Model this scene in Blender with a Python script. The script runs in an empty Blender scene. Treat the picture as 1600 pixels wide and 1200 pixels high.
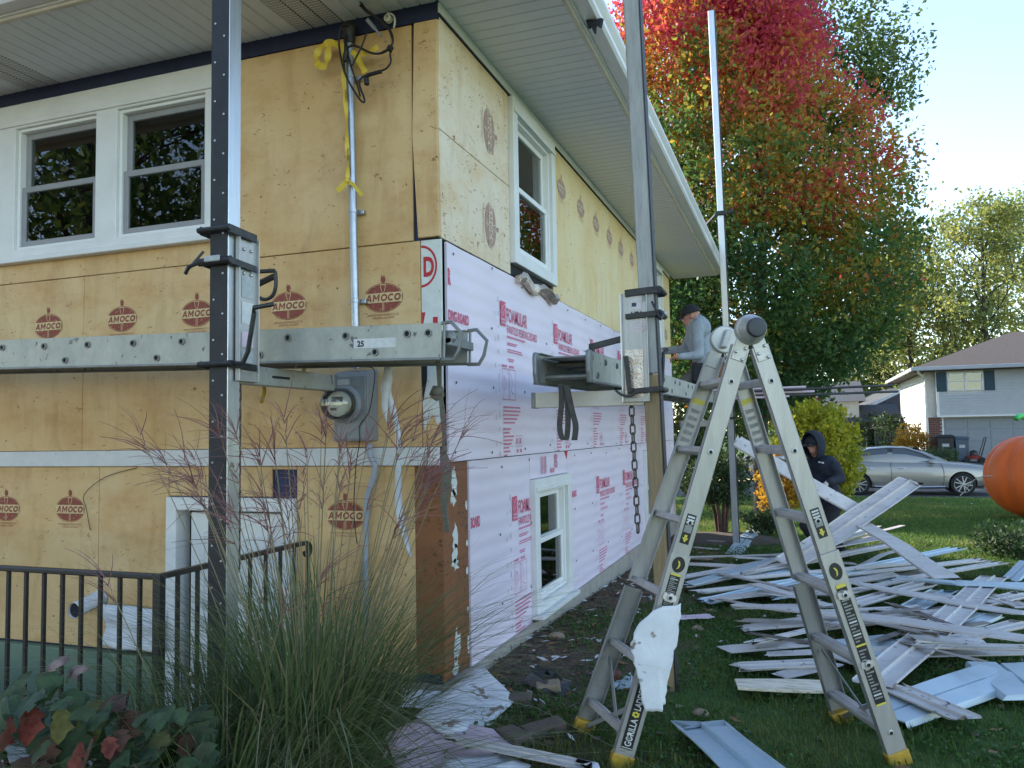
import bpy, bmesh, math, random
import numpy as np
from mathutils import Vector, Matrix
random.seed(7); RNG = np.random.default_rng(11)
sc = bpy.context.scene
COL = sc.collection
rad = math.radians
# ------------------------------------------------------------------ camera
CAM = Vector((1.847, -4.021, 1.42))
R_ = Vector((0.94136782, 0.33694422, -0.01718191))
U_ = Vector((0.03652174, -0.05114332, 0.99802331))
B_ = Vector((0.33539944, -0.94013454, -0.06045046))
cd = bpy.data.cameras.new('camera'); cam = bpy.data.objects.new('camera', cd); COL.objects.link(cam)
cam.matrix_world = Matrix(((R_.x, U_.x, B_.x, CAM.x), (R_.y, U_.y, B_.y, CAM.y), (R_.z, U_.z, B_.z, CAM.z), (0, 0, 0, 1)))
cd.sensor_width = 36; cd.lens = 36 * 1250 / 1600; cd.clip_start = 0.05; cd.clip_end = 3000
sc.camera = cam
# ------------------------------------------------------------------ sky, sun, exposure
SUN_EL = 31.0
SUN_DIR = Vector((-0.86, 0.51, 0)).normalized()          # towards the sun, on the ground
w = bpy.data.worlds.new('World'); sc.world = w; w.use_nodes = True
wn = w.node_tree; wn.nodes.clear()
sky = wn.nodes.new('ShaderNodeTexSky'); sky.sky_type = 'NISHITA'; sky.sun_disc = False
sky.sun_elevation = rad(SUN_EL); sky.sun_rotation = math.atan2(SUN_DIR.x, SUN_DIR.y)
sky.altitude = 200; sky.air_density = 1.0; sky.dust_density = 0.1; sky.ozone_density = 0.35
bg = wn.nodes.new('ShaderNodeBackground'); bg.inputs['Strength'].default_value = 0.15
wo = wn.nodes.new('ShaderNodeOutputWorld')
wn.links.new(sky.outputs[0], bg.inputs[0]); wn.links.new(bg.outputs[0], wo.inputs[0])
sl = bpy.data.lights.new('sun', 'SUN'); sl.energy = 3.4; sl.angle = rad(0.6); sl.color = (1.0, 0.93, 0.82)
so = bpy.data.objects.new('sun', sl); COL.objects.link(so); so.location = (-20, 12, 30)
sd = Vector((SUN_DIR.x * math.cos(rad(SUN_EL)), SUN_DIR.y * math.cos(rad(SUN_EL)), math.sin(rad(SUN_EL))))
so.rotation_euler = (-sd).to_track_quat('-Z', 'Y').to_euler()
sc.view_settings.view_transform = 'Standard'; sc.view_settings.look = 'None'
sc.view_settings.exposure = 1.62; sc.view_settings.gamma = 1.0; sc.view_settings.use_curve_mapping = False
try:
    sc.cycles.max_bounces = 8; sc.cycles.diffuse_bounces = 4; sc.cycles.glossy_bounces = 4
    sc.cycles.transparent_max_bounces = 12; sc.cycles.transmission_bounces = 4
except Exception:
    pass

# ------------------------------------------------------------------ placing helpers
def at(px, py, axis, val):
    """point where the line of sight through a spot of the 1600x1200 photo meets the plane axis = val"""
    r = R_ * (px - 800) - U_ * (py - 600) - B_ * 1250
    i = 'xyz'.index(axis); t = (val - CAM[i]) / r[i]
    return CAM + r * t
def atd(px, py, d):
    r = R_ * (px - 800) - U_ * (py - 600) - B_ * 1250
    return CAM + r * (d / 1250)
def gh(x, y):
    """height of the ground"""
    def ss(a, b, t):
        t = min(1, max(0, (t - a) / (b - a))); return t * t * (3 - 2 * t)
    z = -0.0286 * max(0.0, min(y, 21.5) - 1.0)
    if y > 25: z += 0.52 * ss(25, 33, y)
    return z
def onground(px, py, dz=0.0):
    r = R_ * (px - 800) - U_ * (py - 600) - B_ * 1250
    t = 0.002
    z = 0
    for k in range(30):
        tt = (z + dz - CAM.z) / r.z; p = CAM + r * tt; z = gh(p.x, p.y)
    return Vector((p.x, p.y, z + dz))

# ------------------------------------------------------------------ materials
class NT:
    def __init__(s, name):
        s.m = bpy.data.materials.new(name); s.m.use_nodes = True
        s.t = s.m.node_tree; s.t.nodes.clear()
        s.out = s.n('ShaderNodeOutputMaterial')
    def n(s, typ, **kw):
        nd = s.t.nodes.new(typ)
        for k, v in kw.items():
            if k.startswith('i_'):
                key = k[2:]; key = int(key) if key.isdigit() else key
                nd.inputs[key].default_value = v
            else: setattr(nd, k, v)
        return nd
    def l(s, a, b): s.t.links.new(a, b)
    def coord(s, kind='Object', scale=(1, 1, 1), rot=(0, 0, 0)):
        tc = s.n('ShaderNodeTexCoord'); mp = s.n('ShaderNodeMapping')
        mp.inputs['Scale'].default_value = scale; mp.inputs['Rotation'].default_value = rot
        s.l(tc.outputs[kind], mp.inputs[0]); return mp.outputs[0]
    def noise(s, vec, scale, detail=4, rough=0.6, dist=0.0):
        nd = s.n('ShaderNodeTexNoise'); nd.inputs['Scale'].default_value = scale
        nd.inputs['Detail'].default_value = detail; nd.inputs['Roughness'].default_value = rough
        nd.inputs['Distortion'].default_value = dist
        s.l(vec, nd.inputs['Vector']); return nd.outputs['Fac']
    def ramp(s, fac, stops, interp='LINEAR'):
        r = s.n('ShaderNodeValToRGB'); e = r.color_ramp; e.interpolation = interp
        while len(e.elements) < len(stops): e.elements.new(0.5)
        for el, (p, c) in zip(e.elements, stops):
            el.position = p; el.color = (c, c, c, 1) if isinstance(c, (int, float)) else (*c, 1)
        s.l(fac, r.inputs[0]); return r.outputs[0]
    def mix(s, fac, a, b, typ='MIX'):
        m = s.n('ShaderNodeMix'); m.data_type = 'RGBA'; m.blend_type = typ
        for sock, v in ((m.inputs[0], fac), (m.inputs[6], a), (m.inputs[7], b)):
            if hasattr(v, 'is_linked') or hasattr(v, 'links'): s.l(v, sock)
            elif isinstance(v, (int, float)): sock.default_value = v if sock.type == 'VALUE' else (v, v, v, 1)
            else: sock.default_value = (*v, 1)
        return m.outputs[2]
    def math(s, op, a, b=0.0, clamp=False):
        m = s.n('ShaderNodeMath'); m.operation = op; m.use_clamp = clamp
        for sock, v in ((m.inputs[0], a), (m.inputs[1], b)):
            if isinstance(v, (int, float)): sock.default_value = v
            else: s.l(v, sock)
        return m.outputs[0]
    def bump(s, h, strength=0.3, dist=0.01):
        b = s.n('ShaderNodeBump'); b.inputs['Strength'].default_value = strength; b.inputs['Distance'].default_value = dist
        s.l(h, b.inputs['Height']); return b.outputs[0]
    def bsdf(s, col, rough=0.6, metal=0.0, normal=None, spec=0.5, **kw):
        p = s.n('ShaderNodeBsdfPrincipled')
        for key, v in (('Base Color', col), ('Roughness', rough), ('Metallic', metal), ('Specular IOR Level', spec)):
            if isinstance(v, (int, float)): p.inputs[key].default_value = v
            elif isinstance(v, tuple): p.inputs[key].default_value = (*v, 1)
            else: s.l(v, p.inputs[key])
        if normal is not None: s.l(normal, p.inputs['Normal'])
        for k, v in kw.items(): p.inputs[k].default_value = v
        s.l(p.outputs[0], s.out.inputs[0]); return p
MATS = {}
def mat(name, col, rough=0.6, metal=0.0, var=0.18, scale=6.0, col2=None, bump=0.0, bscale=60.0, stretch=(1, 1, 1), spec=0.5, rvar=0.12, spot=None, spotc=(0.1, 0.08, 0.06), spots=30.0, coat=0.0):
    """painted / raw surface: colour mottled towards col2, roughness mottled, fine relief, optional spots"""
    t = NT(name); v = t.coord('Object', stretch)
    c2 = col2 if col2 else tuple(max(0, c * (1 - var * 2)) for c in col)
    f = t.noise(v, scale, 5, 0.65)
    c = t.mix(t.ramp(f, [(0.32, 0.0), (0.72, 1.0)]), col, c2)
    f2 = t.noise(v, scale * 7, 4, 0.7)
    c = t.mix(t.math('MULTIPLY', t.ramp(f2, [(0.35, 0.0), (0.8, 1.0)]), var), c, tuple(x * 0.55 for x in col))
    if spot:
        s_ = t.noise(v, spots, 3, 0.5, 0.4)
        c = t.mix(t.ramp(s_, [(spot, 0.0), (spot + 0.04, 1.0)]), c, spotc)
    r = t.math('ADD', t.math('MULTIPLY', f2, rvar * 2), rough - rvar, True)
    nrm = None
    if bump: nrm = t.bump(t.noise(v, bscale, 5, 0.65), bump, 0.01)
    p = t.bsdf(c, r, metal, nrm, spec)
    if coat: p.inputs['Coat Weight'].default_value = coat; p.inputs['Coat Roughness'].default_value = 0.06
    MATS[name] = t.m; return t.m
def leafmat(name, c1, c2, c3=None, trans=0.45, posramp=None, rough=0.55):
    """foliage: hue differs leaf by leaf, light passes through"""
    t = NT(name); geo = t.n('ShaderNodeNewGeometry'); rnd = geo.outputs['Random Per Island']
    v = t.coord('Object')
    c = t.mix(rnd, c1, c2)
    if c3: c = t.mix(t.ramp(t.noise(v, 0.9, 3, 0.6), [(0.48, 0.0), (0.66, 1.0)]), c, c3)
    if posramp: c = posramp(t, v, rnd, c)
    d = t.n('ShaderNodeBsdfPrincipled'); d.inputs['Roughness'].default_value = rough; d.inputs['Specular IOR Level'].default_value = 0.3
    t.l(c, d.inputs['Base Color'])
    tr = t.n('ShaderNodeBsdfTranslucent'); bright = t.mix(1.0, c, (1.35, 1.3, 0.9), 'MULTIPLY'); t.l(bright, tr.inputs[0])
    mx = t.n('ShaderNodeMixShader'); mx.inputs[0].default_value = trans
    t.l(d.outputs[0], mx.inputs[1]); t.l(tr.outputs[0], mx.inputs[2]); t.l(mx.outputs[0], t.out.inputs[0])
    MATS[name] = t.m; return t.m
def glassmat(name, tint=(0.55, 0.62, 0.6), refl=1.0):
    t = NT(name)
    tr = t.n('ShaderNodeBsdfTransparent'); tr.inputs[0].default_value = (*tint, 1)
    gl = t.n('ShaderNodeBsdfGlossy'); gl.inputs['Roughness'].default_value = 0.01; gl.inputs[0].default_value = (refl, refl, refl, 1)
    v = t.coord('Object'); nrm = t.bump(t.noise(v, 1.3, 2, 0.5), 0.02, 0.05); t.l(nrm, gl.inputs['Normal'])
    fr = t.n('ShaderNodeFresnel'); fr.inputs[0].default_value = 1.75
    mx = t.n('ShaderNodeMixShader'); t.l(fr.outputs[0], mx.inputs[0]); t.l(tr.outputs[0], mx.inputs[1]); t.l(gl.outputs[0], mx.inputs[2])
    t.l(mx.outputs[0], t.out.inputs[0]); MATS[name] = t.m; return t.m

# ------------------------------------------------------------------ mesh builder (points in world metres)
def V(*a): return Vector(a)
_txt = {}
def textgeo(s, bold=0.012):
    if (s, bold) in _txt: return _txt[(s, bold)]
    cu = bpy.data.curves.new('t', 'FONT'); cu.body = s; cu.size = 1.0; cu.offset = bold; cu.resolution_u = 3
    ob = bpy.data.objects.new('t', cu); COL.objects.link(ob)
    bpy.context.view_layer.update()
    dg = bpy.context.evaluated_depsgraph_get(); me = bpy.data.meshes.new_from_object(ob.evaluated_get(dg))
    vs = np.array([v.co[:] for v in me.vertices]); fs = [tuple(p.vertices) for p in me.polygons]
    bpy.data.objects.remove(ob); bpy.data.meshes.remove(me); bpy.data.curves.remove(cu)
    vs[:, 0] -= vs[:, 0].min(); h = 0.70
    vs[:, :2] /= h
    _txt[(s, bold)] = (vs, fs); return vs, fs
class MB:
    def __init__(s): s.v = []; s.f = []; s.m = []
    def add(s, vs, fs, mi=0):
        o = len(s.v); s.v.extend(tuple(p) for p in vs)
        s.f.extend(tuple(i + o for i in f) for f in fs); s.m.extend([mi] * len(fs)); return s
    def obox(s, c, ax, ay, az, mi=0):
        c = Vector(c); ax = Vector(ax); ay = Vector(ay); az = Vector(az)
        p = [c + ax * i + ay * j + az * k for k in (-1, 1) for j in (-1, 1) for i in (-1, 1)]
        return s.add(p, [(0, 2, 3, 1), (4, 5, 7, 6), (0, 1, 5, 4), (2, 6, 7, 3), (0, 4, 6, 2), (1, 3, 7, 5)], mi)
    def box(s, x0, x1, y0, y1, z0, z1, mi=0):
        return s.obox(((x0 + x1) / 2, (y0 + y1) / 2, (z0 + z1) / 2), ((x1 - x0) / 2, 0, 0), (0, (y1 - y0) / 2, 0), (0, 0, (z1 - z0) / 2), mi)
    def bar(s, p, q, wd, ht, up=(0, 0, 1), mi=0):
        p = Vector(p); q = Vector(q); d = (q - p); L = d.length; d.normalize(); up = Vector(up)
        sd = d.cross(up); sd = sd.normalized() if sd.length > 1e-5 else d.orthogonal().normalized()
        u = sd.cross(d).normalized()
        return s.obox((p + q) / 2, d * L / 2, sd * wd / 2, u * ht / 2, mi)
    def loft(s, rings, mi=0, caps=True, closed=True):
        n = len(rings[0]); vs = [p for r in rings for p in r]; fs = []
        for i in range(len(rings) - 1):
            for j in range(n if closed else n - 1):
                k = (j + 1) % n; fs.append((i * n + j, i * n + k, (i + 1) * n + k, (i + 1) * n + j))
        if caps: fs.append(tuple(range(n))[::-1]); fs.append(tuple((len(rings) - 1) * n + j for j in range(n)))
        return s.add(vs, fs, mi)
    def tube(s, pts, r, n=8, mi=0, caps=True, flat=1.0):
        pts = [Vector(p) for p in pts]; rs = r if isinstance(r, (list, tuple)) else [r] * len(pts)
        rings = []; prev = None
        for i, p in enumerate(pts):
            d = (pts[min(i + 1, len(pts) - 1)] - pts[max(i - 1, 0)]); d = d.normalized() if d.length > 1e-9 else Vector((0, 0, 1))
            if prev is None: a = d.orthogonal().normalized()
            else:
                a = prev - d * prev.dot(d); a = a.normalized() if a.length > 1e-6 else d.orthogonal().normalized()
            prev = a; b = d.cross(a)
            rings.append([p + (a * math.cos(t) + b * math.sin(t) * flat) * rs[i] for t in (2 * math.pi * k / n for k in range(n))])
        return s.loft(rings, mi, caps)
    def cyl(s, p, q, r, n=12, mi=0, r2=None): return s.tube([p, q], [r, r if r2 is None else r2], n, mi)
    def ribbon(s, pts, wv, mi=0, thick=0.0):
        """strip along pts, half width vector(s) wv"""
        pts = [Vector(p) for p in pts]; ws = wv if isinstance(wv, list) else [wv] * len(pts)
        vs = []; fs = []
        for p, q in zip(pts, ws): vs += [p - Vector(q), p + Vector(q)]
        for i in range(len(pts) - 1): fs.append((2 * i, 2 * i + 1, 2 * i + 3, 2 * i + 2))
        return s.add(vs, fs, mi)
    def lathe(s, p, axis, prof, n=16, mi=0, caps=True):
        p = Vector(p); d = Vector(axis).normalized(); a = d.orthogonal().normalized(); b = d.cross(a)
        rings = [[p + d * h + (a * math.cos(t) + b * math.sin(t)) * r for t in (2 * math.pi * k / n for k in range(n))] for r, h in prof]
        return s.loft(rings, mi, caps)
    def sphere(s, c, r, n=12, m=8, mi=0, sx=1, sy=1, sz=1):
        c = Vector(c); rings = []
        for i in range(m + 1):
            th = math.pi * (0.02 + 0.96 * i / m); rr = math.sin(th) * r; z = math.cos(th) * r
            rings.append([c + Vector((rr * math.cos(2 * math.pi * k / n) * sx, rr * math.sin(2 * math.pi * k / n) * sy, z * sz)) for k in range(n)])
        return s.loft(rings, mi)
    def prism(s, poly, o, u, v, w_, mi=0):
        """polygon (list of 2d) in the plane o,u,v extruded by w_"""
        o = Vector(o); u = Vector(u); v = Vector(v); w_ = Vector(w_); n = len(poly)
        a = [o + u * x + v * y for x, y in poly]; b = [p + w_ for p in a]
        fs = [tuple(range(n))[::-1], tuple(range(n, 2 * n))] + [(i, (i + 1) % n, n + (i + 1) % n, n + i) for i in range(n)]
        return s.add(a + b, fs, mi)
    def face(s, pts, mi=0): return s.add(pts, [tuple(range(len(pts)))], mi)
    def text(s, st, o, u, v, h, sx=1.0, mi=0, bold=0.012, center=False):
        vs, fs = textgeo(st, bold); o = Vector(o); u = Vector(u).normalized(); v = Vector(v).normalized()
        off = -vs[:, 0].max() / 2 if center else 0
        return s.add([o + u * ((p[0] + off) * h * sx) + v * (p[1] * h) for p in vs], fs, mi)
    def panel(s, F, a0, a1, b0, b1, t0, t1, holes=(), mi=0):
        """rectangular plate a0..a1 x b0..b1 between depths t0..t1 with rectangular holes; F maps (a,b,t) to world"""
        A = sorted({a0, a1, *[min(max(h[i], a0), a1) for h in holes for i in (0, 1)]})
        Bb = sorted({b0, b1, *[min(max(h[i], b0), b1) for h in holes for i in (2, 3)]})
        def solid(i, j):
            if i < 0 or j < 0 or i >= len(A) - 1 or j >= len(Bb) - 1: return False
            ca = (A[i] + A[i + 1]) / 2; cb = (Bb[j] + Bb[j + 1]) / 2
            return not any(h[0] < ca < h[1] and h[2] < cb < h[3] for h in holes)
        for i in range(len(A) - 1):
            for j in range(len(Bb) - 1):
                if not solid(i, j): continue
                x0, x1, y0, y1 = A[i], A[i + 1], Bb[j], Bb[j + 1]
                p = [F(x0, y0, t0), F(x1, y0, t0), F(x1, y1, t0), F(x0, y1, t0), F(x0, y0, t1), F(x1, y0, t1), F(x1, y1, t1), F(x0, y1, t1)]
                fs = [(3, 2, 1, 0), (4, 5, 6, 7)]
                if not solid(i, j - 1): fs.append((0, 1, 5, 4))
                if not solid(i, j + 1): fs.append((2, 3, 7, 6))
                if not solid(i - 1, j): fs.append((3, 0, 4, 7))
                if not solid(i + 1, j): fs.append((1, 2, 6, 5))
                s.add(p, fs, mi)
        return s
    def build(s, name, mats, parent=None, smooth=False, bevel=0.0, base=None, weld=False, recalc=True, seg=1):
        mats = mats if isinstance(mats, (list, tuple)) else [mats]
        vv = np.array(s.v, float)
        if parent is not None: org = Vector(parent['_o'])
        elif base is not None: org = Vector(base)
        else: org = Vector(((vv[:, 0].min() + vv[:, 0].max()) / 2, (vv[:, 1].min() + vv[:, 1].max()) / 2, vv[:, 2].min()))
        vv = vv - np.array(org)
        me = bpy.data.meshes.new(name); me.from_pydata(vv.tolist(), [], s.f)
        for m in mats: me.materials.append(MATS[m] if isinstance(m, str) else m)
        if len(mats) > 1: me.polygons.foreach_set('material_index', s.m)
        if recalc or weld:
            bm = bmesh.new(); bm.from_mesh(me)
            if weld: bmesh.ops.remove_doubles(bm, verts=bm.verts, dist=1e-5)
            bmesh.ops.recalc_face_normals(bm, faces=bm.faces); bm.to_mesh(me); bm.free()
        if smooth:
            me.polygons.foreach_set('use_smooth', [True] * len(me.polygons))
            if smooth != True:
                try: me.set_sharp_from_angle(angle=rad(smooth))
                except Exception: pass
        me.update()
        o = bpy.data.objects.new(name, me); COL.objects.link(o)
        o['_o'] = tuple(org)
        if parent is not None: o.parent = parent
        else: o.location = org
        if bevel:
            b = o.modifiers.new('bevel', 'BEVEL'); b.width = bevel; b.segments = seg; b.limit_method = 'ANGLE'; b.angle_limit = rad(40)
        return o
def thing(name, label, cat, loc, group=None, kind=None):
    o = bpy.data.objects.new(name, None); COL.objects.link(o); o.location = loc; o.empty_display_size = 0.1
    o['_o'] = tuple(loc); return tag(o, label, cat, group, kind)
def tag(o, label=None, cat=None, group=None, kind=None):
    if label: o['label'] = label
    if cat: o['category'] = cat
    if group: o['group'] = group
    if kind: o['kind'] = kind
    return o
def dup(root, loc, rz=0.0, label=None, group=None, scale=None):
    r = root.copy(); COL.objects.link(r); r.location = loc; r.rotation_euler = (0, 0, rz)
    if scale: r.scale = (scale,) * 3 if isinstance(scale, (int, float)) else scale
    if label: r['label'] = label
    if group: r['group'] = group
    for ch in root.children:
        c = ch.copy(); COL.objects.link(c); c.parent = r
        for g in ch.children:
            d = g.copy(); COL.objects.link(d); d.parent = c
    return r
def fastmesh(name, verts, faces, mats, parent=None, matidx=None, org=(0, 0, 0)):
    """numpy verts (n,3) and quads/tris (m,k) -> object"""
    verts = np.asarray(verts, np.float32) - np.asarray(org, np.float32); faces = np.asarray(faces, np.int32)
    me = bpy.data.meshes.new(name); k = faces.shape[1]
    me.vertices.add(len(verts)); me.vertices.foreach_set('co', verts.ravel())
    me.loops.add(faces.size); me.loops.foreach_set('vertex_index', faces.ravel())
    me.polygons.add(len(faces)); me.polygons.foreach_set('loop_start', np.arange(0, faces.size, k, dtype=np.int32))
    me.polygons.foreach_set('loop_total', np.full(len(faces), k, np.int32))
    for m in (mats if isinstance(mats, (list, tuple)) else [mats]): me.materials.append(MATS[m])
    if matidx is not None: me.polygons.foreach_set('material_index', np.asarray(matidx, np.int32))
    me.update(calc_edges=True); me.validate()
    o = bpy.data.objects.new(name, me); COL.objects.link(o); o['_o'] = tuple(org)
    if parent is not None: o.parent = parent
    else: o.location = org
    return o
# ------------------------------------------------------------------ the palette
def foam_board(name, base, pale, stain, horiz=True, dents=0.66, brown=(0.30, 0.15, 0.05), axis='x'):
    """old faced foam insulation board: rolled grain, water stains, dents with brown rims, nail marks"""
    t = NT(name); v = t.coord('Object')
    big = t.noise(v, 1.1, 4, 0.6)
    c = t.mix(t.ramp(big, [(0.35, 0.0), (0.68, 1.0)]), base, pale)
    band = t.coord('Object', (1.0, 1.0, 1.9))
    c = t.mix(t.math('MULTIPLY', t.ramp(t.noise(band, 1.6, 4, 0.7), [(0.46, 0.0), (0.72, 1.0)]), 0.7), c, stain)
    col = t.coord('Object', (9.0, 9.0, 0.6))
    c = t.mix(t.math('MULTIPLY', t.ramp(t.noise(col, 2.2, 3, 0.6), [(0.55, 0.0), (0.8, 1.0)]), 0.45), c, pale)
    run = t.coord('Object', (2.6, 2.6, 0.75))
    c = t.mix(t.math('MULTIPLY', t.ramp(t.noise(run, 1.7, 5, 0.7, 0.5), [(0.50, 0.0), (0.72, 1.0)]), 0.4), c, tuple(x * 0.66 for x in stain))
    fine = t.coord('Object', (30, 30, 22))
    c = t.mix(t.math('MULTIPLY', t.noise(fine, 3.0, 2, 0.5), 0.18), c, stain)
    # dents and scuffs: small distorted spots, only in patches
    sp = t.noise(t.coord('Object', (1, 1, 1.7)), 26, 2, 0.5, 1.2); patch = t.noise(v, 5.0, 2, 0.5)
    sm = t.math('MULTIPLY', t.ramp(sp, [(dents, 0.0), (dents + 0.035, 1.0)]), t.ramp(patch, [(0.43, 0.0), (0.55, 1.0)]))
    c = t.mix(t.math('MULTIPLY', sm, 0.9), c, brown)
    vo = t.n('ShaderNodeTexVoronoi'); vo.inputs['Scale'].default_value = 6.5; t.l(v, vo.inputs['Vector'])
    dot = t.ramp(vo.outputs['Distance'], [(0.028, 1.0), (0.05, 0.0)])
    c = t.mix(t.math('MULTIPLY', dot, 0.9), c, (0.06, 0.035, 0.02))
    h = t.math('SUBTRACT', t.math('MULTIPLY', t.noise(v, 7, 3, 0.6), 0.6), t.math('MULTIPLY', sm, 0.5))
    t.bsdf(c, 0.62, 0.0, t.bump(h, 0.35, 0.012), 0.35); MATS[name] = t.m
foam_board('amoco_foam', (0.62, 0.405, 0.175), (0.70, 0.51, 0.275), (0.47, 0.235, 0.075))
foam_board('amoco_pale', (0.73, 0.60, 0.43), (0.80, 0.71, 0.57), (0.66, 0.44, 0.20), dents=0.63)
foam_board('amoco_side', (0.72, 0.56, 0.30), (0.76, 0.65, 0.40), (0.70, 0.50, 0.20), dents=0.67)
foam_board('brown_sheathing', (0.23, 0.088, 0.032), (0.27, 0.11, 0.045), (0.16, 0.055, 0.02), dents=0.6, brown=(0.08, 0.03, 0.015))
def pinkmat():
    t = NT('pink_fanfold'); v = t.coord('Object')
    c = t.mix(t.ramp(t.noise(v, 0.9, 3, 0.5), [(0.35, 0.0), (0.7, 1.0)]), (0.765, 0.665, 0.745), (0.70, 0.63, 0.735))
    c = t.mix(t.math('MULTIPLY', t.ramp(t.noise(t.coord('Object', (1, 1, 3)), 3.0, 4, 0.6), [(0.5, 0.0), (0.8, 1.0)]), 0.35), c, (0.84, 0.74, 0.82))
    wv = t.n('ShaderNodeTexWave'); wv.bands_direction = 'Z'; wv.inputs['Scale'].default_value = 3.1; wv.inputs['Distortion'].default_value = 1.6; wv.inputs['Detail'].default_value = 1.0
    wv.inputs['Detail Scale'].default_value = 0.6
    t.l(v, wv.inputs['Vector'])
    h = t.math('ADD', wv.outputs['Fac'], t.math('MULTIPLY', t.noise(v, 5, 3, 0.5), 0.4))
    t.bsdf(c, 0.42, 0.0, t.bump(h, 0.30, 0.010), 0.45); MATS['pink_fanfold'] = t.m
pinkmat()
mat('white_trim', (0.74, 0.74, 0.72), 0.45, var=0.06, scale=5, bump=0.05)
mat('window_vinyl', (0.80, 0.80, 0.78), 0.35, var=0.04, scale=4)
mat('grey_screen_frame', (0.30, 0.30, 0.31), 0.5, var=0.08)
mat('band_board', (0.66, 0.65, 0.63), 0.6, var=0.12, scale=7, col2=(0.56, 0.55, 0.54), spot=0.70, spotc=(0.25, 0.22, 0.2), spots=34)
mat('soffit_white', (0.78, 0.80, 0.84), 0.5, var=0.08, scale=3, col2=(0.70, 0.72, 0.76))
mat('soffit_side', (0.77, 0.77, 0.80), 0.5, var=0.08, scale=3, col2=(0.69, 0.69, 0.72))
mat('trim_beige', (0.70, 0.64, 0.54), 0.5, var=0.1)
mat('gutter_white', (0.78, 0.78, 0.78), 0.35, var=0.05)
mat('navy_wrap', (0.014, 0.024, 0.085), 0.55, var=0.2, scale=9)
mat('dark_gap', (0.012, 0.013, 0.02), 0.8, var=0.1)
mat('house_wrap', (0.68, 0.70, 0.66), 0.55, var=0.10, scale=12, col2=(0.55, 0.57, 0.53), bump=0.35, bscale=16, spot=0.68, spotc=(0.3, 0.28, 0.25))
mat('red_print', (0.52, 0.02, 0.03), 0.6, var=0.12, scale=40)
mat('pink_print', (0.60, 0.05, 0.13), 0.6, var=0.3, scale=20, col2=(0.66, 0.16, 0.26), spot=0.64, spotc=(0.72, 0.42, 0.52), spots=70)
mat('pink_fine_print', (0.58, 0.16, 0.28), 0.6, var=0.15, scale=40, col2=(0.62, 0.24, 0.36))
mat('amoco_red', (0.29, 0.06, 0.035), 0.6, var=0.3, scale=30, col2=(0.21, 0.045, 0.028), spot=0.63, spotc=(0.46, 0.24, 0.11), spots=55)
mat('amoco_faded', (0.36, 0.17, 0.14), 0.65, var=0.25, scale=45, col2=(0.52, 0.36, 0.28))
mat('amoco_cream', (0.70, 0.52, 0.26), 0.6, var=0.08)
mat('faded_cream', (0.70, 0.60, 0.44), 0.6, var=0.08)
mat('concrete', (0.42, 0.38, 0.32), 0.85, var=0.22, scale=8, col2=(0.30, 0.27, 0.22), bump=0.4, bscale=50)
mat('concrete_grey', (0.34, 0.34, 0.33), 0.85, var=0.2, scale=6, bump=0.4, bscale=50)
mat('green_paint', (0.15, 0.22, 0.155), 0.6, var=0.14, scale=4, col2=(0.115, 0.18, 0.13), bump=0.15, bscale=25)
mat('shingle', (0.10, 0.075, 0.06), 0.9, var=0.3, scale=18, col2=(0.16, 0.11, 0.09), bump=0.5, bscale=40)
mat('door_white', (0.72, 0.72, 0.70), 0.4, var=0.05)
mat('black_iron', (0.014, 0.014, 0.016), 0.42, var=0.3, scale=20, col2=(0.03, 0.025, 0.022), bump=0.15, bscale=80)
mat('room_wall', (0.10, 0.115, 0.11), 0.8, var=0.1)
mat('curtain', (0.42, 0.46, 0.48), 0.8, var=0.1, bump=0.6, bscale=45)
mat('meter_grey', (0.235, 0.255, 0.265), 0.42, var=0.10, scale=9, col2=(0.20, 0.22, 0.23))
mat('galvanised', (0.46, 0.50, 0.54), 0.38, 0.85, var=0.2, scale=14, col2=(0.34, 0.37, 0.41))
mat('grey_pvc', (0.34, 0.36, 0.40), 0.5, var=0.1)
mat('dial_white', (0.66, 0.66, 0.60), 0.5, var=0.05)
mat('dial_dark', (0.10, 0.11, 0.11), 0.5, var=0.05)
mat('label_grey', (0.48, 0.50, 0.50), 0.6, var=0.15, scale=60)
mat('black_rubber', (0.012, 0.013, 0.017), 0.55, var=0.25, scale=14, col2=(0.022, 0.023, 0.028), bump=0.15, bscale=120)
mat('cable_black', (0.010, 0.010, 0.013), 0.5, var=0.2)
mat('tape_yellow', (0.72, 0.50, 0.035), 0.42, var=0.10, scale=30)
mat('ink_black', (0.012, 0.012, 0.012), 0.6, var=0.1)
mat('pole_aluminium', (0.62, 0.64, 0.66), 0.36, 0.9, var=0.14, scale=5, col2=(0.50, 0.52, 0.55), stretch=(8, 8, 0.6))
mat('pole_weathered', (0.44, 0.44, 0.43), 0.6, 0.2, var=0.3, scale=6, col2=(0.29, 0.29, 0.285), stretch=(8, 8, 0.7), bump=0.2, bscale=30)
mat('pole_wood', (0.40, 0.29, 0.165), 0.75, 0.0, var=0.3, scale=5, col2=(0.26, 0.185, 0.10), stretch=(16, 16, 0.9), bump=0.3, bscale=30)
mat('plank_aluminium', (0.46, 0.46, 0.41), 0.46, 0.4, var=0.3, scale=5, col2=(0.32, 0.33, 0.30), stretch=(1.6, 1.6, 1), spot=0.645, spotc=(0.13, 0.13, 0.13), spots=13)
mat('plank_lip', (0.28, 0.29, 0.285), 0.5, 0.5, var=0.2, scale=6)
mat('rung_metal', (0.30, 0.30, 0.28), 0.5, 0.6, var=0.2, scale=20)
mat('black_steel', (0.016, 0.016, 0.018), 0.45, 0.3, var=0.3, scale=25, col2=(0.05, 0.05, 0.05))
mat('bolt_metal', (0.55, 0.55, 0.56), 0.35, 0.9, var=0.1)
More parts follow.
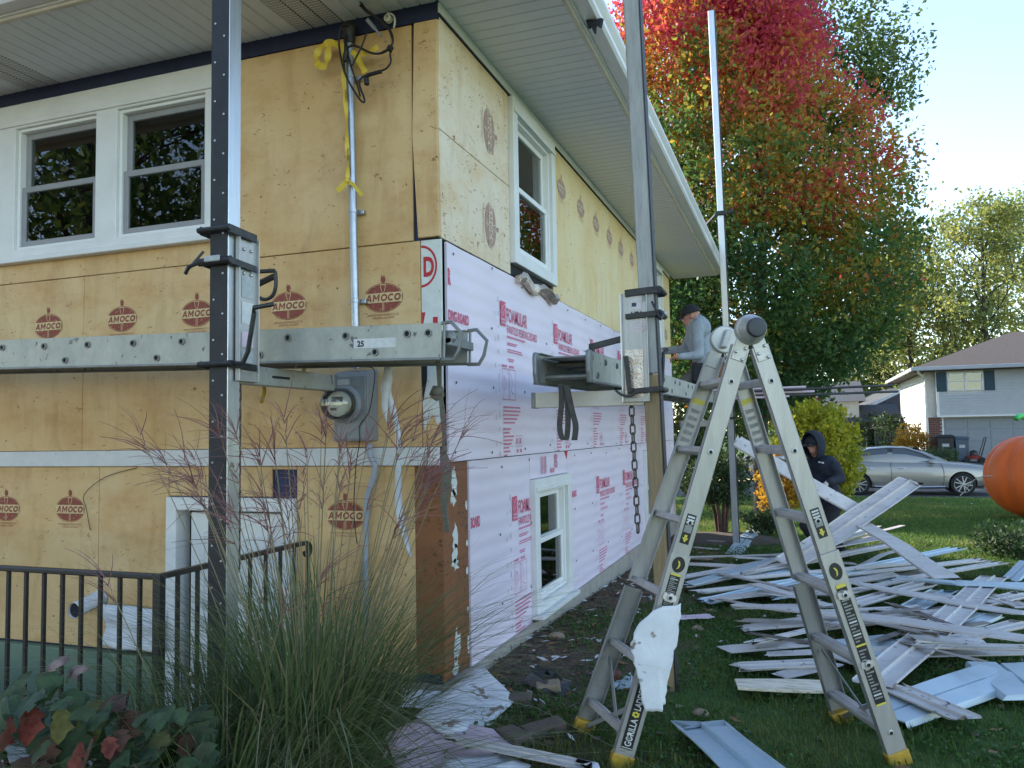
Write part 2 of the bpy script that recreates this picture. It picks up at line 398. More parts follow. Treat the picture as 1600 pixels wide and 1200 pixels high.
mat('chain_metal', (0.10, 0.095, 0.09), 0.5, 0.7, var=0.3, scale=30, col2=(0.16, 0.11, 0.08))
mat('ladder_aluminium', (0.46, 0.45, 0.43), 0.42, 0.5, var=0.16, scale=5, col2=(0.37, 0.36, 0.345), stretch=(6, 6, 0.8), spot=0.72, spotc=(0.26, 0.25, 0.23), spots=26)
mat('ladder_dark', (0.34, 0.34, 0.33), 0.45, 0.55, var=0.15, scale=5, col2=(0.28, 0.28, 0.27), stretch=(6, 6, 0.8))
mat('rung_aluminium', (0.60, 0.57, 0.55), 0.45, 0.5, var=0.18, scale=9, col2=(0.46, 0.42, 0.40))
mat('ladder_yellow', (0.58, 0.36, 0.03), 0.55, var=0.25, scale=25, col2=(0.36, 0.20, 0.03))
mat('hinge_grey', (0.50, 0.50, 0.48), 0.4, 0.45, var=0.12, scale=15)
mat('hinge_cap', (0.05, 0.055, 0.065), 0.5, var=0.12)
mat('sticker_black', (0.014, 0.014, 0.015), 0.45, var=0.15, scale=40)
mat('sticker_white', (0.66, 0.66, 0.64), 0.5, var=0.1, scale=40)
mat('sticker_yellow', (0.70, 0.60, 0.08), 0.5, var=0.1)
mat('sticker_grey', (0.30, 0.30, 0.29), 0.5, var=0.2, scale=60)
mat('strap_olive', (0.16, 0.15, 0.11), 0.85, var=0.25, scale=40, col2=(0.11, 0.10, 0.08), bump=0.4, bscale=200)
mat('strap_grey', (0.085, 0.08, 0.07), 0.85, var=0.25, scale=40, bump=0.4, bscale=200)
mat('strap_yellow', (0.42, 0.27, 0.03), 0.8, var=0.25, scale=40)
mat('plastic_wrap', (0.66, 0.67, 0.70), 0.5, var=0.12, scale=10, bump=0.6, bscale=14)
mat('white_cloth', (0.72, 0.73, 0.76), 0.6, var=0.08, scale=7, bump=0.5, bscale=9)
mat('foil', (0.66, 0.60, 0.54), 0.28, 0.75, var=0.25, scale=18, col2=(0.5, 0.36, 0.26), bump=0.9, bscale=22)
mat('siding_white', (0.66, 0.615, 0.575), 0.62, var=0.3, scale=3, col2=(0.49, 0.44, 0.40), spec=0.25, spot=0.665, spotc=(0.20, 0.17, 0.15), spots=17, stretch=(1, 1, 2))
mat('siding_grain', (0.56, 0.51, 0.475), 0.62, var=0.2, scale=5, spec=0.25, col2=(0.44, 0.40, 0.37), stretch=(1, 1, 1), bump=0.2, bscale=30, spot=0.69, spotc=(0.2, 0.17, 0.15), spots=20)
mat('siding_back', (0.50, 0.58, 0.62), 0.42, 0.2, var=0.10, scale=4, col2=(0.42, 0.53, 0.60), spot=0.71, spotc=(0.30, 0.32, 0.33), spots=24)
mat('siding_edge', (0.30, 0.26, 0.23), 0.7, var=0.3, scale=18)
def cream_board():
    t = NT('cream_woodgrain'); v = t.coord('Object', (1.2, 9, 9))
    g = t.noise(v, 6, 4, 0.7, 0.6)
    c = t.mix(t.ramp(g, [(0.46, 0.0), (0.62, 1.0)]), (0.80, 0.72, 0.56), (0.55, 0.44, 0.30))
    t.bsdf(c, 0.6, 0.0, t.bump(g, 0.5, 0.006)); MATS['cream_woodgrain'] = t.m
cream_board()
mat('torn_white', (0.74, 0.75, 0.78), 0.5, var=0.10, scale=6, bump=0.12, bscale=6, spot=0.625, spotc=(0.20, 0.15, 0.12), spots=11)
mat('torn_pink', (0.72, 0.56, 0.64), 0.5, var=0.1, scale=6)
mat('brick_dirty', (0.155, 0.115, 0.09), 0.9, var=0.3, scale=12, col2=(0.09, 0.075, 0.06), bump=0.6, bscale=30)
mat('brick_red', (0.20, 0.065, 0.045), 0.9, var=0.3, scale=12, bump=0.5, bscale=30)
mat('stone_tan', (0.36, 0.27, 0.18), 0.85, var=0.25, scale=8, bump=0.4, bscale=20)
mat('black_plastic', (0.018, 0.018, 0.02), 0.3, var=0.2, scale=10, bump=0.8, bscale=9)
mat('asphalt', (0.055, 0.056, 0.06), 0.9, var=0.25, scale=3, col2=(0.075, 0.075, 0.078), bump=0.3, bscale=90)
mat('drive_asphalt', (0.10, 0.105, 0.112), 0.9, var=0.2, scale=2, bump=0.3, bscale=90)
mat('kerb_concrete', (0.40, 0.39, 0.37), 0.85, var=0.2, scale=5, bump=0.3)
def groundmat():
    t = NT('ground_soil_grass'); v = t.coord('Object')
    sx = t.n('ShaderNodeSeparateXYZ'); t.l(v, sx.inputs[0])
    n1 = t.noise(v, 2.6, 5, 0.65); n2 = t.noise(v, 40, 5, 0.7)
    gr = t.mix(t.ramp(n2, [(0.3, 0.0), (0.7, 1.0)]), (0.048, 0.095, 0.026), (0.10, 0.165, 0.048))
    gr = t.mix(t.math('MULTIPLY', t.ramp(t.noise(v, 0.7, 3, 0.6), [(0.45, 0.0), (0.7, 1.0)]), 0.5), gr, (0.10, 0.12, 0.03))
    di = t.mix(t.ramp(n2, [(0.35, 0.0), (0.72, 1.0)]), (0.075, 0.055, 0.040), (0.175, 0.130, 0.095))
    # bare soil along the house wall and where people tread
    edge = t.math('ADD', sx.outputs[0], t.math('MULTIPLY', t.math('SUBTRACT', n1, 0.5), 1.6))
    yb = t.math('GREATER_THAN', 12.0, sx.outputs[1])
    f = t.math('MULTIPLY', t.ramp(t.math('MULTIPLY', edge, 0.5), [(0.44, 1.0), (0.62, 0.0)]), yb)
    t.bsdf(t.mix(f, gr, di), 0.95, 0.0, t.bump(n2, 0.7, 0.03), 0.2); MATS['ground_soil_grass'] = t.m
groundmat()
leafmat('grass_blade', (0.070, 0.138, 0.032), (0.135, 0.215, 0.058), (0.19, 0.21, 0.065), 0.35)
leafmat('clover', (0.045, 0.105, 0.028), (0.080, 0.155, 0.042), None, 0.3)
leafmat('reed_blade', (0.060, 0.110, 0.038), (0.135, 0.185, 0.075), (0.22, 0.21, 0.11), 0.3)
leafmat('reed_straw', (0.24, 0.20, 0.11), (0.32, 0.27, 0.16), None, 0.3)
leafmat('plume', (0.17, 0.06, 0.07), (0.30, 0.16, 0.155), None, 0.35)
leafmat('shrub_leaf', (0.028, 0.055, 0.022), (0.055, 0.095, 0.035), (0.07, 0.11, 0.04), 0.3)
leafmat('yellow_leaf', (0.30, 0.31, 0.035), (0.50, 0.46, 0.05), (0.19, 0.27, 0.04), 0.5)
leafmat('orange_leaf', (0.34, 0.17, 0.03), (0.42, 0.27, 0.04), None, 0.5)
leafmat('oak_leaf', (0.050, 0.095, 0.034), (0.095, 0.150, 0.048), (0.16, 0.19, 0.05), 0.45)
leafmat('backlit_leaf', (0.14, 0.19, 0.075), (0.24, 0.26, 0.09), (0.33, 0.31, 0.10), 0.55)  # colour lightened to stand in for overexposed backlight through the leaves
leafmat('far_leaf', (0.07, 0.11, 0.04), (0.13, 0.16, 0.055), (0.16, 0.17, 0.05), 0.4)
def maple_pos(t, v, rnd, c):
    sp = t.n('ShaderNodeSeparateXYZ'); t.l(v, sp.inputs[0])
    X, Y, Z = sp.outputs
    big = t.noise(v, 0.55, 3, 0.55); mid = t.noise(v, 1.5, 3, 0.6)
    # higher and right-hand leaves have turned first
    turn = t.math('ADD', t.math('SUBTRACT', t.math('MULTIPLY', Z, 0.096), 0.10), t.math('MULTIPLY', t.math('SUBTRACT', big, 0.5), 1.5))
    turn = t.math('ADD', turn, t.math('MULTIPLY', t.math('SUBTRACT', mid, 0.5), 1.1))
    turn = t.math('ADD', turn, t.math('MULTIPLY', X, 0.05))
    turn = t.math('ADD', turn, t.math('MULTIPLY', t.math('SUBTRACT', rnd, 0.5), 0.34))
    col = t.ramp(turn, [(0.0, (0.042, 0.105, 0.046)), (0.44, (0.09, 0.16, 0.045)), (0.60, (0.28, 0.28, 0.045)), (0.72, (0.52, 0.25, 0.055)), (0.83, (0.55, 0.095, 0.07)), (1.0, (0.50, 0.055, 0.125))])
    spot = t.math('MULTIPLY', t.ramp(t.noise(v, 1.1, 2, 0.5), [(0.66, 0.0), (0.70, 1.0)]), 0.85)
    return t.mix(spot, col, t.mix(rnd, (0.45, 0.22, 0.02), (0.50, 0.07, 0.04)))
leafmat('maple_leaf', (0.03, 0.07, 0.025), (0.06, 0.11, 0.03), None, 0.5, maple_pos)
mat('bark', (0.085, 0.065, 0.05), 0.9, var=0.3, scale=10, col2=(0.05, 0.04, 0.032), bump=0.7, bscale=18, stretch=(3, 3, 0.6))
mat('bark_red', (0.12, 0.06, 0.045), 0.9, var=0.3, scale=12, bump=0.6, bscale=24)
def hyd(name, c1, c2):
    def f(t, v, rnd, c):
        c = t.mix(t.ramp(t.noise(v, 22, 4, 0.65), [(0.42, 0.0), (0.66, 1.0)]), c, tuple(x * 0.5 for x in c1))
        return t.mix(t.math('MULTIPLY', t.ramp(t.noise(v, 7, 3, 0.6), [(0.55, 0.0), (0.7, 1.0)]), 0.7), c, (0.085, 0.06, 0.035))
    leafmat(name, c1, c2, None, 0.25, f, 0.6)
hyd('hyd_green', (0.038, 0.074, 0.032), (0.074, 0.115, 0.047))
hyd('hyd_red', (0.228, 0.042, 0.036), (0.288, 0.084, 0.054))
hyd('hyd_pink', (0.264, 0.180, 0.156), (0.336, 0.228, 0.198))
hyd('hyd_brown', (0.114, 0.054, 0.038), (0.156, 0.078, 0.054))
hyd('hyd_yellow', (0.180, 0.156, 0.042), (0.132, 0.156, 0.042))
mat('skin', (0.46, 0.22, 0.15), 0.55, var=0.06)
mat('hoodie_grey', (0.36, 0.41, 0.46), 0.9, var=0.2, scale=9, bump=1.0, bscale=9)
mat('jacket_navy', (0.016, 0.021, 0.036), 0.85, var=0.2, scale=9, bump=1.0, bscale=9)
mat('trousers_dark', (0.030, 0.030, 0.034), 0.9, var=0.15, scale=14, bump=0.3, bscale=16)
mat('jeans_dusty', (0.11, 0.10, 0.09), 0.9, var=0.15, scale=14)
mat('leather_tan', (0.20, 0.085, 0.035), 0.7, var=0.15, scale=20)
mat('cap_black', (0.010, 0.012, 0.018), 0.8, var=0.1)
mat('glove_white', (0.62, 0.60, 0.58), 0.8, var=0.08)
mat('glove_red', (0.38, 0.05, 0.06), 0.7, var=0.08)
mat('lens_dark', (0.02, 0.01, 0.01), 0.15, var=0.0)
mat('boot', (0.05, 0.035, 0.025), 0.8, var=0.2)
mat('car_paint', (0.33, 0.315, 0.285), 0.34, 0.5, var=0.02, rvar=0.02, coat=0.6)
mat('car_black', (0.014, 0.014, 0.016), 0.4, var=0.05)
mat('tyre', (0.016, 0.016, 0.017), 0.8, var=0.1)
mat('alloy', (0.42, 0.42, 0.42), 0.35, 0.7, var=0.05)
mat('chrome', (0.75, 0.75, 0.75), 0.15, 1.0, var=0.02, rvar=0.02)
mat('lamp_lens', (0.45, 0.47, 0.5), 0.1, 0.2, var=0.05)
mat('tail_red', (0.30, 0.01, 0.01), 0.2, var=0.02)
mat('bin_black', (0.022, 0.024, 0.026), 0.5, var=0.1)
mat('bin_blue', (0.075, 0.105, 0.15), 0.5, var=0.1)
mat('machine_red', (0.25, 0.03, 0.02), 0.5, var=0.1)
mat('pumpkin_orange', (0.86, 0.145, 0.022), 0.55, var=0.05, scale=3, bump=0.1, bscale=4)
mat('vine_green', (0.07, 0.55, 0.12), 0.5, var=0.05)
mat('rope_white', (0.62, 0.62, 0.58), 0.8, var=0.05)
mat('siding_grey', (0.47, 0.48, 0.49), 0.6, var=0.06, scale=3)
mat('siding_cream', (0.72, 0.69, 0.63), 0.6, var=0.06, scale=3)
mat('shutter_blue', (0.020, 0.060, 0.085), 0.6, var=0.1)
mat('garage_grey', (0.26, 0.28, 0.30), 0.6, var=0.06)
mat('neighbour_roof', (0.075, 0.060, 0.053), 0.95, var=0.3, scale=9, col2=(0.115, 0.088, 0.076), bump=0.7, bscale=12)
mat('brick_far', (0.20, 0.085, 0.065), 0.9, var=0.3, scale=9)
mat('mortar', (0.35, 0.31, 0.28), 0.9, var=0.1)
mat('barn_brown', (0.10, 0.075, 0.06), 0.85, var=0.2)
mat('barn_tan', (0.27, 0.20, 0.16), 0.85, var=0.2)
mat('roof_grey', (0.095, 0.10, 0.11), 0.9, var=0.2)
mat('fence_grey', (0.085, 0.105, 0.10), 0.85, var=0.2)
mat('blue_car', (0.02, 0.04, 0.09), 0.3, 0.3, var=0.03, coat=0.5)
glassmat('window_glass'); glassmat('meter_glass', (0.9, 0.92, 0.9)); glassmat('car_glass', (0.16, 0.22, 0.22))
mat('chip_brown', (0.14, 0.10, 0.07), 0.9, var=0.3, scale=30)
mat('chip_white', (0.66, 0.66, 0.66), 0.7, var=0.1)
mat('chip_leaf', (0.24, 0.12, 0.04), 0.8, var=0.3, scale=30, col2=(0.12, 0.06, 0.03))
mat('mulch', (0.060, 0.042, 0.032), 0.95, var=0.3, scale=20, col2=(0.10, 0.07, 0.05), bump=0.9, bscale=30)
# ------------------------------------------------------------------ ground, street, driveway
def ground():
    xs = [-700, -250, -120, -70, -45, -30, -20, -14, -10, -8.0, -6, -4.5, -3, -2, -1.4, -0.8, -0.4, 0.0] + [0.4 * i for i in range(1, 21)] + [9, 10, 12, 14, 17, 20, 26, 35, 50, 80, 130, 260, 700]
    ys = [-700, -250, -120, -60, -35, -20, -12, -8, -6, -5, -4, -3, -2, -1.24, -0.6, 0.0] + [0.5 * i for i in range(1, 17)] + [8.6] + [9 + 0.5 * i for i in range(0, 23)] + [20.4, 27.5, 29, 31, 33, 36, 42, 50, 65, 90, 140, 260, 700]
    ys = sorted(set(ys)); b = MB(); idx = {}
    for i, x in enumerate(xs):
        for j, y in enumerate(ys): idx[i, j] = len(b.v); b.v.append((x, y, gh(x, y)))
    for i in range(len(xs) - 1):
        for j in range(len(ys) - 1):
            cx, cy = (xs[i] + xs[i + 1]) / 2, (ys[j] + ys[j + 1]) / 2
            if -8 < cx < 0 and 0 < cy < 8.6: continue
            if -8 < cx < -0.8 and -1.24 < cy < 0: continue
            if 20.4 < cy < 27.5: continue
            b.f.append((idx[i, j], idx[i + 1, j], idx[i + 1, j + 1], idx[i, j + 1])); b.m.append(0)
    o = b.build('ground', 'ground_soil_grass', base=(0, 0, 0), smooth=True); o['kind'] = 'structure'
ground()
ZS = gh(0, 21)
b = MB(); b.box(-300, 300, 20.45, 27.45, ZS - 0.6, ZS - 0.09); tag(b.build('street', 'asphalt'), kind='structure')
for y0, y1, nm in ((20.4, 20.56, 'kerb'), (27.34, 27.5, 'kerb')):
    b = MB()
    for k in range(-14, 15): b.box(k * 3.0, k * 3.0 + 2.985, y0, y1, ZS - 0.3, ZS + 0.012)
    tag(b.build(nm, 'kerb_concrete', bevel=0.02), kind='structure')
b = MB()
ys = [27.5 + 0.75 * i for i in range(9)]
for i in range(8): b.add([(8.0, ys[i], gh(9, ys[i]) + .012), (15.2, ys[i], gh(9, ys[i]) + .012), (15.2, ys[i + 1], gh(9, ys[i + 1]) + .012), (8.0, ys[i + 1], gh(9, ys[i + 1]) + .012)], [(0, 1, 2, 3)])
tag(b.build('driveway', 'drive_asphalt', weld=True), kind='structure')
b = MB()
ys = [27.5 + 1.5 * i for i in range(10)]
for i in range(9): b.add([(-3.6, ys[i], gh(0, ys[i]) + .012), (1.9, ys[i], gh(0, ys[i]) + .012), (1.9, ys[i + 1], gh(0, ys[i + 1]) + .012), (-3.6, ys[i + 1], gh(0, ys[i + 1]) + .012)], [(0, 1, 2, 3)])
tag(b.build('concrete_driveway', 'drive_asphalt', weld=True), kind='structure')
# sunken stairwell in front of the basement door
b = MB(); b.box(-8, -0.80, -1.24, 0.02, -1.2, -1.0); b.box(-8.1, -0.72, -1.36, -1.24, -1.2, 0.015); b.box(-0.80, -0.66, -1.24, -0.005, -1.2, 0.015)
tag(b.build('stairwell', 'concrete_grey'), kind='structure')

# ------------------------------------------------------------------ the house
HOUSE = thing('house', 'two storey house stripped of siding, yellow and pink foam boards on its walls', 'house', (0, 0, 0))
Ff = lambda a, b, t: (a, -t, b)          # front wall, facing the camera: a = x, b = z, t = outwards
Fr = lambda a, b, t: (t, a, b)           # side wall: a = y
FW = (-3.40, -1.50, 2.645, 3.765)         # front window opening
DR = (-1.88, -0.94, -1.0, 1.055)
SW = [(1.17, 2.20, 2.60, 3.79), (1.50, 2.47, 0.085, 1.075), (7.05, 7.75, 2.60, 3.79), (5.95, 6.75, 0.18, 1.16)]
BH = (-1.112, -0.945, 1.085, 1.222)      # uncovered patch above the door
b = MB()
b.panel(Ff, -8, -0.02, -1.2, 3.9, -0.16, -0.02, [FW, DR])
b.panel(Fr, 0.022, 8.6, -0.05, 3.9, -0.16, -0.02, SW)
b.box(-8, -0.165, 8.45, 8.6, -1.2, 3.9); b.box(-8, -7.85, 0.165, 8.445, -1.2, 3.9)
b.build('wall', 'navy_wrap', HOUSE)
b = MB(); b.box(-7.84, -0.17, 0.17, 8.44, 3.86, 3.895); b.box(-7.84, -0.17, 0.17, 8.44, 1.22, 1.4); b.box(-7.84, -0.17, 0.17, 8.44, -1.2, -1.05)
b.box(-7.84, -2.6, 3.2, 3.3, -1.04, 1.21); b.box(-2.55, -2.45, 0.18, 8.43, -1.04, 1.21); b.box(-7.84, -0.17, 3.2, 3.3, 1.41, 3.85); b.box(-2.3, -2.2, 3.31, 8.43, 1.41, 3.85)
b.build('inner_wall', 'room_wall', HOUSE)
b = MB(); b.panel(Fr, 0.02, 8.62, -1.2, 0.065, -0.155, 0.035); b.panel(Ff, -0.72, 0.034, -1.2, 0.06, -0.1, 0.03)
b.build('foundation', 'concrete', HOUSE)
b = MB(); b.panel(Ff, -8, -1.885, -1.0, 0.075, -0.018, 0.05); b.build('green_foundation', 'green_paint', HOUSE, bevel=0.006)
# dark membrane under the front soffit
b = MB(); b.panel(Ff, -8, 0.004, 3.772, 3.875, -0.015, 0.008); b.build('membrane_strip', 'navy_wrap', HOUSE)

def amoco_logo(F, a, bz, wd, t, parent, mats=('amoco_red', 'amoco_cream'), rot=False, foot=True):
    """oval with torch and the word across it"""
    b = MB(); rx, rz = wd / 2, wd * 0.335
    def G(u, v, tt):
        return F(a + (v if rot else u), bz + (-u if rot else v), tt)
    def poly(pts, tt, mi): b.face([G(u, v, tt) for u, v in pts], mi)
    ell = [(rx * math.cos(2 * math.pi * k / 36), rz * math.sin(2 * math.pi * k / 36)) for k in range(36)]
    def ring(k0, k1, mi, tt):
        n = 36
        for k in range(n):
            p, q = ell[k], ell[(k + 1) % n]
            b.face([G(p[0] * k0, p[1] * k0, tt), G(q[0] * k0, q[1] * k0, tt), G(q[0] * k1, q[1] * k1, tt), G(p[0] * k1, p[1] * k1, tt)], mi)
    poly([(u * .93, v * .93) for u, v in ell], t, 0); ring(0.965, 1.0, 0, t)
    fl = [(0, .98), (.11, 1.12), (.13, 1.3), (.05, 1.55), (-.02, 1.42), (-.07, 1.62), (-.12, 1.35), (-.11, 1.12)]
    poly([(u * rx * 0.95, v * rz) for u, v in fl], t, 0)
    poly([(u * rx, v * rz) for u, v in [(.16, .92), (.10, .52), (.05, .36), (.05, -.9), (-.05, -.9), (-.05, .36), (-.10, .52), (-.16, .92)]], t + .0006, 1)
    poly([(u * rx, v * rz) for u, v in [(.12, .88), (.07, .52), (.022, .33), (.022, -.9), (-.022, -.9), (-.022, .33), (-.07, .52), (-.12, .88)]], t + .0012, 0)
    poly([(u * rx, v * rz) for u, v in [(-.965, .33), (.965, .33), (.965, -.33), (-.965, -.33)]], t + .0018, 1)
    cw = wd * .165; h = rz * .50; dt = [t + .0024]
    def q4(i, pts):         # one stroke of letter i, leaning a little
        dt[0] += .00006; poly([(-wd * .455 + (0, .187, .39, .572, .738)[i] * wd + (x + .14 * y) * cw, (y - .5) * h) for x, y in pts], dt[0], 0)
    q4(0, [(0, 0), (.26, 0), (.64, 1), (.40, 1)]); q4(0, [(.74, 0), (1, 0), (.64, 1), (.40, 1)]); q4(0, [(.26, .20), (.76, .20), (.70, .40), (.32, .40)])
    q4(1, [(0, 0), (.22, 0), (.22, 1), (0, 1)]); q4(1, [(.80, 0), (1.02, 0), (1.02, 1), (.80, 1)]); q4(1, [(.22, 1), (.22, .62), (.51, .1), (.51, .5)]); q4(1, [(.80, 1), (.80, .62), (.51, .1), (.51, .5)])
    for i, lo, hi in ((2, 0, 16), (3, 2, 14), (4, 0, 16)):
        for k in range(lo, hi):
            a0, a1 = 2 * math.pi * k / 16, 2 * math.pi * (k + 1) / 16
            q4(i, [(.5 + .5 * r * math.cos(a), .5 + .5 * (r if r == 1 else r * .92) * math.sin(a)) for a, r in ((a0, 1), (a1, 1), (a1, .56), (a0, .56))])
    if foot:
        for i, s_ in enumerate(('AMOCO FOAM PRODUCTS CO.', 'ATLANTA, GA 30339')):
            vs, fs = textgeo(s_, 0.0); W2 = vs[:, 0].max(); hh = wd * 0.045; sx2 = (0.82 if i == 0 else 0.55) * wd / W2
            b.add([G((p[0] - W2 / 2) * sx2, p[1] * hh - rz * (1.24 + 0.2 * i), t) for p in vs], fs, 0)
    return b.build('printed_logo', list(mats), parent, recalc=False)
def board(name, F, a0, a1, b0, b1, m, holes=(), t1=0.0, t0=-0.017, bevel=0.0025, wob=True, label=None):
    b = MB(); b.panel(F, a0, a1, b0, b1, t0, t1, holes); o = b.build(name, m, HOUSE, bevel=bevel)
    if label: o['label'] = label
    return o
YB = 'foam_board'
board(YB, Ff, -6.2, -3.402, 2.512, 3.768, 'amoco_foam'); board(YB, Ff, -3.40, -1.502, 2.512, 2.642, 'amoco_foam', t1=-.001)
board(YB, Ff, -1.498, -0.165, 2.512, 3.768, 'amoco_foam', t1=.001)
f1 = board(YB, Ff, -5.0, -2.606, 1.35, 2.507, 'amoco_foam'); f2 = board(YB, Ff, -2.602, -1.365, 1.35, 2.507, 'amoco_foam', t1=.0015); f3 = board(YB, Ff, -1.361, -0.125, 1.35, 2.507, 'amoco_foam')
g1 = board(YB, Ff, -5.0, -2.452, 0.088, 1.243, 'amoco_foam'); g2 = board(YB, Ff, -2.447, -1.884, 0.088, 1.243, 'amoco_foam', t1=.0015)
board(YB, Ff, -1.88, -1.115, 1.062, 1.243, 'amoco_foam', t1=-.001)
g3 = board(YB, Ff, -0.938, -0.172, 0.10, 1.243, 'amoco_foam'); board(YB, Ff, -1.112, -0.942, 1.224, 1.243, 'amoco_foam')
for x, z, p in ((-3.53, 2.19, f1), (-2.916, 2.192, f1), (-2.275, 2.2, f2), (-1.672, 2.197, f2), (-0.996, 2.198, f3), (-0.358, 2.2, f3)): amoco_logo(Ff, x, z, 0.25, 0.003, p)
for x, z, p in ((-3.273, .96, g1), (-2.695, .965, g1), (-0.612, .962, g3)): amoco_logo(Ff, x, z, 0.25, 0.003, p)
# narrow corner strip, its foot swung aside so that a dark wedge opens beside it
b = MB(); b.prism([(-0.142, 3.765), (-0.158, 3.1), (-0.128, 2.52), (0.004, 2.52), (-0.004, 3.1), (0.002, 3.765)], (0, -0.016, 0), (1, 0, 0), (0, 0, 1), (0, 0.03, 0))
b.build('corner_strip', 'amoco_foam', HOUSE, bevel=.003)
# side wall boards, upper row
s0 = board(YB, Fr, 0.006, 1.165, 3.14, 3.805, 'amoco_pale', t1=.0); s1 = board(YB, Fr, 0.012, 1.165, 2.518, 3.135, 'amoco_pale', t1=.001)
board(YB, Fr, 1.17, 2.198, 2.518, 2.598, 'dark_gap', t1=-.008)
s2 = board(YB, Fr, 2.204, 5.30, 2.512, 3.805, 'amoco_side'); s3 = board(YB, Fr, 5.305, 8.6, 2.512, 3.805, 'amoco_side', [SW[2]], t1=.001)
amoco_logo(Fr, .79, 3.40, .30, .002, s0, ('amoco_faded', 'faded_cream'), rot=True); amoco_logo(Fr, .787, 2.77, .30, .003, s1, ('amoco_faded', 'faded_cream'), rot=True)
for y in (2.502, 3.147, 3.75, 4.355, 4.951, 5.585, 6.19): amoco_logo(Fr, y, 3.50, .25, .003, s2 if y < 5.3 else s3, ('amoco_faded', 'faded_cream'))
amoco_logo(Fr, 8.15, 2.86, .25, .003, s3, ('amoco_faded', 'faded_cream'))
# white house wrap left at the corner, with the old print on it
hw = board('house_wrap_strip', Ff, -0.121, 0.006, 1.62, 2.508, 'house_wrap', t1=-.004)
b = MB(); t_ = -.003
for k in range(20):
    a0 = math.pi * (-0.5 + k / 20); a1 = math.pi * (-0.5 + (k + 1) / 20)
    b.face([Ff(-.118 + .098 * math.cos(a) * r, 2.36 + .12 * math.sin(a) * r, t_) for a, r in ((a0, 1), (a1, 1), (a1, .88), (a0, .88))])
b.text('D', Ff(-.105, 2.305, -t_ and t_), (1, 0, 0), (0, 0, 1), .105, .62, bold=.04)
b.face([Ff(x, z, t_) for x, z in ((-.118, 2.10), (-.095, 2.10), (-.108, 2.04), (-.083, 1.985), (-.118, 1.985))])
b.face([Ff(x, z, t_) for x, z in ((-.05, 2.07), (-.02, 2.07), (-.02, 1.99), (.003, 1.985), (.003, 1.958), (-.08, 1.96), (-.08, 1.985), (-.05, 1.985))])
b.build('printed_letters', 'red_print', hw, recalc=False)
b = MB(); b.prism([(-.121, 1.62), (-.005, 1.61), (.004, 1.50), (-.03, 1.47), (-.06, 1.53), (-.11, 1.44)], (0, .004, 0), (1, 0, 0), (0, 0, 1), (0, .01, 0)); b.build('torn_wrap', 'house_wrap', HOUSE)
b = MB(); b.panel(Ff, -.121, .0, 1.35, 1.62, -.017, -.009); b.build('sheathing', 'amoco_foam', HOUSE)
b = MB(); b.prism([(-.124, 1.93), (-.085, 1.95), (-.09, 1.72), (-.115, 1.60)], (0, -.001, 0), (1, 0, 0), (0, 0, 1), (0, .004, 0)); b.build('dark_gap', 'dark_gap', HOUSE)
# brown sheathing at the lower corner
bs = board('brown_sheathing', Ff, -0.170, 0.0, 0.115, 1.243, 'brown_sheathing', t1=-.002)
bs2 = board('brown_sheathing', Fr, 0.003, 0.355, 0.075, 1.255, 'brown_sheathing', t1=-.003)
b = MB(); rr = random.Random(3)
z = .12
while z < 1.2:
    h = rr.uniform(.05, .17); y0 = .15 + rr.uniform(-.02, .02); n = 13
    if rr.random() < .72:
        b.face([Fr(y0 + .05 * math.cos(2 * math.pi * k / n) * rr.uniform(.25, 1.25), z + h * .6 * math.sin(2 * math.pi * k / n) * rr.uniform(.5, 1.3), -.0015) for k in range(n)])
    z += h * .8 + rr.uniform(.0, .07)
for z, h in ((.2, .12), (.62, .05), (.78, .04), (.4, .03), (1.0, .06)):
    b.face([Fr(.33 + .02 * math.cos(2 * math.pi * k / 6) * rr.uniform(.6, 1.1), z + h * .5 * math.sin(2 * math.pi * k / 6), -.0015) for k in range(6)])
b.build('paint_flakes', 'house_wrap', bs2, recalc=False)
# white band board between the storeys
for x0, x1 in ((-6, -3.33), (-3.326, -0.02)):
    b = MB(); b.panel(Ff, x0, x1, 1.246, 1.347, -.016, .022); b.build('band_board', 'band_board', HOUSE, bevel=.003)

# ---- pink fanfold boards on the side wall
def fanfold(a0, a1, b0, b1, holes=(), ph=0.0, ragged=0.0):
    b = MB(); nf = int((a1 - a0) / .61) + 1; rg = random.Random(int(a0 * 100) + 5)
    cuts = sorted({a0, a1, *[x for x in [ph + .61 * k + d for k in range(-1, 20) for d in (0, .305)] if a0 + .04 < x < a1 - .04]})
    def off(x):
        u = ((x - ph) / .61) % 1.0
        return .006 - (.0045 if (abs(u) < .02 or abs(u - 1) < .02) else 0)
    for x0, x1 in zip(cuts[:-1], cuts[1:]):
        o0, o1 = off(x0), off(x1); j0 = rg.uniform(-ragged, ragged); 
        pts = [(x0, b0 + 0, o0), (x1, b0, o1), (x1, b1, o1), (x0, b1, o0)]
        b.add([Fr(p[0], p[1], p[2]) for p in pts] + [Fr(p[0], p[1], -.008) for p in pts], [(0, 1, 2, 3), (7, 6, 5, 4), (0, 4, 5, 1), (3, 2, 6, 7), (0, 3, 7, 4), (1, 5, 6, 2)])
    return b.build('pink_foam_board', 'pink_fanfold', HOUSE)
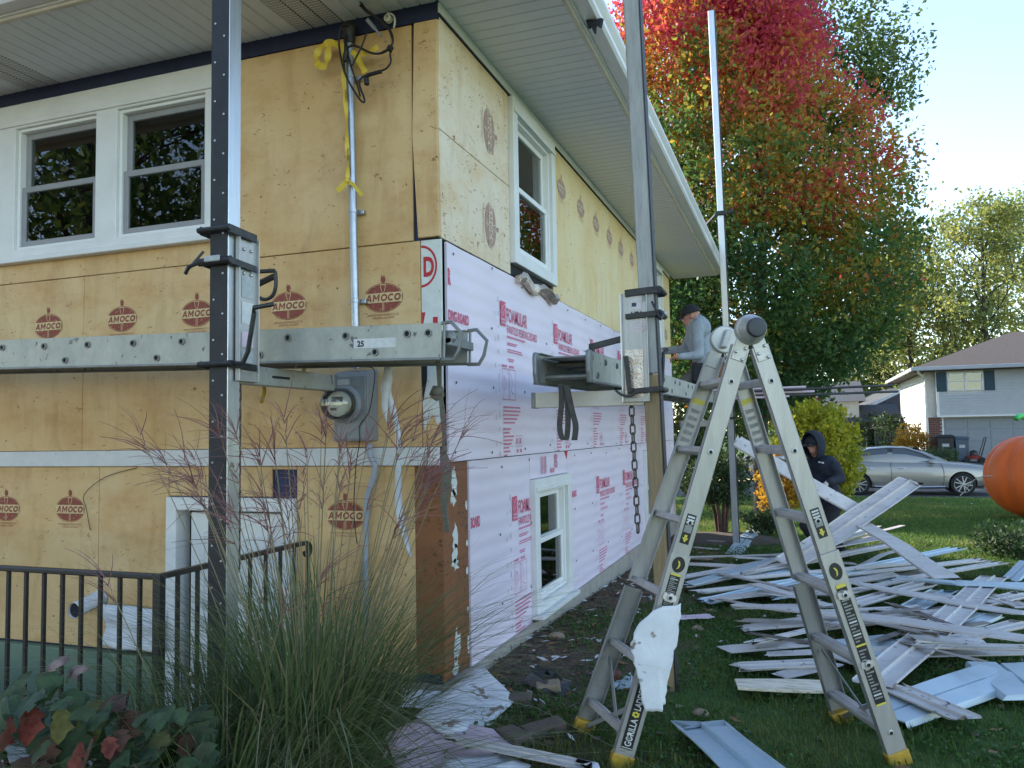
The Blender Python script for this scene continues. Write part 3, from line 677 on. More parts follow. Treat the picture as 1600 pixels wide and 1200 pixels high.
def fan_print(y0, z1, parent, cut=9.0, start=-1.0, t=.0085, low=True):
    """the maker's print: square logo, product name, small print, two drawings"""
    b = MB()
    def rect(u0, u1, v0, v1, mi=0, tt=t):
        u0, u1 = max(u0, start), min(u1, cut)
        if u1 > u0: b.face([Fr(y0 + u0, z1 + v0, tt), Fr(y0 + u1, z1 + v0, tt), Fr(y0 + u1, z1 + v1, tt), Fr(y0 + u0, z1 + v1, tt)], mi)
    def txt(s_, u, v, h, wd, mi=0, tt=t, bold=.02):
        vs, fs = textgeo(s_, bold); k = wd / vs[:, 0].max()
        keep = [f for f in fs if all(start <= u + vs[i][0] * k <= cut for i in f)]
        b.add([Fr(y0 + u + p[0] * k, z1 + v + p[1] * h, tt) for p in vs], keep, mi)
    rect(0, .10, -.165, 0)
    for k in range(10):     # the white arcs in the square
        a0 = rad(90 + k * 8); a1 = rad(98 + k * 8)
        b.face([Fr(y0 + .098 + r * math.cos(a) * .085, z1 - .105 + r * math.sin(a) * .09, t + .0006) for a, r in ((a0, 1), (a1, 1), (a1, .96), (a0, .96))], 1)
        b.face([Fr(y0 + .098 + r * math.cos(a) * .05, z1 - .105 + r * math.sin(a) * .055, t + .0006) for a, r in ((a0, 1), (a1, 1), (a1, .94), (a0, .94))], 1)
    if cut > .1: txt('OWENS', .012, -.128, .013, .075, 1, t + .0006); txt('CORNING', .012, -.150, .013, .078, 1, t + .0006)
    txt('FOAMULAR', .125, -.125, .092, .43, 0, t, .016); txt('FANFOLD RESIDING BOARD', .125, -.205, .055, .66, 0, t, .012)
    rect(.125, .50, -.236, -.222, 2)
    for v, u0, u1 in ((-.275, .13, .33), (-.287, .13, .30), (-.320, .13, .42), (-.335, .13, .44), (-.385, .13, .26), (-.398, .15, .24)): rect(u0, u1, v, v + .008, 2)
    if low:
        def frame(u0, u1, v0, v1, w_=.004):
            rect(u0, u1, v0, v0 + w_, 2); rect(u0, u1, v1 - w_, v1, 2); rect(u0, u0 + w_, v0, v1, 2); rect(u1 - w_, u1, v0, v1, 2)
        for u0 in (.02, .155):
            frame(u0, u0 + .12, -.66, -.45); rect(u0, u0 + .09, -.44, -.425, 2)
            pl = [(.03, -.62), (.03, -.50), (.07, -.53), (.075, -.57), (.04, -.60)] if u0 < .1 else [(.03, -.48), (.06, -.55), (.03, -.60), (.09, -.62)]
            for p, q in zip(pl[:-1], pl[1:]):
                if max(p[0], q[0]) + u0 < cut:
                    P, Q = Vector(Fr(y0 + u0 + p[0], z1 + p[1], t)), Vector(Fr(y0 + u0 + q[0], z1 + q[1], t)); d = (Q - P).normalized(); n = Vector((0, -d.z, d.y)) * .002
                    b.face([P - n, Q - n, Q + n, P + n], 2)
        for k, L in enumerate((.34, .34, .31, .27, .22)): rect(.03, .03 + L, -.715 - k * .026, -.704 - k * .026, 2)
        for k, L in enumerate((.14, .11, .20, .17, .15, .10, .12, .06)): rect(.03, .03 + L, -.862 - k * .025, -.850 - k * .025, 2)
        for u0 in (.27, .34): frame(u0, u0 + .055, -.98, -.90, .003); rect(u0 + .01, u0 + .045, -1.02, -.995, 2); rect(u0 + .012, u0 + .03, -.96, -.92, 2)
    for k in range(13):     # dotted measuring marks down the fold
        rect(-.045, -.038, -.02 - k * .085, .02 - k * .085 - .012 * (k % 3), 3); 
        if k % 2: rect(-.11, -.104, -.03 - k * .085, .0 - k * .085, 3)
    return b.build('printed_text', ['pink_print', 'pink_fanfold', 'pink_fine_print', 'sticker_grey'], parent, recalc=False)
pu = fanfold(.075, 8.60, 1.262, 2.506, ph=.29)
b = MB()
b.text('R', Fr(.085, 2.27, .0085), (0, 1, 0), (0, 0, 1), .085, .5, bold=.05); b.text('DING BOARD', Fr(.085, 2.065, .0085), (0, 1, 0), (0, 0, 1), .055, .62, bold=.04)
b.build('printed_text', 'pink_print', pu, recalc=False)
for y in (.93, 2.17, 3.39, 4.61, 5.83, 7.05): fan_print(y, 2.30, pu)
pl1 = fanfold(.36, 1.498, .06, 1.256, ph=.29); fanfold(1.502, 2.468, 1.079, 1.256, ph=.29); pl2 = fanfold(2.472, 5.946, .012, 1.256, ph=.29)
fanfold(5.95, 6.75, 1.164, 1.256, ph=.29); fanfold(6.754, 8.6, -.02, 1.256, ph=.29); 
b = MB(); b.panel(Fr, 5.95, 6.75, -.03, .178, -.006, .004); b.build('pink_foam_board', 'pink_fanfold', HOUSE)
b = MB(); b.text('BOARD', Fr(.372, .86, .0085), (0, 1, 0), (0, 0, 1), .06, .5, bold=.04); b.build('printed_text', 'pink_print', pl1, recalc=False)
fan_print(1.10, .985, pl1, cut=.395)
fan_print(3.50, .985, pl2); fan_print(4.72, .985, pl2)
b = MB(); b.text('R', Fr(2.485, .93, .0085), (0, 1, 0), (0, 0, 1), .07, .5, bold=.05); b.text('DING BOARD', Fr(2.485, .86, .0085), (0, 1, 0), (0, 0, 1), .05, .62, bold=.04); b.build('printed_text', 'pink_print', pl2, recalc=False)
b = MB()        # scrap turned upside down over the lower window
b.face([Fr(y, z, .0085) for y, z in ((2.0, 1.10), (2.1, 1.10), (2.1, 1.135), (2.0, 1.135))]); b.text('BO', Fr(2.12, 1.24, .0085), (0, 0, -1), (0, 1, 0), .07, .8, bold=.05)
for k in range(4): b.face([Fr(1.75 + .04 * k, 1.10, .0085), Fr(1.765 + .04 * k, 1.10, .0085), Fr(1.765 + .04 * k, 1.235, .0085), Fr(1.75 + .04 * k, 1.235, .0085)])
b.build('printed_text', 'pink_fine_print', pu, recalc=False)
b = MB(); b.prism([(2.40, 1.255), (2.50, 1.262), (2.46, 1.19)], (.0, 0, 0), (0, 1, 0), (0, 0, 1), (.009, 0, 0)); b.build('torn_corner', 'red_print', HOUSE)
# cap nails holding the pink boards
nail = None; rr = random.Random(17)
def put_nail(y, z):
    global nail
    p = Vector(Fr(y + rr.uniform(-.03, .03), z + rr.uniform(-.02, .02), .0072))
    if nail is None: b = MB(); b.lathe((0, 0, 0), (1, 0, 0), [(.009, 0), (.0085, .002), (.004, .003)], 8); nail = b.build('nail', 'dial_dark', pu); nail.location = p; return
    o = nail.copy(); COL.objects.link(o); o.location = p
for y in np.arange(.16, 8.4, .61):
    for z in (1.30, 1.72, 2.10, 2.47): put_nail(y, z)
    for z in (.30, .75, 1.21):
        if not (1.4 < y < 2.55 or 5.85 < y < 6.85 or y < .4): put_nail(y + .12, z)
# torn foil insulation under the upper window
b = MB(); rr = random.Random(9); rings = []
for i in range(13):
    y = 1.24 + i * .075; rings.append([Fr(y, 2.50 + .05 * math.sin(k * 1.05) * rr.uniform(.5, 1.2) + .02 * math.sin(i), .03 + .045 * math.cos(k * 1.05) * rr.uniform(.5, 1.2)) for k in range(6)])
b.loft(rings); b.build('torn_foil', 'foil', HOUSE, smooth=30)

# ---- windows
def sash(b, F, a0, a1, b0, b1, t, w_=.035, d=.022, mi=0): b.panel(F, a0, a1, b0, b1, t - d, t, [(a0 + w_, a1 - w_, b0 + w_, b1 - w_)], mi)
def window(F, o, units, casing, label=None, sill=.0, dark='grey_screen_frame', frame='white_trim', depth=.03, sash_m='window_vinyl', meet=.5):
    b = MB(); a0, a1, b0, b1 = o
    b.panel(F, a0, a1, b0, b1, -.015, depth, units)                     # casing boards
    w_ = b.build('window', frame, HOUSE, bevel=.004)
    if label: w_['label'] = label
    b = MB(); b.panel(F, a0 + .012, a1 - .012, b1 - .02 - casing, b1 - casing + .012, depth, depth + .012); b.build('head_trim', frame, w_, bevel=.003)
    if sill:
        b = MB(); b.panel(F, a0 - .02, a1 + .02, b0 - .005, b0 + .03, -.01, depth + sill); b.build('sill', frame, w_, bevel=.005)
    for (u0, u1, v0, v1) in units:
        b = MB(); b.panel(F, u0, u1, v0, v1, -.09, .012, [(u0 + .022, u1 - .022, v0 + .022, v1 - .022)]); b.build('jamb', sash_m, w_, bevel=.003)
        i0, i1, j0, j1 = u0 + .022, u1 - .022, v0 + .022, v1 - .022; m = j0 + (j1 - j0) * meet
        b = MB(); sash(b, F, i0, i1, m - .02, j1, -.032, .042); b.build('upper_sash', sash_m if dark != 'grey_screen_frame' else dark, w_, bevel=.003)
        b = MB(); sash(b, F, i0, i1, j0, m + .018, -.004, .040); b.build('lower_sash', dark, w_, bevel=.003)
        for (q0, q1, t) in ((m + .02, j1 - .04, -.044), (j0 + .038, m - .02, -.016)):
            b = MB(); b.panel(F, i0 + .038, i1 - .038, q0, q1, t - .003, t); b.build('pane', 'window_glass', w_)
    return w_
window(Ff, FW, [(-3.215, -2.485, 2.735, 3.59), (-2.305, -1.59, 2.735, 3.59)], .14, 'white double window with grey sashes', sill=.03, depth=.035)
window(Fr, SW[0], [(1.265, 2.105, 2.69, 3.68)], .09, sill=.0, depth=.04, dark='window_vinyl')
window(Fr, SW[1], [(1.60, 2.37, .185, .985)], .07, sill=.05, depth=.045, dark='window_vinyl', meet=.53)
window(Fr, SW[2], [(7.13, 7.67, 2.69, 3.70)], .08, depth=.04, dark='window_vinyl')
window(Fr, SW[3], [(6.03, 6.67, .27, 1.08)], .07, sill=.04, depth=.045, dark='window_vinyl')
b = MB(); n = 16
for i in range(n):
    y0 = 1.32 + .42 * i / n; b.add([(-.13 - .02 * (i % 2), y0, 2.72), (-.13 - .02 * ((i + 1) % 2), y0 + .42 / n, 2.72), (-.13 - .02 * ((i + 1) % 2), y0 + .42 / n, 3.15), (-.13 - .02 * (i % 2), y0, 3.15)], [(0, 1, 2, 3)])
b.build('curtain', 'curtain', HOUSE, smooth=True)
# ---- basement door in the stairwell
b = MB(); b.panel(Ff, DR[0], DR[1], -1.0, DR[3], -.10, .03, [(-1.80, -1.02, -1.02, .975)]); dr = b.build('door', 'white_trim', HOUSE, bevel=.005)
b = MB(); b.panel(Ff, -1.735, -1.03, -.99, .96, -.07, -.03); b.build('door_leaf', 'door_white', dr, bevel=.004)
for (a0, a1, b0, b1) in ((-1.65, -1.42, .25, .82), (-1.34, -1.11, .25, .82), (-1.65, -1.42, -.85, .1), (-1.34, -1.11, -.85, .1)):
    b = MB(); b.panel(Ff, a0, a1, b0, b1, -.032, -.022, [(a0 + .02, a1 - .02, b0 + .02, b1 - .02)]); b.panel(Ff, a0 + .045, a1 - .045, b0 + .045, b1 - .045, -.032, -.020); b.build('door_panel', 'door_white', dr, bevel=.005)
b = MB(); b.lathe(Ff(-1.66, -.02, -.03), (0, -1, 0), [(.012, 0), (.012, .03), (.03, .045), (.03, .06), (.012, .07)]); b.build('door_handle', 'chrome', dr, smooth=40)
# ---- eaves: soffit panels, trims, gutters, roof
ZF = 3.868
SF = MB(); SF.box(-8.7, .02, -.735, .0, ZF + .012, ZF + .03); SF.box(.022, .70, -.735, 8.98, ZF + .012, ZF + .03); sof = SF.build('soffit', 'soffit_side', HOUSE)
def spanel(kind):
    key = 'sp' + kind
    if key in MATS: return MATS[key]
    return None
def soffit_vent():
    t = NT('soffit_vent'); v = t.coord('Object')
    sp = t.n('ShaderNodeSeparateXYZ'); t.l(v, sp.inputs[0])
    fx = t.math('FRACT', t.math('MULTIPLY', sp.outputs[0], 100.0)); fy = t.math('FRACT', t.math('MULTIPLY', sp.outputs[1], 42.0))
    m = t.math('MULTIPLY', t.math('LESS_THAN', t.math('ABSOLUTE', t.math('SUBTRACT', fx, .5)), .24), t.math('LESS_THAN', t.math('ABSOLUTE', t.math('SUBTRACT', fy, .5)), .36))
    t.bsdf(t.mix(m, (0.74, 0.74, 0.75), (0.07, 0.07, 0.08)), .5); MATS['soffit_vent'] = t.m
soffit_vent()
tmpl = {}
def soffit_piece(mx, length, along_x, m):
    """one strip of panel, edges turned up into a groove"""
    b = MB(); wd = .1016; pr = [(0, .012), (.004, .001), (wd - .010, .001), (wd - .006, .008), (wd - .0005, .012)]
    rings = [[(p[0], e, p[1]) if along_x else (e, p[0], p[1]) for p in pr] for e in (0, length)]
    b.loft(rings, caps=False, closed=False)
    return b
def place_piece(key, length, along_x, m, loc):
    if key not in tmpl:
        b = soffit_piece(0, length, along_x, m); o = b.build('soffit_panel', m, sof); tmpl[key] = o.data; o.location = loc; return
    o = bpy.data.objects.new('soffit_panel', tmpl[key]); COL.objects.link(o); o.parent = sof; o.location = loc
x = -.10; k = 0
while x > -6.2:
    vent = 2 <= (k % 22) - 4 < 5
    place_piece('fv' if vent else 'f', .715, True, 'soffit_vent' if vent else 'soffit_white', (x - .0, -.72, ZF - .012 + .012 - .0)); x -= .1016; k += 1
y = -.72
while y < 8.95:
    place_piece('r', .655, False, 'soffit_side', (.012, y, ZF)); y += .1016
def strip(name, m, pts, prof, bev=0):
    b = MB(); b.loft([[Vector(p) + Vector(q) for q in prof(i)] for i, p in enumerate(pts)], caps=True); return b.build(name, m, HOUSE, bevel=bev)
b = MB(); b.box(-8.7, .70, -.76, -.722, ZF - .012, ZF + .02); b.build('soffit_trim', 'trim_beige', HOUSE, bevel=.006)
b = MB(); b.box(.668, .70, -.72, 8.98, ZF - .012, ZF + .02); b.build('soffit_trim', 'trim_beige', HOUSE, bevel=.006)
b = MB(); b.box(-8.7, .715, -.775, -.761, ZF + .002, 4.02); b.box(.701, .716, -.76, 8.99, ZF + .002, 4.02); b.build('fascia', 'soffit_side', HOUSE)
prof = [(0, .015), (.085, .012), (.100, .03), (.100, .06), (.118, .085), (.128, .10), (.128, .125), (.118, .125), (.116, .10), (.09, .085), (.088, .035), (.0, .03)]
b = MB(); b.loft([[(x, -.776 - p[0], ZF + p[1]) for p in prof] for x in (-8.75, -2.55)]); b.build('gutter', 'gutter_white', HOUSE)
b = MB(); b.loft([[(x, -.776 - p[0], ZF + p[1]) for p in prof] for x in (-2.545, .717)]); b.build('gutter', 'gutter_white', HOUSE)
b = MB(); b.loft([[(.717 + p[0], y, ZF + p[1]) for p in prof] for y in (-.90, 9.02)]); b.build('gutter', 'gutter_white', HOUSE)
b = MB(); b.prism([(0, 0), (.1, .01), (.085, -.05), (.055, -.03), (.05, -.085), (.03, -.03), (.012, -.05)], (.735, .52, ZF + .01), (.9, .3, 0), (0, 0, 1), (.01, .02, 0)); b.build('gutter_outlet', 'dark_gap', HOUSE)
b = MB(); b.box(0.004, .016, .0, 8.6, 3.806, ZF - .002); b.build('wall_moulding', 'soffit_side', HOUSE)
b = MB(); b.box(-.002, .010, .0, 8.6, 3.795, 3.806); b.build('wall_dark_line', 'dark_gap', HOUSE)  # thin near-black strip along the top of the side wall boards
b = MB(); E0 = (-8.75, -.90, 4.0); rz = 5.65
vs = [(-8.75, -.80, 4.0), (.74, -.80, 4.0), (.74, 9.05, 4.0), (-8.75, 9.05, 4.0), (-4.0, 3.6, rz), (-4.0, 4.6, rz)]
b.add(vs + [(p[0], p[1], p[2] + .03) for p in vs], [(0, 1, 4), (1, 2, 5, 4), (2, 3, 5), (3, 0, 4, 5), (6, 7, 10), (7, 8, 11, 10), (8, 9, 11), (9, 6, 10, 11), (0, 1, 7, 6), (1, 2, 8, 7), (2, 3, 9, 8), (3, 0, 6, 9)])
b.build('roof', 'shingle', HOUSE)
# vent pipe stub and the white sheet hanging from it
VP = thing('dryer_vent', 'short crumpled white vent pipe stub poking out of the yellow wall', 'vent pipe', at(152, 940, 'y', 0))
b = MB(); p = at(158, 935, 'y', 0); rings = []
for i in range(9):
    q = p + Vector((-.02 - .004 * i, -.02 * i, -.006 * i)); r = .048 + (.004 if i % 2 else 0)
    rings.append([q + Vector((math.cos(a) * r, 0, math.sin(a) * r)) for a in (2 * math.pi * k / 12 for k in range(12))])
b.loft(rings, caps=False); b.build('duct', 'white_cloth', VP, smooth=30)
b = MB(); b.lathe(Vector(rings[-1][0]) * .5 + Vector(rings[-1][6]) * .5 + Vector((0, .012, 0)), (0, 1, 0), [(.044, 0), (.044, .002)]); b.build('duct_mouth', 'dark_gap', VP)
b = MB(); b.lathe(p + Vector((0, -.004, 0)), (0, -1, 0), [(.06, 0), (.06, .004), (.05, .006)]); b.build('collar', 'galvanised', VP)
b = MB(); nx, nz = 12, 9; rr = random.Random(4); P0, P1 = at(160, 940, 'y', -.05), at(258, 1018, 'y', -.05)
grid = []
for i in range(nx + 1):
    for j in range(nz + 1):
        u, v = i / nx, j / nz; zt = P0.z - .01 - .015 * u; zb = P1.z + .05 * (1 - u) ** 3 * 0 - .005; x = P0.x + (P1.x - P0.x) * u
        if i == 0: x += .04 * math.sin(v * 3.1) - .0
        grid.append((x, -.058 - .012 * math.sin(u * 11 + v * 4) - .012 * math.sin(v * 9 - u * 3) - rr.uniform(0, .006), zt + (zb - zt) * v))
b.add(grid, [(i * (nz + 1) + j, (i + 1) * (nz + 1) + j, (i + 1) * (nz + 1) + j + 1, i * (nz + 1) + j + 1) for i in range(nx) for j in range(nz)])
o = b.build('plastic_sheet', 'white_cloth', smooth=True); s_ = o.modifiers.new('s', 'SOLIDIFY'); s_.thickness = .002
tag(o, 'wrinkled white plastic sheet hung below the vent pipe behind the railing', 'plastic sheet')
# ------------------------------------------------------------------ railing round the stairwell
RL = thing('stair_railing', 'black wrought iron railing with thin balusters around the stairwell', 'railing', (-0.78, -1.24, 0))
XP, YP = -0.78, -1.24
b = MB(); b.box(XP - .02, XP + .02, YP - .02, YP + .02, -.05, .835); b.build('post', 'black_iron', RL, bevel=.003)
b = MB(); b.box(-7.9, XP - .022, YP - .02, YP + .02, .812, .835); b.build('top_rail', 'black_iron', RL, bevel=.005)
b = MB(); b.box(XP - .02, XP + .02, YP + .022, -.16, .812, .835); pts = [(XP, -.16, .823)]
for k in range(10): a = rad(90 - k * 30); pts.append((XP, -.135 + .045 * math.cos(a) * (1 - k * .05), .778 + .045 * math.sin(a) * (1 - k * .05)))
b.tube(pts, .012, 6); b.build('top_rail', 'black_iron', RL, bevel=.004)
b = MB(); b.box(-7.9, XP - .022, YP - .014, YP + .014, .05, .075); b.build('bottom_rail', 'black_iron', RL)
b = MB(); b.box(XP - .014, XP + .014, YP + .022, -.1, .05, .075); b.build('bottom_rail', 'black_iron', RL)
x = XP - .105
while x > -4.2:
    b = MB(); b.box(x - .0075, x + .0075, YP - .0075, YP + .0075, .076, .811); b.build('baluster', 'black_iron', RL); x -= .112
y = YP + .11
while y < -.1:
    b = MB(); b.box(XP - .0075, XP + .0075, y - .0075, y + .0075, .076, .811); b.build('baluster', 'black_iron', RL); y += .125

# ------------------------------------------------------------------ electric service
A = lambda px, py, y=0.0: at(px, py, 'y', y)
p0, p1 = A(521, 690, -.12), A(574, 583, -.12)
MT = thing('electric_meter', 'grey electric meter box with round glass meter on the yellow wall', 'electric meter', (p0.x, 0, p0.z))
b = MB(); b.prism([(0, 0), (.12, 0), (.12, p1.z - p0.z - .01), (.10, p1.z - p0.z + .01), (0, p1.z - p0.z + .03)], (p0.x, 0, p0.z), (0, -1, 0), (0, 0, 1), (p1.x - p0.x, 0, 0)); b.build('box', 'meter_grey', MT, bevel=.005)
b = MB(); b.box(p0.x + .008, p1.x - .008, -.128, -.1205, p0.z + .01, p1.z - .012); b.build('cover', 'meter_grey', MT, bevel=.003)
mc = A(541, 632, -.13)
b = MB(); b.lathe(mc, (0, -1, 0), [(.105, 0), (.105, .02), (.092, .03), (.092, .045)], 28); b.build('socket_ring', 'meter_grey', MT, smooth=35)
b = MB(); b.lathe(mc + V(0, -.046, 0), (0, -1, 0), [(.082, 0), (.082, .012)], 28); b.build('meter_base', 'dial_dark', MT)
b = MB(); b.lathe(mc + V(0, -.06, 0), (0, -1, 0), [(.07, 0), (.07, .03)], 24); b.build('dial', 'dial_white', MT)
b = MB(); b.box(mc.x - .035, mc.x + .035, mc.y - .0935, mc.y - .092, mc.z + .012, mc.z + .04); b.box(mc.x - .045, mc.x - .005, mc.y - .0935, mc.y - .092, mc.z - .035, mc.z - .02); b.build('display', 'dial_dark', MT)
b = MB(); b.lathe(mc + V(0, -.046, 0), (0, -1, 0), [(.088, 0), (.088, .075), (.082, .088), (.06, .095), (.001, .097)], 28, caps=False); b.build('glass_cover', 'meter_glass', MT, smooth=60)
b = MB(); b.box(p0.x + .02, p0.x + .11, -.1295, -.1285, p1.z - .06, p1.z - .03); b.build('label_plate', 'label_grey', MT)
b = MB(); b.lathe(V(p1.x - .06, -.128, p1.z - .05), (0, -1, 0), [(.026, 0), (.026, .004), (.02, .005)], 20); b.build('knockout', 'meter_grey', MT)
CY = -.065
c0, c1 = A(557, 576, CY), A(546, 66, CY)
CP = thing('service_conduit', 'galvanised service mast pipe climbing the yellow wall to the eaves', 'pipe', c0)
b = MB(); b.cyl(c0, c1, .0235, 16); b.build('pipe', 'galvanised', CP, smooth=40)
for py in (120, 330, 470):
    q = A(546 + (py - 66) * .0216, py, CY); b = MB(); b.lathe(q - V(0, 0, .012), (0, 0, 1), [(.0265, 0), (.0265, .024)], 16); b.box(q.x - .05, q.x + .05, -.035, -.004, q.z - .012, q.z + .012); b.build('pipe_strap', 'galvanised', CP, bevel=.002)
b = MB(); b.lathe(c1, (0, 0, 1), [(.032, -.01), (.036, .02), (.034, .05), (.04, .06), (.045, .09), (.03, .115), (.008, .125)], 16); b.build('weatherhead', 'cable_black', CP, smooth=40)
b = MB(); b.tube([A(577, 692, -.06), A(578, 712, -.06), A(586, 728, -.05), A(584, 745, -.045), A(574, 775, -.04), A(571, 860, -.04), A(572, 1000, -.04)], .0175, 10); o = b.build('ground_conduit', 'grey_pvc', None, smooth=True); tag(o, 'grey plastic conduit bending down the wall below the meter box', 'conduit')
def crop(cx, cy, s, pts, y=-.09): return [A(cx + u / s, cy + v / s, y) for u, v in pts]
def smooth_pts(pts, n=4):
    pts = [Vector(p) for p in pts]; out = []
    for i in range(len(pts) - 1):
        p0 = pts[max(i - 1, 0)]; p1 = pts[i]; p2 = pts[i + 1]; p3 = pts[min(i + 2, len(pts) - 1)]
        for k in range(n):
            t = k / n; out.append(.5 * ((2 * p1) + (p2 - p0) * t + (2 * p0 - 5 * p1 + 4 * p2 - p3) * t * t + (3 * p1 - p0 - 3 * p2 + p3) * t ** 3))
    out.append(pts[-1]); return out
WR = thing('service_cables', 'tangle of black service cables looping round the weatherhead under the eaves', 'cable', A(550, 160, -.09))
def cable(name, pts, r, y=-.1, m='cable_black', n=6):
    b = MB(); b.tube(smooth_pts(crop(480, 0, 7.5, pts, y)), r, n); return b.build(name, m, WR, smooth=True)
cable('cable', [(560, -60), (580, 10), (640, 80), (700, 140), (800, 190), (900, 260), (970, 350), (1003, 450), (985, 540), (900, 610), (800, 630), (700, 600), (600, 550), (520, 535), (470, 565)], .0068, -.13)
cable('cable', [(600, -60), (620, 10), (680, 100), (740, 150), (850, 230), (940, 320), (985, 420), (1000, 500), (960, 570), (880, 610)], .006, -.15)
cable('cable', [(480, 300), (420, 290), (385, 360), (370, 480), (385, 620), (420, 790), (470, 920), (540, 1050), (620, 1170), (668, 1200), (665, 1140), (625, 1040), (610, 960), (640, 910), (700, 880), (830, 840), (930, 800), (980, 720), (972, 640), (985, 560)], .0058, -.12)
cable('cable', [(455, 410), (470, 600), (510, 760), (560, 920), (600, 1040), (620, 1130)], .0056, -.11)
cable('cable', [(700, 380), (640, 540), (580, 660), (520, 770), (500, 700)], .0052, -.14)
cable('cable', [(440, 440), (440, 600), (432, 720), (440, 830)], .005, -.12)
cable('splice', [(462, 590), (448, 650), (445, 720)], .014, -.125)
cable('connector', [(700, 885), (780, 860), (870, 838)], .0115, -.13); cable('connector', [(690, 905), (700, 990)], .016, -.13); cable('connector', [(985, 540), (955, 600)], .018, -.13)
cable('pale_lead', [(940, 150), (1010, 180), (1028, 250), (1015, 330)], .006, -.05, 'dial_white')
DI = thing('cable_clamp', 'grey wedge clamp holding the service drop wire under the eaves', 'clamp', A(582, 38, -.12))
b = MB(); q = crop(480, 0, 7.5, [(705, 230), (790, 330), (870, 420), (960, 500)], -.12); b.bar(q[0], q[1], .02, .022); b.bar(q[1], q[2], .014, .014); b.tube(q[2:], .003, 5); b.build('wedge', 'galvanised', DI, bevel=.002)
b = MB(); q = crop(480, 0, 7.5, [(965, 235)], -.03)[0]; b.lathe(q, (0, -1, 0), [(.022, 0), (.022, .03), (.012, .034), (.01, .02)], 14); o = b.build('insulator', 'dial_white', None, smooth=40); tag(o, 'small white screw eye insulator fixed to the dark strip under the eaves', 'insulator')
TP = thing('caution_tape', 'yellow printed caution tape knotted round the service pipe', 'caution tape', A(546, 290, -.1))
def tape(pts, wd, y=-.105, name='tape', org=(480, 0, 7.5), tilt=0.0):
    P = smooth_pts(crop(*org, pts, y), 4); ws = []
    for i, p in enumerate(P):
        d = (P[min(i + 1, len(P) - 1)] - P[max(i - 1, 0)]).normalized(); sd = d.cross(V(0, -1, 0)); sd = sd.normalized() if sd.length > .05 else V(1, 0, 0)
        a = tilt * math.sin(i * .9); ws.append((sd * math.cos(a) + V(0, -1, 0) * math.sin(a)) * wd / 2)
    b = MB(); b.ribbon(P, ws); return b.build(name, 'tape_yellow', TP, smooth=True, recalc=False)
tape([(425, 540), (420, 700), (425, 900), (440, 1080), (445, 1190)], .028, tilt=.3); tape([(415, 0), (435, 240), (440, 540), (450, 720), (445, 900)], .024, org=(480, 150, 7.06), tilt=.7)
tape([(430, 560), (350, 520), (270, 500), (180, 530), (120, 620), (110, 720), (150, 775), (210, 760), (240, 680), (250, 560), (290, 505)], .04, tilt=.5)
tape([(520, 600), (580, 640), (700, 620), (830, 545)], .03, tilt=.4); tape([(570, 640), (620, 740), (680, 850)], .034, tilt=.4)
tape([(445, 930), (400, 980), (330, 1050)], .036, org=(480, 150, 7.06), y=-.12); tape([(440, 940), (500, 970), (560, 1040), (610, 1100)], .022, org=(480, 150, 7.06), y=-.12)
b = MB(); b.sphere(A(480 + 440 / 7.06, 150 + 935 / 7.06, -.11), .016, 8, 6, sz=1.2); b.build('knot', 'tape_yellow', TP, smooth=True)
b = MB(); q0, q1 = A(542.5, 232, -.118), A(541.5, 272, -.118); b.text('PROHIBIDO', q0, (q1 - q0), V(1, 0, 0), .011, .9, bold=.02); b.build('printed_text', 'ink_black', TP, recalc=False)
b = MB(); q0, q1 = A(538.5, 140, -.118), A(541, 178, -.118); b.text('CUIDADO', q0, (q1 - q0), V(1, 0, 0), .012, .9, bold=.02); b.build('printed_text', 'ink_black', TP, recalc=False)
b = MB(); b.tube(smooth_pts([A(568, 573, -.125), A(585, 578, -.125), A(583, 610, -.135), A(576, 645, -.135), A(562, 665, -.135), A(562, 690, -.13), A(556, 730, -.05), A(553, 800, -.04), A(558, 850, -.04)]), .003, 5); o = b.build('thin_wire', 'cable_black', None, smooth=True); tag(o, 'thin dark wire wandering down over the meter box cover', 'wire')
b = MB(); b.tube(smooth_pts([A(214, 731, -.01), A(165, 745, -.02), A(132, 772, -.03), A(135, 795, -.02), A(141, 828, -.01)]), .0025, 5); o = b.build('thin_wire', 'chip_brown', None, smooth=True); tag(o, 'thin brown wire bent over the lower yellow boards beside the printed logo', 'wire')

# ------------------------------------------------------------------ scaffold: poles, jacks, planks
def pole(name, p, q, wd, label, up_m, low_m=None, split=None, rub=(0, -1, 0), screws=True):
    p, q = Vector(p), Vector(q); T = thing(name, label, 'scaffold pole', p, 'scaffold poles')
    d = (q - p).normalized(); r = Vector(rub).normalized(); r = (r - d * r.dot(d)).normalized(); s_ = d.cross(r)
    def seg(a, c, m, nm):
        b = MB(); P, Q = p.lerp(q, a), p.lerp(q, c); b.obox((P + Q) / 2, d * (Q - P).length / 2, r * wd / 2, s_ * wd / 2); b.build(nm, m, T, bevel=.006)
    if split: seg(0, split - .001, low_m, 'lower_pole'); seg(split, 1, up_m, 'upper_pole')
    else: seg(0, 1, up_m, 'pole')
    b = MB(); c = (p + q) / 2 + r * (wd / 2 + .003); b.obox(c, d * (q - p).length / 2, r * .003, s_ * (wd / 2 + .001)); b.build('rubber_face', 'black_rubber', T)
    if screws:
        L = (q - p).length; k = 0; z = .1
        while z < L:
            P = p + d * z + r * (wd / 2 + .0065) + s_ * wd * (.27 if k % 2 else -.27); b = MB(); b.lathe(P, r, [(.0055, 0), (.005, .002), (.002, .003)], 8); b.build('screw', 'bolt_metal', T); z += .065 if k % 2 else .115; k += 1
    return T
P1 = V(-.554, -1.10, 0)
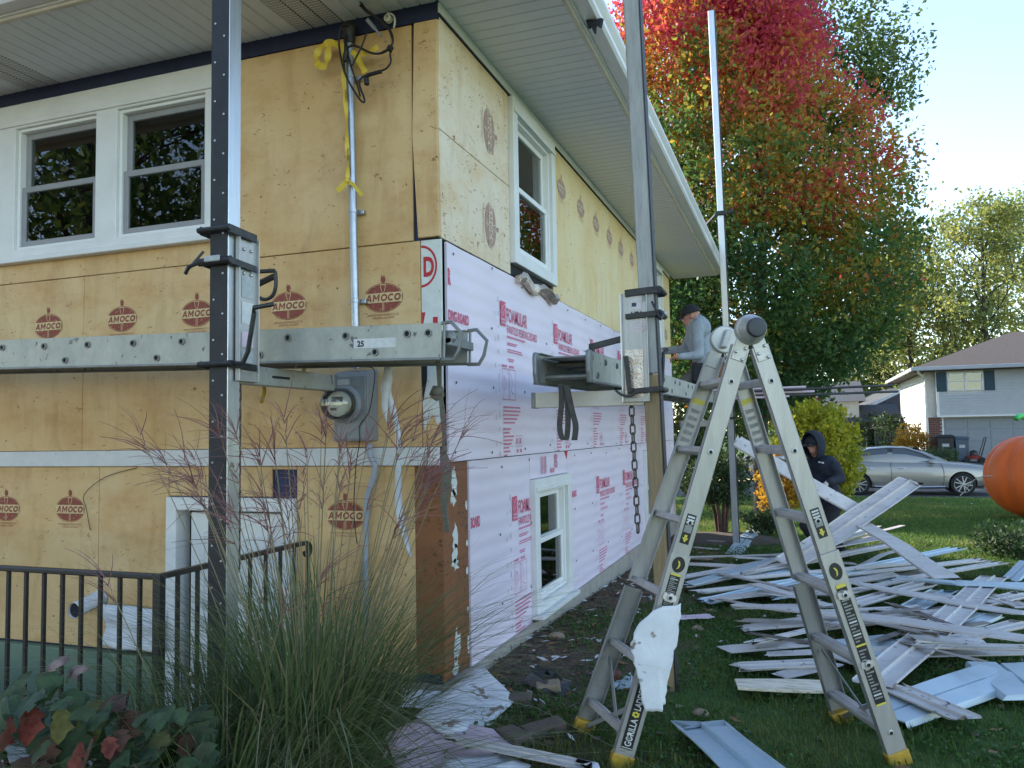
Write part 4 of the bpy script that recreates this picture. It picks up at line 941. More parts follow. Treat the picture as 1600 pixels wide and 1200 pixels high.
pole('scaffold_pole', (P1.x, P1.y, -.05), (P1.x + .01, P1.y, 5.4), .089, 'aluminium scaffold pole with studded black rubber face before the front window', 'pole_aluminium')
p2a, p2b = V(1.122, .485, gh(1, .5) - .02), V(1.05, .14, 5.2)
pole('scaffold_pole', p2a, p2b, .086, 'thick scaffold pole, grey above and bare wood below, beside the pink wall', 'pole_weathered', 'pole_wood', .335, (1, 0, 0), False)
p3a, p3b = V(.985, 7.44, gh(1, 7.4)), V(.925, 6.98, 7.15)
pole('scaffold_pole', p3a, p3b, .086, 'slender pale scaffold pole at the far corner before the maple tree', 'pole_aluminium', 'pole_weathered', .33, (1, 0, 0), False)
def chain(pts_top, pts_bot, pitch, r, label, ln=None):
    a, c = Vector(pts_top), Vector(pts_bot); T = thing('chain', label, 'chain', c); n = int((c - a).length / pitch); me = None
    for k in range(n):
        if me is None or k < 2:
            b = MB(); p = a.lerp(c, (k + .5) / n); h = pitch * .62; w_ = pitch * .27; u = V(1, 0, 0) if k % 2 else V(0, 1, 0); u = (u + V(.35, .2, 0)).normalized()
            ring = [p + V(0, 0, 1) * (h - w_) * (1 if math.sin(t) > 0 else -1) + (u * math.cos(t) + V(0, 0, 1) * math.sin(t)) * w_ for t in (2 * math.pi * (j + .5) / 10 for j in range(10))]
            b.tube(ring + [ring[0]], r, 5, caps=False); o = b.build('link', 'chain_metal', T, smooth=True); me = (me or []) + [o]; o['_p'] = tuple(p)
        else:
            src = me[k % 2]; o = src.copy(); COL.objects.link(o); o.parent = T; p = a.lerp(c, (k + .5) / n); o.location = p - Vector(src['_p'])
    for o in me: del o['_p']
    for o in T.children:
        if '_p' in o: del o['_p']
    return T
def jack(P, out, w_, label, z0, z1, arm_len, arm_z, labels=False, arm_m='plank_aluminium'):
    """pump jack clamped on a pole; out = unit vector from the wall outwards"""
    P = Vector(P); o_ = Vector(out).normalized(); s_ = V(0, 0, 1).cross(o_); Z = V(0, 0, 1)
    T = thing('pump_jack', label, 'pump jack', (P.x, P.y, z0), 'pump jacks')
    X = lambda a, s, z: P + o_ * a + s_ * s + Z * (z - P.z)
    for sg in (-1, 1):
        b = MB(); b.obox(X(-.075, sg * (w_ / 2 + .012), (z0 + z1) / 2), o_ * .068, s_ * .003, Z * (z1 - z0) / 2); b.obox(X(-.142, sg * (w_ / 2 + .018), (z0 + z1) / 2), o_ * .003, s_ * .012, Z * (z1 - z0) / 2); b.obox(X(-.004, sg * (w_ / 2 + .020), (z0 + z1) / 2), o_ * .003, s_ * .012, Z * (z1 - z0) / 2); b.build('side_plate', 'ladder_aluminium', T, bevel=.0015)
    b = MB(); b.obox(X(-.15, 0, (z0 + z1) / 2), o_ * .004, s_ * (w_ / 2 + .01), Z * (z1 - z0) / 2); b.build('back_plate', 'pole_aluminium', T)
    # upper roller bail, release clamp, crank clamp
    for zz, nm in ((z1 + .01, 'roller_bail'), (z0 + (z1 - z0) * .80, 'release_clamp'), (z0 + (z1 - z0) * .11, 'crank_clamp')):
        b = MB(); e = .075 if nm == 'roller_bail' else .068
        for sg in (-1, 1): b.bar(X(e, sg * (w_ / 2 + .030), zz), X(-.12, sg * (w_ / 2 + .030), zz - .01), .010, .030 if nm != 'roller_bail' else .038)
        b.cyl(X(e, -(w_ / 2 + .042), zz), X(e, w_ / 2 + .042, zz), .013 if nm != 'release_clamp' else .018, 10)
        b.build(nm, 'black_steel', T, bevel=.002)
    b = MB(); zc = z0 + (z1 - z0) * .80; b.obox(X(.088, 0, zc + .008), o_ * .004, s_ * .042, Z * .013); b.build('release_plate', 'label_grey', T, bevel=.003)
    b = MB(); b.tube([X(.07, -(w_ / 2 + .04), zc), X(.09, -(w_ / 2 + .08), zc - .02), X(.08, -(w_ / 2 + .105), zc - .045)], .009, 8); b.tube([X(.03, -(w_ / 2 + .05), zc + .06), X(.08, -(w_ / 2 + .105), zc - .04)], .006, 6); b.build('foot_pedal', 'black_steel', T, smooth=40)
    zc = z0 + (z1 - z0) * .11
    b = MB(); b.tube([X(.04, w_ / 2 + .03, zc), X(.03, w_ / 2 + .075, zc), X(.035, w_ / 2 + .105, zc + .05), X(.04, w_ / 2 + .14, zc + .215), X(.06, w_ / 2 + .155, zc + .235), X(.03, w_ / 2 + .235, zc + .25)], .0105, 8); b.build('crank', 'black_steel', T, smooth=40)
    for k in range(4):
        q = X(-.05 - .05 * (k % 2), w_ / 2 + .016, z1 - .06 - .11 * (k // 2)); b = MB(); b.lathe(q, s_, [(.009, 0), (.008, .005), (.003, .007)], 8); b.build('bolt', 'bolt_metal', T)
    b = MB(); b.obox(X(-arm_len / 2 - .04, 0, arm_z), o_ * arm_len / 2, s_ * .038, Z * .043); a_ = b.build('arm', arm_m, T, bevel=.003)
    b = MB(); b.obox(X(-arm_len * .45, w_ * 0 + .0385, arm_z), o_ * .07, s_ * .0008, Z * .006); b.build('slot', 'dark_gap', a_)
    b = MB(); b.obox(X(-arm_len - .052, 0, arm_z), o_ * .012, s_ * .040, Z * .045); b.build('arm_end', 'plank_lip', a_, bevel=.002)
    return T, X
J1, X1 = jack((P1.x, P1.y, 0), (0, -1, 0), .092, 'pump jack with crank on the rubber faced pole by the front window', 1.67, 2.33, .80, 1.705)
for k, (zz, h, m) in enumerate(((2.10, .10, 'label_grey'), (1.98, .10, 'sticker_white'), (1.86, .07, 'torn_pink'), (1.76, .1, 'label_grey'))):
    b = MB(); b.obox(X1(-.075, .092 / 2 + .0165, zz), V(0, .04, 0), V(.0008, 0, 0), V(0, 0, h / 2)); b.build('sticker', m, J1)
b = MB(); b.tube([A(391, 440, -.62), A(393, 427, -.62), A(408, 424, -.62), A(429, 423, -.62)], .011, 6); b.tube([A(391, 450, -.60), A(428, 432, -.60)], .016, 6); b.tube(smooth_pts([A(430, 424, -.61), A(431, 445, -.61), A(426, 462, -.61), A(413, 468, -.61), A(400, 461, -.61), A(394, 447, -.61)]), .010, 6)
b.build('guard_bracket', 'black_steel', J1, smooth=40)
chain(A(373, 596, -1.0), A(371, 890, -1.0), .042, .0042, 'thin steel chain hanging from the left jack by the grasses')
j2 = p2a.lerp(p2b, (1.85 - p2a.z) / (p2b.z - p2a.z))
J2, X2 = jack((j2.x, j2.y, 0), (1, 0, 0), .092, 'pump jack with flag sticker on the half wooden pole', 1.575, 2.17, .62, 1.60, arm_m='trim_beige')
Tp = j2.y - .046 - .0185
b = MB(); b.box(j2.x - .128, j2.x - .03, Tp - .0008, Tp, 1.585, 2.16); b.build('label_plate', 'ladder_aluminium', J2)
b = MB(); xx = j2.x - .085; zz = 2.08
for k in range(7): b.face([(xx, Tp - .0016, zz + k * .0052), (xx + .055, Tp - .0016, zz + k * .0052), (xx + .055, Tp - .0016, zz + (k + 1) * .0052), (xx, Tp - .0016, zz + (k + 1) * .0052)], k % 2)
b.face([(xx, Tp - .0022, zz + .0156), (xx + .025, Tp - .0022, zz + .0156), (xx + .025, Tp - .0022, zz + .0364), (xx, Tp - .0022, zz + .0364)], 2)
b.text('USA', (xx - .005, Tp - .0016, zz - .045), (1, 0, 0), (0, 0, 1), .032, .8, 3, .05)
for k in range(24):
    a0, a1 = 2 * math.pi * k / 24, 2 * math.pi * (k + 1) / 24
    b.face([(xx + .03 + .045 * r * math.cos(a), Tp - .0016, zz - .095 + .032 * r * math.sin(a)) for a, r in ((a0, 1), (a1, 1), (a1, .86), (a0, .86))], 0)
for k in range(4): b.face([(xx + .002, Tp - .0016, zz - .112 + k * .009), (xx + .058, Tp - .0016, zz - .112 + k * .009), (xx + .058, Tp - .0016, zz - .108 + k * .009), (xx + .002, Tp - .0016, zz - .108 + k * .009)], 0)
b.build('sticker', ['torn_pink', 'sticker_white', 'shutter_blue', 'ink_black'], J2, recalc=False)
b = MB(); b.box(j2.x - .13, j2.x - .03, Tp - .004, Tp - .001, 1.60, 1.86); o = b.build('foil_tape', 'foil', J2)
b = MB(); b.bar((j2.x - .10, Tp + .03, 1.935), (j2.x - .33, Tp + .0, 1.885), .02, .035); b.bar((j2.x - .315, Tp, 1.90), (j2.x - .315, Tp, 1.80), .03, .03, (0, 1, 0)); b.build('guard_bracket', 'black_steel', J2, bevel=.003)
chain(at(986, 622, 'y', j2.y), at(997, 832, 'y', j2.y), .047, .0048, 'heavy steel chain hanging before the pink wall')
j3 = p3a.lerp(p3b, (1.75 - p3a.z) / (p3b.z - p3a.z))
J3, X3 = jack((j3.x, j3.y, 0), (1, 0, 0), .092, 'far pump jack under the end of the long side plank', 1.50, 2.10, .62, 1.50)
BR = p3a.lerp(p3b, .62); b = MB(); b.box(BR.x - .07, BR.x + .07, BR.y - .07, BR.y + .07, BR.z - .03, BR.z + .03); b.bar((BR.x + .09, BR.y, BR.z), (BR.x + .16, BR.y, BR.z + .04), .05, .05); b.bar((BR.x - .07, BR.y, BR.z), (.72, BR.y + .3, BR.z - .05), .03, .03); o = b.build('pole_brace', 'black_steel', None, bevel=.004); tag(o, 'black steel brace clamping the slender far pole to the eaves', 'brace')
def plank(name, label, origin, along, across, L, wd, ht, rungs, end='loop'):
    """aluminium stage plank made like a ladder: two deep side rails joined by tubes"""
    O = Vector(origin); a = Vector(along).normalized(); c = Vector(across).normalized(); Z = a.cross(c); Z = Z if Z.z > 0 else -Z
    T = thing(name, label, 'scaffold plank', O, 'scaffold planks')
    for k, off in enumerate((0, wd)):
        sg = -1 if k == 0 else 1
        b = MB(); b.obox(O + a * L / 2 + c * off, a * L / 2, c * .0025, Z * ht / 2)
        b.obox(O + a * L / 2 + c * (off + sg * -.014) + Z * (ht / 2 - .002), a * L / 2, c * .016, Z * .002)
        rl = b.build('side_rail', 'plank_aluminium', T, bevel=.001)
        b = MB(); b.obox(O + a * L / 2 + c * (off + sg * .008) - Z * (ht / 2 - .003), a * L / 2, c * .014, Z * .006); b.build('rail_lip', 'plank_lip', rl, bevel=.002)
    for (u, v) in rungs:
        b = MB(); p = O + a * u + Z * v; b.lathe(p - c * .010, c, [(.0125, .0), (.0185, .0), (.0185, .012), (.016, .013), (.016, wd + .007), (.0185, wd + .008), (.0185, wd + .02), (.0125, wd + .02)], 12, caps=False)
        b.lathe(p - c * .004, c, [(.0125, 0), (.0125, .001)], 12, 1); b.build('rung', ['rung_metal', 'dark_gap'], T, smooth=35)
    b = MB(); b.obox(O + a * L / 2 + c * wd / 2 + Z * (ht / 2 - .022), a * (L / 2 - .06), c * (wd / 2 - .02), Z * .004); b.build('deck', 'plank_lip', T)
    return T, (lambda u, v, s: O + a * u + Z * v + c * s)
pr = A(345 + 345, 533, -.77); pa = A(-60, 556, -.77)
dirp = (pa - pr); Lp = 5.4
ru = []
for px, py in ((670, 513), (637, 514), (587, 543), (541, 518), (451, 520), (407, 549), (285, 528), (246, 553), (209, 529), (138, 534), (103, 558), (70, 537), (5, 541)):
    q = A(px, py, -.77); ru.append(((q - pr).dot(dirp.normalized()), .038 if (py < 542 and px != 407) else -.042))
ru += [(2.8 + .3 * k, .038 if k % 3 else -.042) for k in range(8)]
PK1, L1 = plank('scaffold_plank', 'aluminium ladder plank spanning the yellow front wall', pr, dirp, (0, 1, 0), Lp, .30, .165, ru)
def loop(T, L, s, flip=1):
    b = MB(); pts = [(0, .08), (-.045, .085), (-.10, .03), (-.085, -.04), (-.06, -.082), (0, -.082)]
    b.tube([L(u, v, s) for u, v in pts], .009, 6); b.tube([L(-.012, v, s) for v in (.08, -.08)], .007, 6); b.build('end_handle', 'plank_lip', T, smooth=30)
loop(PK1, L1, .0); loop(PK1, L1, .30)
b = MB(); b.obox(L1(-.02, 0, .15), (L1(1, 0, 0) - L1(0, 0, 0)) * .02, V(0, .13, 0), V(0, 0, .02)); b.lathe(L1(-.02, .02, .02), (0, 1, 0), [(.03, 0), (.034, .02), (.02, .05)], 12); b.build('end_block', 'plank_lip', PK1, bevel=.004)
b = MB(); u0 = (A(604, 525, -.77) - pr).dot(dirp.normalized()); b.obox(L1(u0 + .06, .0, -.0035), (dirp.normalized()) * .11, V(0, .0006, 0), V(0, 0, .022)); s_ = b.build('sticker', 'sticker_white', PK1)
b = MB(); b.text('25', L1(u0 + .15, -.014, -.006), -dirp, (0, 0, 1), .026, 1, bold=.03); b.build('printed_text', 'ink_black', s_, recalc=False)
q0 = at(921, 572, 'x', .83)
PK2, L2 = plank('scaffold_plank', 'long aluminium ladder plank running away along the pink side wall', (.83, q0.y, q0.z), (0, 1, .012), (-1, 0, 0), 7.7, .29, .165, [(.06 + .3 * k + (.1 if k % 3 == 0 else 0), -.042 if k % 3 == 0 else .04) for k in range(25)])
for s in (.0, .29):
    b = MB(); b.prism([(-.03, .085), (.03, .087), (.035, -.085), (-.022, -.088), (-.04, -.03), (-.042, .06)], L2(0, 0, s) - V(-.012, 0, 0) * 1, (0, 1, 0), (0, 0, 1), (-.024, 0, 0)); b.build('end_cap', 'plank_lip', PK2, bevel=.008, seg=2)
# pink boards laid across the far end of the plank
rr = random.Random(5)
for k, (y, z, x0, x1, m, lab) in enumerate(((6.6, 1.92, .35, 1.95, 'torn_pink', 'uppermost pink foam strip laid across the far end of the plank'), (6.75, 1.865, .45, 2.05, 'torn_pink', 'middle pink foam strip laid across the far end of the plank'), (6.7, 1.81, .4, 1.75, 'torn_pink', 'lowest pink foam strip laid across the far end of the plank'), (7.3, 1.93, 1.1, 3.0, 'roof_grey', 'upper dark grey strip jutting out from the far end of the plank'), (7.2, 1.85, 1.2, 3.05, 'roof_grey', 'lower dark grey strip jutting out from the far end of the plank'))):
    b = MB(); b.obox(((x0 + x1) / 2, y, z), V((x1 - x0) / 2, 0, rr.uniform(-.012, .012)), V(0, .09, 0), V(0, 0, .012)); o = b.build('foam_strip' if m == 'torn_pink' else 'trim_strip', m, None, bevel=.004); tag(o, lab, 'foam strip' if m == 'torn_pink' else 'trim strip')
# straps
def strap(label, pts, wds, m, name='strap', twist=0.0, n=5):
    P = smooth_pts(pts, n); b = MB(); N = len(P); ws = []
    for i, p in enumerate(P):
        t = i / (N - 1); k = t * (len(wds) - 1); w_ = wds[int(k)] + (wds[min(int(k) + 1, len(wds) - 1)] - wds[int(k)]) * (k - int(k)); a = twist * t * 3; ws.append(V(math.cos(a), math.sin(a) * .7, 0) * w_ / 2)
    b.ribbon(P, ws); o = b.build(name, m, None, smooth=True, recalc=False); s_ = o.modifiers.new('s', 'SOLIDIFY'); s_.thickness = .0025
    return tag(o, label, 'strap' if name == 'strap' else 'plastic strip')
B5 = lambda px, py, y=-.47: A(px, py, y)
st = thing('strap', 'olive webbing strap knotted and dangling from the plank end by the house corner', 'strap', B5(694, 830))
def strap_part(nm, pts, wds, tw=.2):
    P = smooth_pts(pts, 5); b = MB(); N = len(P); rings = []
    for i, p in enumerate(P):
        t = i / (N - 1); k = t * (len(wds) - 1); w_ = wds[int(k)] + (wds[min(int(k) + 1, len(wds) - 1)] - wds[int(k)]) * (k - int(k)); a = tw * math.sin(t * 5); u = V(math.cos(a), math.sin(a), 0) * w_ / 2; v = V(-math.sin(a), math.cos(a), 0) * .004
        rings.append([p - u - v, p + u - v, p + u + v, p - u + v])
    b.loft(rings); b.build(nm, 'strap_olive', st, smooth=30)
strap_part('upper_webbing', [B5(685, 556), B5(686, 580), B5(687, 606)], [.03, .024, .018]); strap_part('middle_webbing', [B5(689, 622), B5(692, 650), B5(694, 676), B5(693, 698)], [.02, .026, .02, .016])
strap_part('lower_webbing', [B5(694, 706), B5(696, 722), B5(698, 745), B5(695, 770), B5(694, 795), B5(699, 832)], [.018, .045, .05, .045, .036, .03], .35)
b = MB(); b.sphere(B5(684, 612), .028, 10, 7, sz=.9); b.build('knot', 'strap_olive', st, smooth=True); b = MB(); b.tube([B5(673, 618), B5(678, 605), B5(690, 606), B5(692, 618), B5(682, 624), B5(674, 618)], .010, 6); b.build('knot', 'strap_olive', st, smooth=True); b = MB(); b.sphere(B5(694, 703), .018, 8, 6); b.build('knot', 'strap_olive', st, smooth=True)
strap('white torn plastic strip trailing down the yellow wall beside the meter', [A(606, 560, -.45), A(606, 590, -.42), A(603, 612, -.4), A(613, 640, -.36), A(622, 680, -.3), A(622, 740, -.22), A(624, 800, -.16), A(642, 870, -.12)], [.02, .05, .06, .05, .035, .04, .05, .075, .04], 'plastic_wrap', 'plastic_strip', .5, 6)
strap('white torn plastic tail hanging above the meter side', [A(604, 600, -.41), A(601, 635, -.39), A(606, 660, -.37)], [.04, .035, .01], 'plastic_wrap', 'plastic_strip', .2)
ys_ = j2.y
C7 = lambda px, py, y=None: at(px, py, 'y', ys_ - .06 if y is None else y)
st = thing('strap', 'dark grey webbing strap looped under the side plank end', 'strap', C7(890, 690, .1))
def loop_part(pts, wd):
    P = smooth_pts(pts, 5); b = MB(); rings = []
    for p in P: rings.append([p + V(-wd / 2, 0, 0), p + V(wd / 2, .008, 0), p + V(wd / 2, .011, 0), p + V(-wd / 2, .003, 0)])
    b.loft(rings); b.build('webbing', 'strap_grey', st, smooth=30)
loop_part([C7(876, 600, .1), C7(877, 630, .1), C7(874, 665, .1), C7(878, 685, .1), C7(885, 684, .1), C7(887, 650, .1), C7(884, 602, .1)], .028); loop_part([C7(885, 602, .09), C7(893, 640, .09), C7(899, 665, .09), C7(897, 688, .09)], .03)
st = thing('strap', 'grey webbing strap lashing the side plank to the jack arm', 'strap', C7(983, 610, .27))
loop_part([at(977, 556, 'y', .25), at(980, 575, 'y', .25), at(982, 600, 'y', .25), at(984, 612, 'y', .25)], .026)
b = MB(); b.tube(smooth_pts([C7(962, 610, .24), C7(972, 617, .24), C7(985, 619, .24), C7(996, 612, .24)]), .008, 6); b.build('knot', 'strap_grey', st, smooth=True)
st = thing('strap', 'yellow webbing strap tied round the arm of the left jack', 'strap', A(470, 600, -.35))
b = MB(); b.tube([A(477, 568, -.36), A(474, 585, -.40), A(466, 600, -.40), A(452, 600, -.40)], .010, 6, flat=.4); b.build('webbing', 'strap_yellow', st, smooth=True)
b = MB(); b.tube(smooth_pts([A(411, 600, -.62), A(413, 612, -.62), A(408, 630, -.62)]), [.009] * 9, 6, flat=.35); b.build('loose_end', 'strap_yellow', st, smooth=True)
# ------------------------------------------------------------------ the big folding ladder
LD = thing('folding_ladder', 'aluminium folding ladder with black stickers and yellow feet standing open on the lawn', 'ladder', (1.55, -.2, 0))
HN, HF = V(1.665, -.44, 1.845), V(1.525, -.095, 1.845)            # hinge centres, near and far
fNL, fNR, fFL, fFR = V(1.075, -.585, 0), V(2.19, -.205, 0), V(.835, -.275, 0), V(2.0, .215, 0)
across = (HF - HN).normalized()
def rail(p, q, wd, dp, m, name, side, parent=LD):
    """C-shaped rail from p down to q; web faces along the rung direction"""
    d = (q - p).normalized(); n = (across - d * across.dot(d)).normalized(); s_ = d.cross(n).normalized(); b = MB(); L = (q - p).length; c = (p + q) / 2
    b.obox(c, d * L / 2, s_ * wd / 2, n * .002)
    for sg in (-1, 1): b.obox(c + s_ * sg * (wd / 2 - .002) + n * side * dp / 2, d * L / 2, s_ * .002, n * (dp / 2 + .002))
    return b.build(name, m, parent, bevel=.0015), d, n, s_
W = .078
legs = {}
for key, h, f in (('NL', HN, fNL), ('NR', HN, fNR), ('FL', HF, fFL), ('FR', HF, fFR)):
    d = (f - h).normalized(); near = key[0] == 'N'; side = 1 if near else -1
    sx = V(-.045, -.012, 0) if key[1] == 'L' else V(.045, .012, 0)
    # inner (upper) section near the hinge, outer (lower) section sleeved over it
    top = h + d * .075 + sx * .35; foot = f - d * .0
    inner_end = h + d * (1.30 if key[1] == 'L' else 1.22)
    legs[key] = (top, foot, d)
    rail(top, top.lerp(foot, .66 if near else .60), W, .032, 'ladder_aluminium', 'upper_rail', side)
    n = (across - d * across.dot(d)).normalized()
    o0 = top.lerp(foot, .50 if near else .62) - n * side * .010; o1 = foot - d * .045 - n * side * .030
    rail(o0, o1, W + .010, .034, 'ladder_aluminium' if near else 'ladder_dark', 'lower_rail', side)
    b = MB(); s_ = d.cross(n).normalized(); b.obox(foot - d * .025 - n * side * .030 + n * side * .015, d * .032, s_ * (W / 2 + .010), n * .024); b.build('foot', 'ladder_yellow', LD, bevel=.006, seg=2)
    legs[key] += (n, s_, side); lower = globals().setdefault('LOWER', {}); lower[key] = (o0, o1)
def rungs(a, c, ts, name='rung', wide=.058, m='rung_aluminium'):
    tA, fA = legs[a][0], legs[a][1]; tC, fC = legs[c][0], legs[c][1]; d = legs[a][2]; n = legs[a][3]; s_ = legs[a][4]
    for t in ts:
        p, q = tA.lerp(fA, t), tC.lerp(fC, t); out = .0 if t < .6 else .028
        p = p - n * out; q = q + n * out; ax = (q - p).normalized(); k = ax.cross(s_).normalized(); b = MB()
        # ribbed tread: D-shaped section with three grooves
        sec = [(-wide / 2, .006), (-wide / 2 + .004, .016), (-.018, .018), (-.015, .013), (-.004, .013), (-.001, .018), (.012, .018), (.015, .013), (.022, .015), (wide / 2, .008), (wide / 2, -.010), (.012, -.017), (-.012, -.017), (-wide / 2, -.010)]
        b.loft([[e + s_ * u - k * v for u, v in sec] for e in (p, q)]); b.build(name, m, LD)
        for e, sg in ((p, -1), (q, 1)):
            b = MB(); b.lathe(e + ax * sg * .001, ax * sg, [(.013, 0), (.013, .004), (.008, .005), (.008, .0045)], 12, caps=False); b.lathe(e + ax * sg * .004, ax * sg, [(.0085, 0), (.0085, .0004)], 12, 1); b.build('rung_end', ['hinge_grey', 'dark_gap'], LD)
rungs('NL', 'FL', (.085, .255, .425, .60, .765, .925)); rungs('NR', 'FR', (.085, .255, .425, .60, .765, .925))
for a, c in (('NL', 'FL'), ('NR', 'FR')):     # cross braces at the foot
    b = MB(); p = legs[a][0].lerp(legs[a][1], .985); q = legs[c][0].lerp(legs[c][1], .80); b.bar(p, q, .004, .022, legs[a][2]); p = legs[a][0].lerp(legs[a][1], .86); q = legs[c][0].lerp(legs[c][1], .985); b.bar(p + V(0, .012, 0), q, .004, .022, legs[a][2]); b.build('cross_brace', 'ladder_dark', LD)
# hinges: two round plates and a locking knob, near one with the black cap towards the camera
for H, sg, nm in ((HN, -1, 'hinge'), (HF, 1, 'hinge')):
    ax = across * sg; b = MB(); b.lathe(H - ax * .020, ax, [(.062, 0), (.066, .004), (.066, .034), (.060, .040)], 28)
    for key in (('NL', 'NR') if sg < 0 else ('FL', 'FR')):
        top, foot, d, n, s_, side = legs[key]; b.obox(top - d * .02 , d * .085, s_ * .030, across * .006)
    hg = b.build(nm, 'hinge_grey', LD, smooth=35, bevel=.002)
    if sg < 0:
        b = MB(); b.lathe(H + ax * .020, ax, [(.060, 0), (.054, .035), (.040, .055), (.040, .062)], 28); b.build('hinge_boss', 'hinge_grey', hg, smooth=35)
        b = MB(); b.lathe(H + ax * .058, ax, [(.040, 0), (.042, .004), (.042, .030), (.038, .036), (.030, .038)], 28); b.build('lock_cap', 'hinge_cap', hg, smooth=35)
    else:
        b = MB(); u = V(0, 0, 1); b.obox(H - ax * .034 , across * .016, (u * .9 + V(.3, .1, 0)).normalized() * .046, (V(.94, .3, -.3)).normalized() * .014); b.build('lock_knob', 'hinge_grey', hg, bevel=.008, seg=2)
    for key in (('NL', 'NR') if sg < 0 else ('FL', 'FR')):
        top, foot, d, n, s_, side = legs[key]
        for (u, v) in ((.005, .018), (.03, -.018), (.055, .018)):
            b = MB(); b.lathe(top + d * u + s_ * v - across * side * .008, -across * side, [(.008, 0), (.0065, .004), (.002, .006)], 8); b.build('rivet', 'bolt_metal', hg)
# stickers on the near rails
def sticker(key, t0, t1, wf, mats_, fn, off=.0125, name='sticker', out=None):
    top, foot, d, n, s_, side = legs[key]; L = (foot - top).length
    o_ = (.010 if t0 > .5 else 0) if out is None else out
    base = top.lerp(foot, t0) - n * side * (o_ + .0032)
    if t0 > .5:
        o0, o1 = LOWER[key]; d = (o1 - o0).normalized(); n = (across - d * across.dot(d)).normalized(); s_ = d.cross(n).normalized(); base = o0 + d * ((base - o0).dot(d)) - n * side * .0036
    ln = L * (t1 - t0); wd = (W - .012) * wf
    b = MB(); fn(b, base, d, s_, -n * side, ln, wd); return b.build(name, mats_, LD, recalc=False)
def quad(b, base, d, s_, o, u0, u1, v0, v1, lift, mi): b.face([base + d * u + s_ * v + o * lift for u, v in ((u0, v0), (u1, v0), (u1, v1), (u0, v1))], mi)
sgn = 1 if legs['NL'][4].x > 0 else -1
def small_sticker(b, base, d, s_, o, ln, wd):
    quad(b, base, d, s_, o, 0, ln, -wd / 2, wd / 2, 0, 0)
    for k in range(3): quad(b, base, d, s_, o, ln * (.06 + .10 * k), ln * (.12 + .10 * k), -wd * .38, wd * .38, .0005, 1)
    quad(b, base, d, s_, o, ln * .38, ln * .62, -wd * .40, wd * .40, .0005, 2)
    quad(b, base, d, s_, o, ln * .70, ln * .84, -wd * .15, wd * .15, .0005, 3); b.face([base + d * u + s_ * v + o * .0005 for u, v in ((ln * .80, -wd * .32), (ln * .95, 0), (ln * .80, wd * .32))], 3)
SM = ['sticker_black', 'sticker_white', 'sticker_grey', 'sticker_yellow']
sticker('NL', .405, .475, .62, SM, small_sticker); sticker('NR', .395, .465, .62, SM, small_sticker)
def long_sticker(b, base, d, s_, o, ln, wd):
    quad(b, base, d, s_, o, 0, ln, -wd / 2, wd / 2, 0, 0)
    for k, (u0, u1) in enumerate(((.0, .03), (.50, .515), (.985, 1.0))): quad(b, base, d, s_, o, ln * u0, ln * u1, -wd * .48, wd * .48, .0005, 3)
    rr = random.Random(2); u = .05
    while u < .96:
        if not (.48 < u < .53):
            st_ = rr.random() < .25; quad(b, base, d, s_, o, ln * u, ln * (u + .012), -wd * .38, wd * (.36 if rr.random() < .6 else .05), .0005, 1 if st_ else 2)
        u += .026
sticker('NR', .575, .86, .70, SM, long_sticker, out=.010); sticker('NL', .545, .70, .70, SM, long_sticker, out=.010)
def disc_sticker(b, base, d, s_, o, ln, wd):
    b.face([base + d * (ln / 2 + ln / 2 * math.cos(2 * math.pi * k / 20)) + s_ * (wd / 2 * math.sin(2 * math.pi * k / 20)) + o * .0 for k in range(20)], 0)
    b.face([base + d * u * ln + s_ * v * wd + o * .0005 for u, v in ((.25, -.12), (.3, .05), (.5, .14), (.7, .08), (.8, -.1), (.68, -.02), (.5, .02), (.36, -.06))], 3)
sticker('NR', .525, .565, .85, SM, disc_sticker, out=.010); sticker('NL', .505, .542, .85, SM, disc_sticker, out=.010)
def brand(b, base, d, s_, o, ln, wd):
    quad(b, base, d, s_, o, 0, ln, -wd / 2, wd / 2, 0, 0); u = -d; v = s_.cross(Vector((0, 0, 0)))
    up = u.cross(o); up = up if up.length > 0 else s_
    def t(st, u0, u1, h):
        vs, fs = textgeo(st, .02); k = ln * (u0 - u1) / vs[:, 0].max(); b.add([base + d * (ln * u0 - p[0] * k) - s_ * sgn * ((p[1] - .5) * h) + o * .0006 for p in vs], fs, 1)
    t('GORILLA', .955, .575, wd * .55); t('LADDERS', .455, .085, wd * .55)
    for k in range(6):      # little emblem between the words
        a = 2 * math.pi * k / 6; c = base + d * ln * (.515 + .028 * math.cos(a)) + s_ * wd * .22 * math.sin(a) + o * .0008; b.face([c + d * .0055 * math.cos(q) + s_ * .0055 * math.sin(q) for q in (2 * math.pi * j / 8 for j in range(8))], 2)
    quad(b, base, d, s_, o, ln * .0, ln * .015, -wd * .48, wd * .48, .0005, 2); quad(b, base, d, s_, o, ln * .035, ln * .05, -wd * .48, wd * .48, .0005, 2); quad(b, base, d, s_, o, ln * .975, ln * .985, -wd * .45, wd * .45, .0005, 1)
sticker('NL', .79, .955, .78, ['sticker_black', 'sticker_white', 'sticker_yellow'], brand, out=.010)
for key in ('FL', 'FR'):
    top, foot, d, n, s_, side = legs[key]; b = MB(); base = top.lerp(foot, .12) + n * side * .0035
    b.face([base + d * u + s_ * v for u, v in ((0, -.03), (.24, -.03), (.24, .03), (0, .03))], 0); b.face([base + d * u + s_ * v + n * side * .0005 for u, v in ((0, -.03), (.03, -.03), (.02, .03), (0, .03))], 1)
    for k in range(5): b.face([base + d * (u + .05 + k * .036) + s_ * v + n * side * .0005 for u, v in ((0, -.022), (.022, -.02), (.018, .02), (.003, .022))], 2)
    b.build('worn_sticker', ['ladder_aluminium', 'sticker_yellow', 'sticker_grey'], LD, recalc=False)
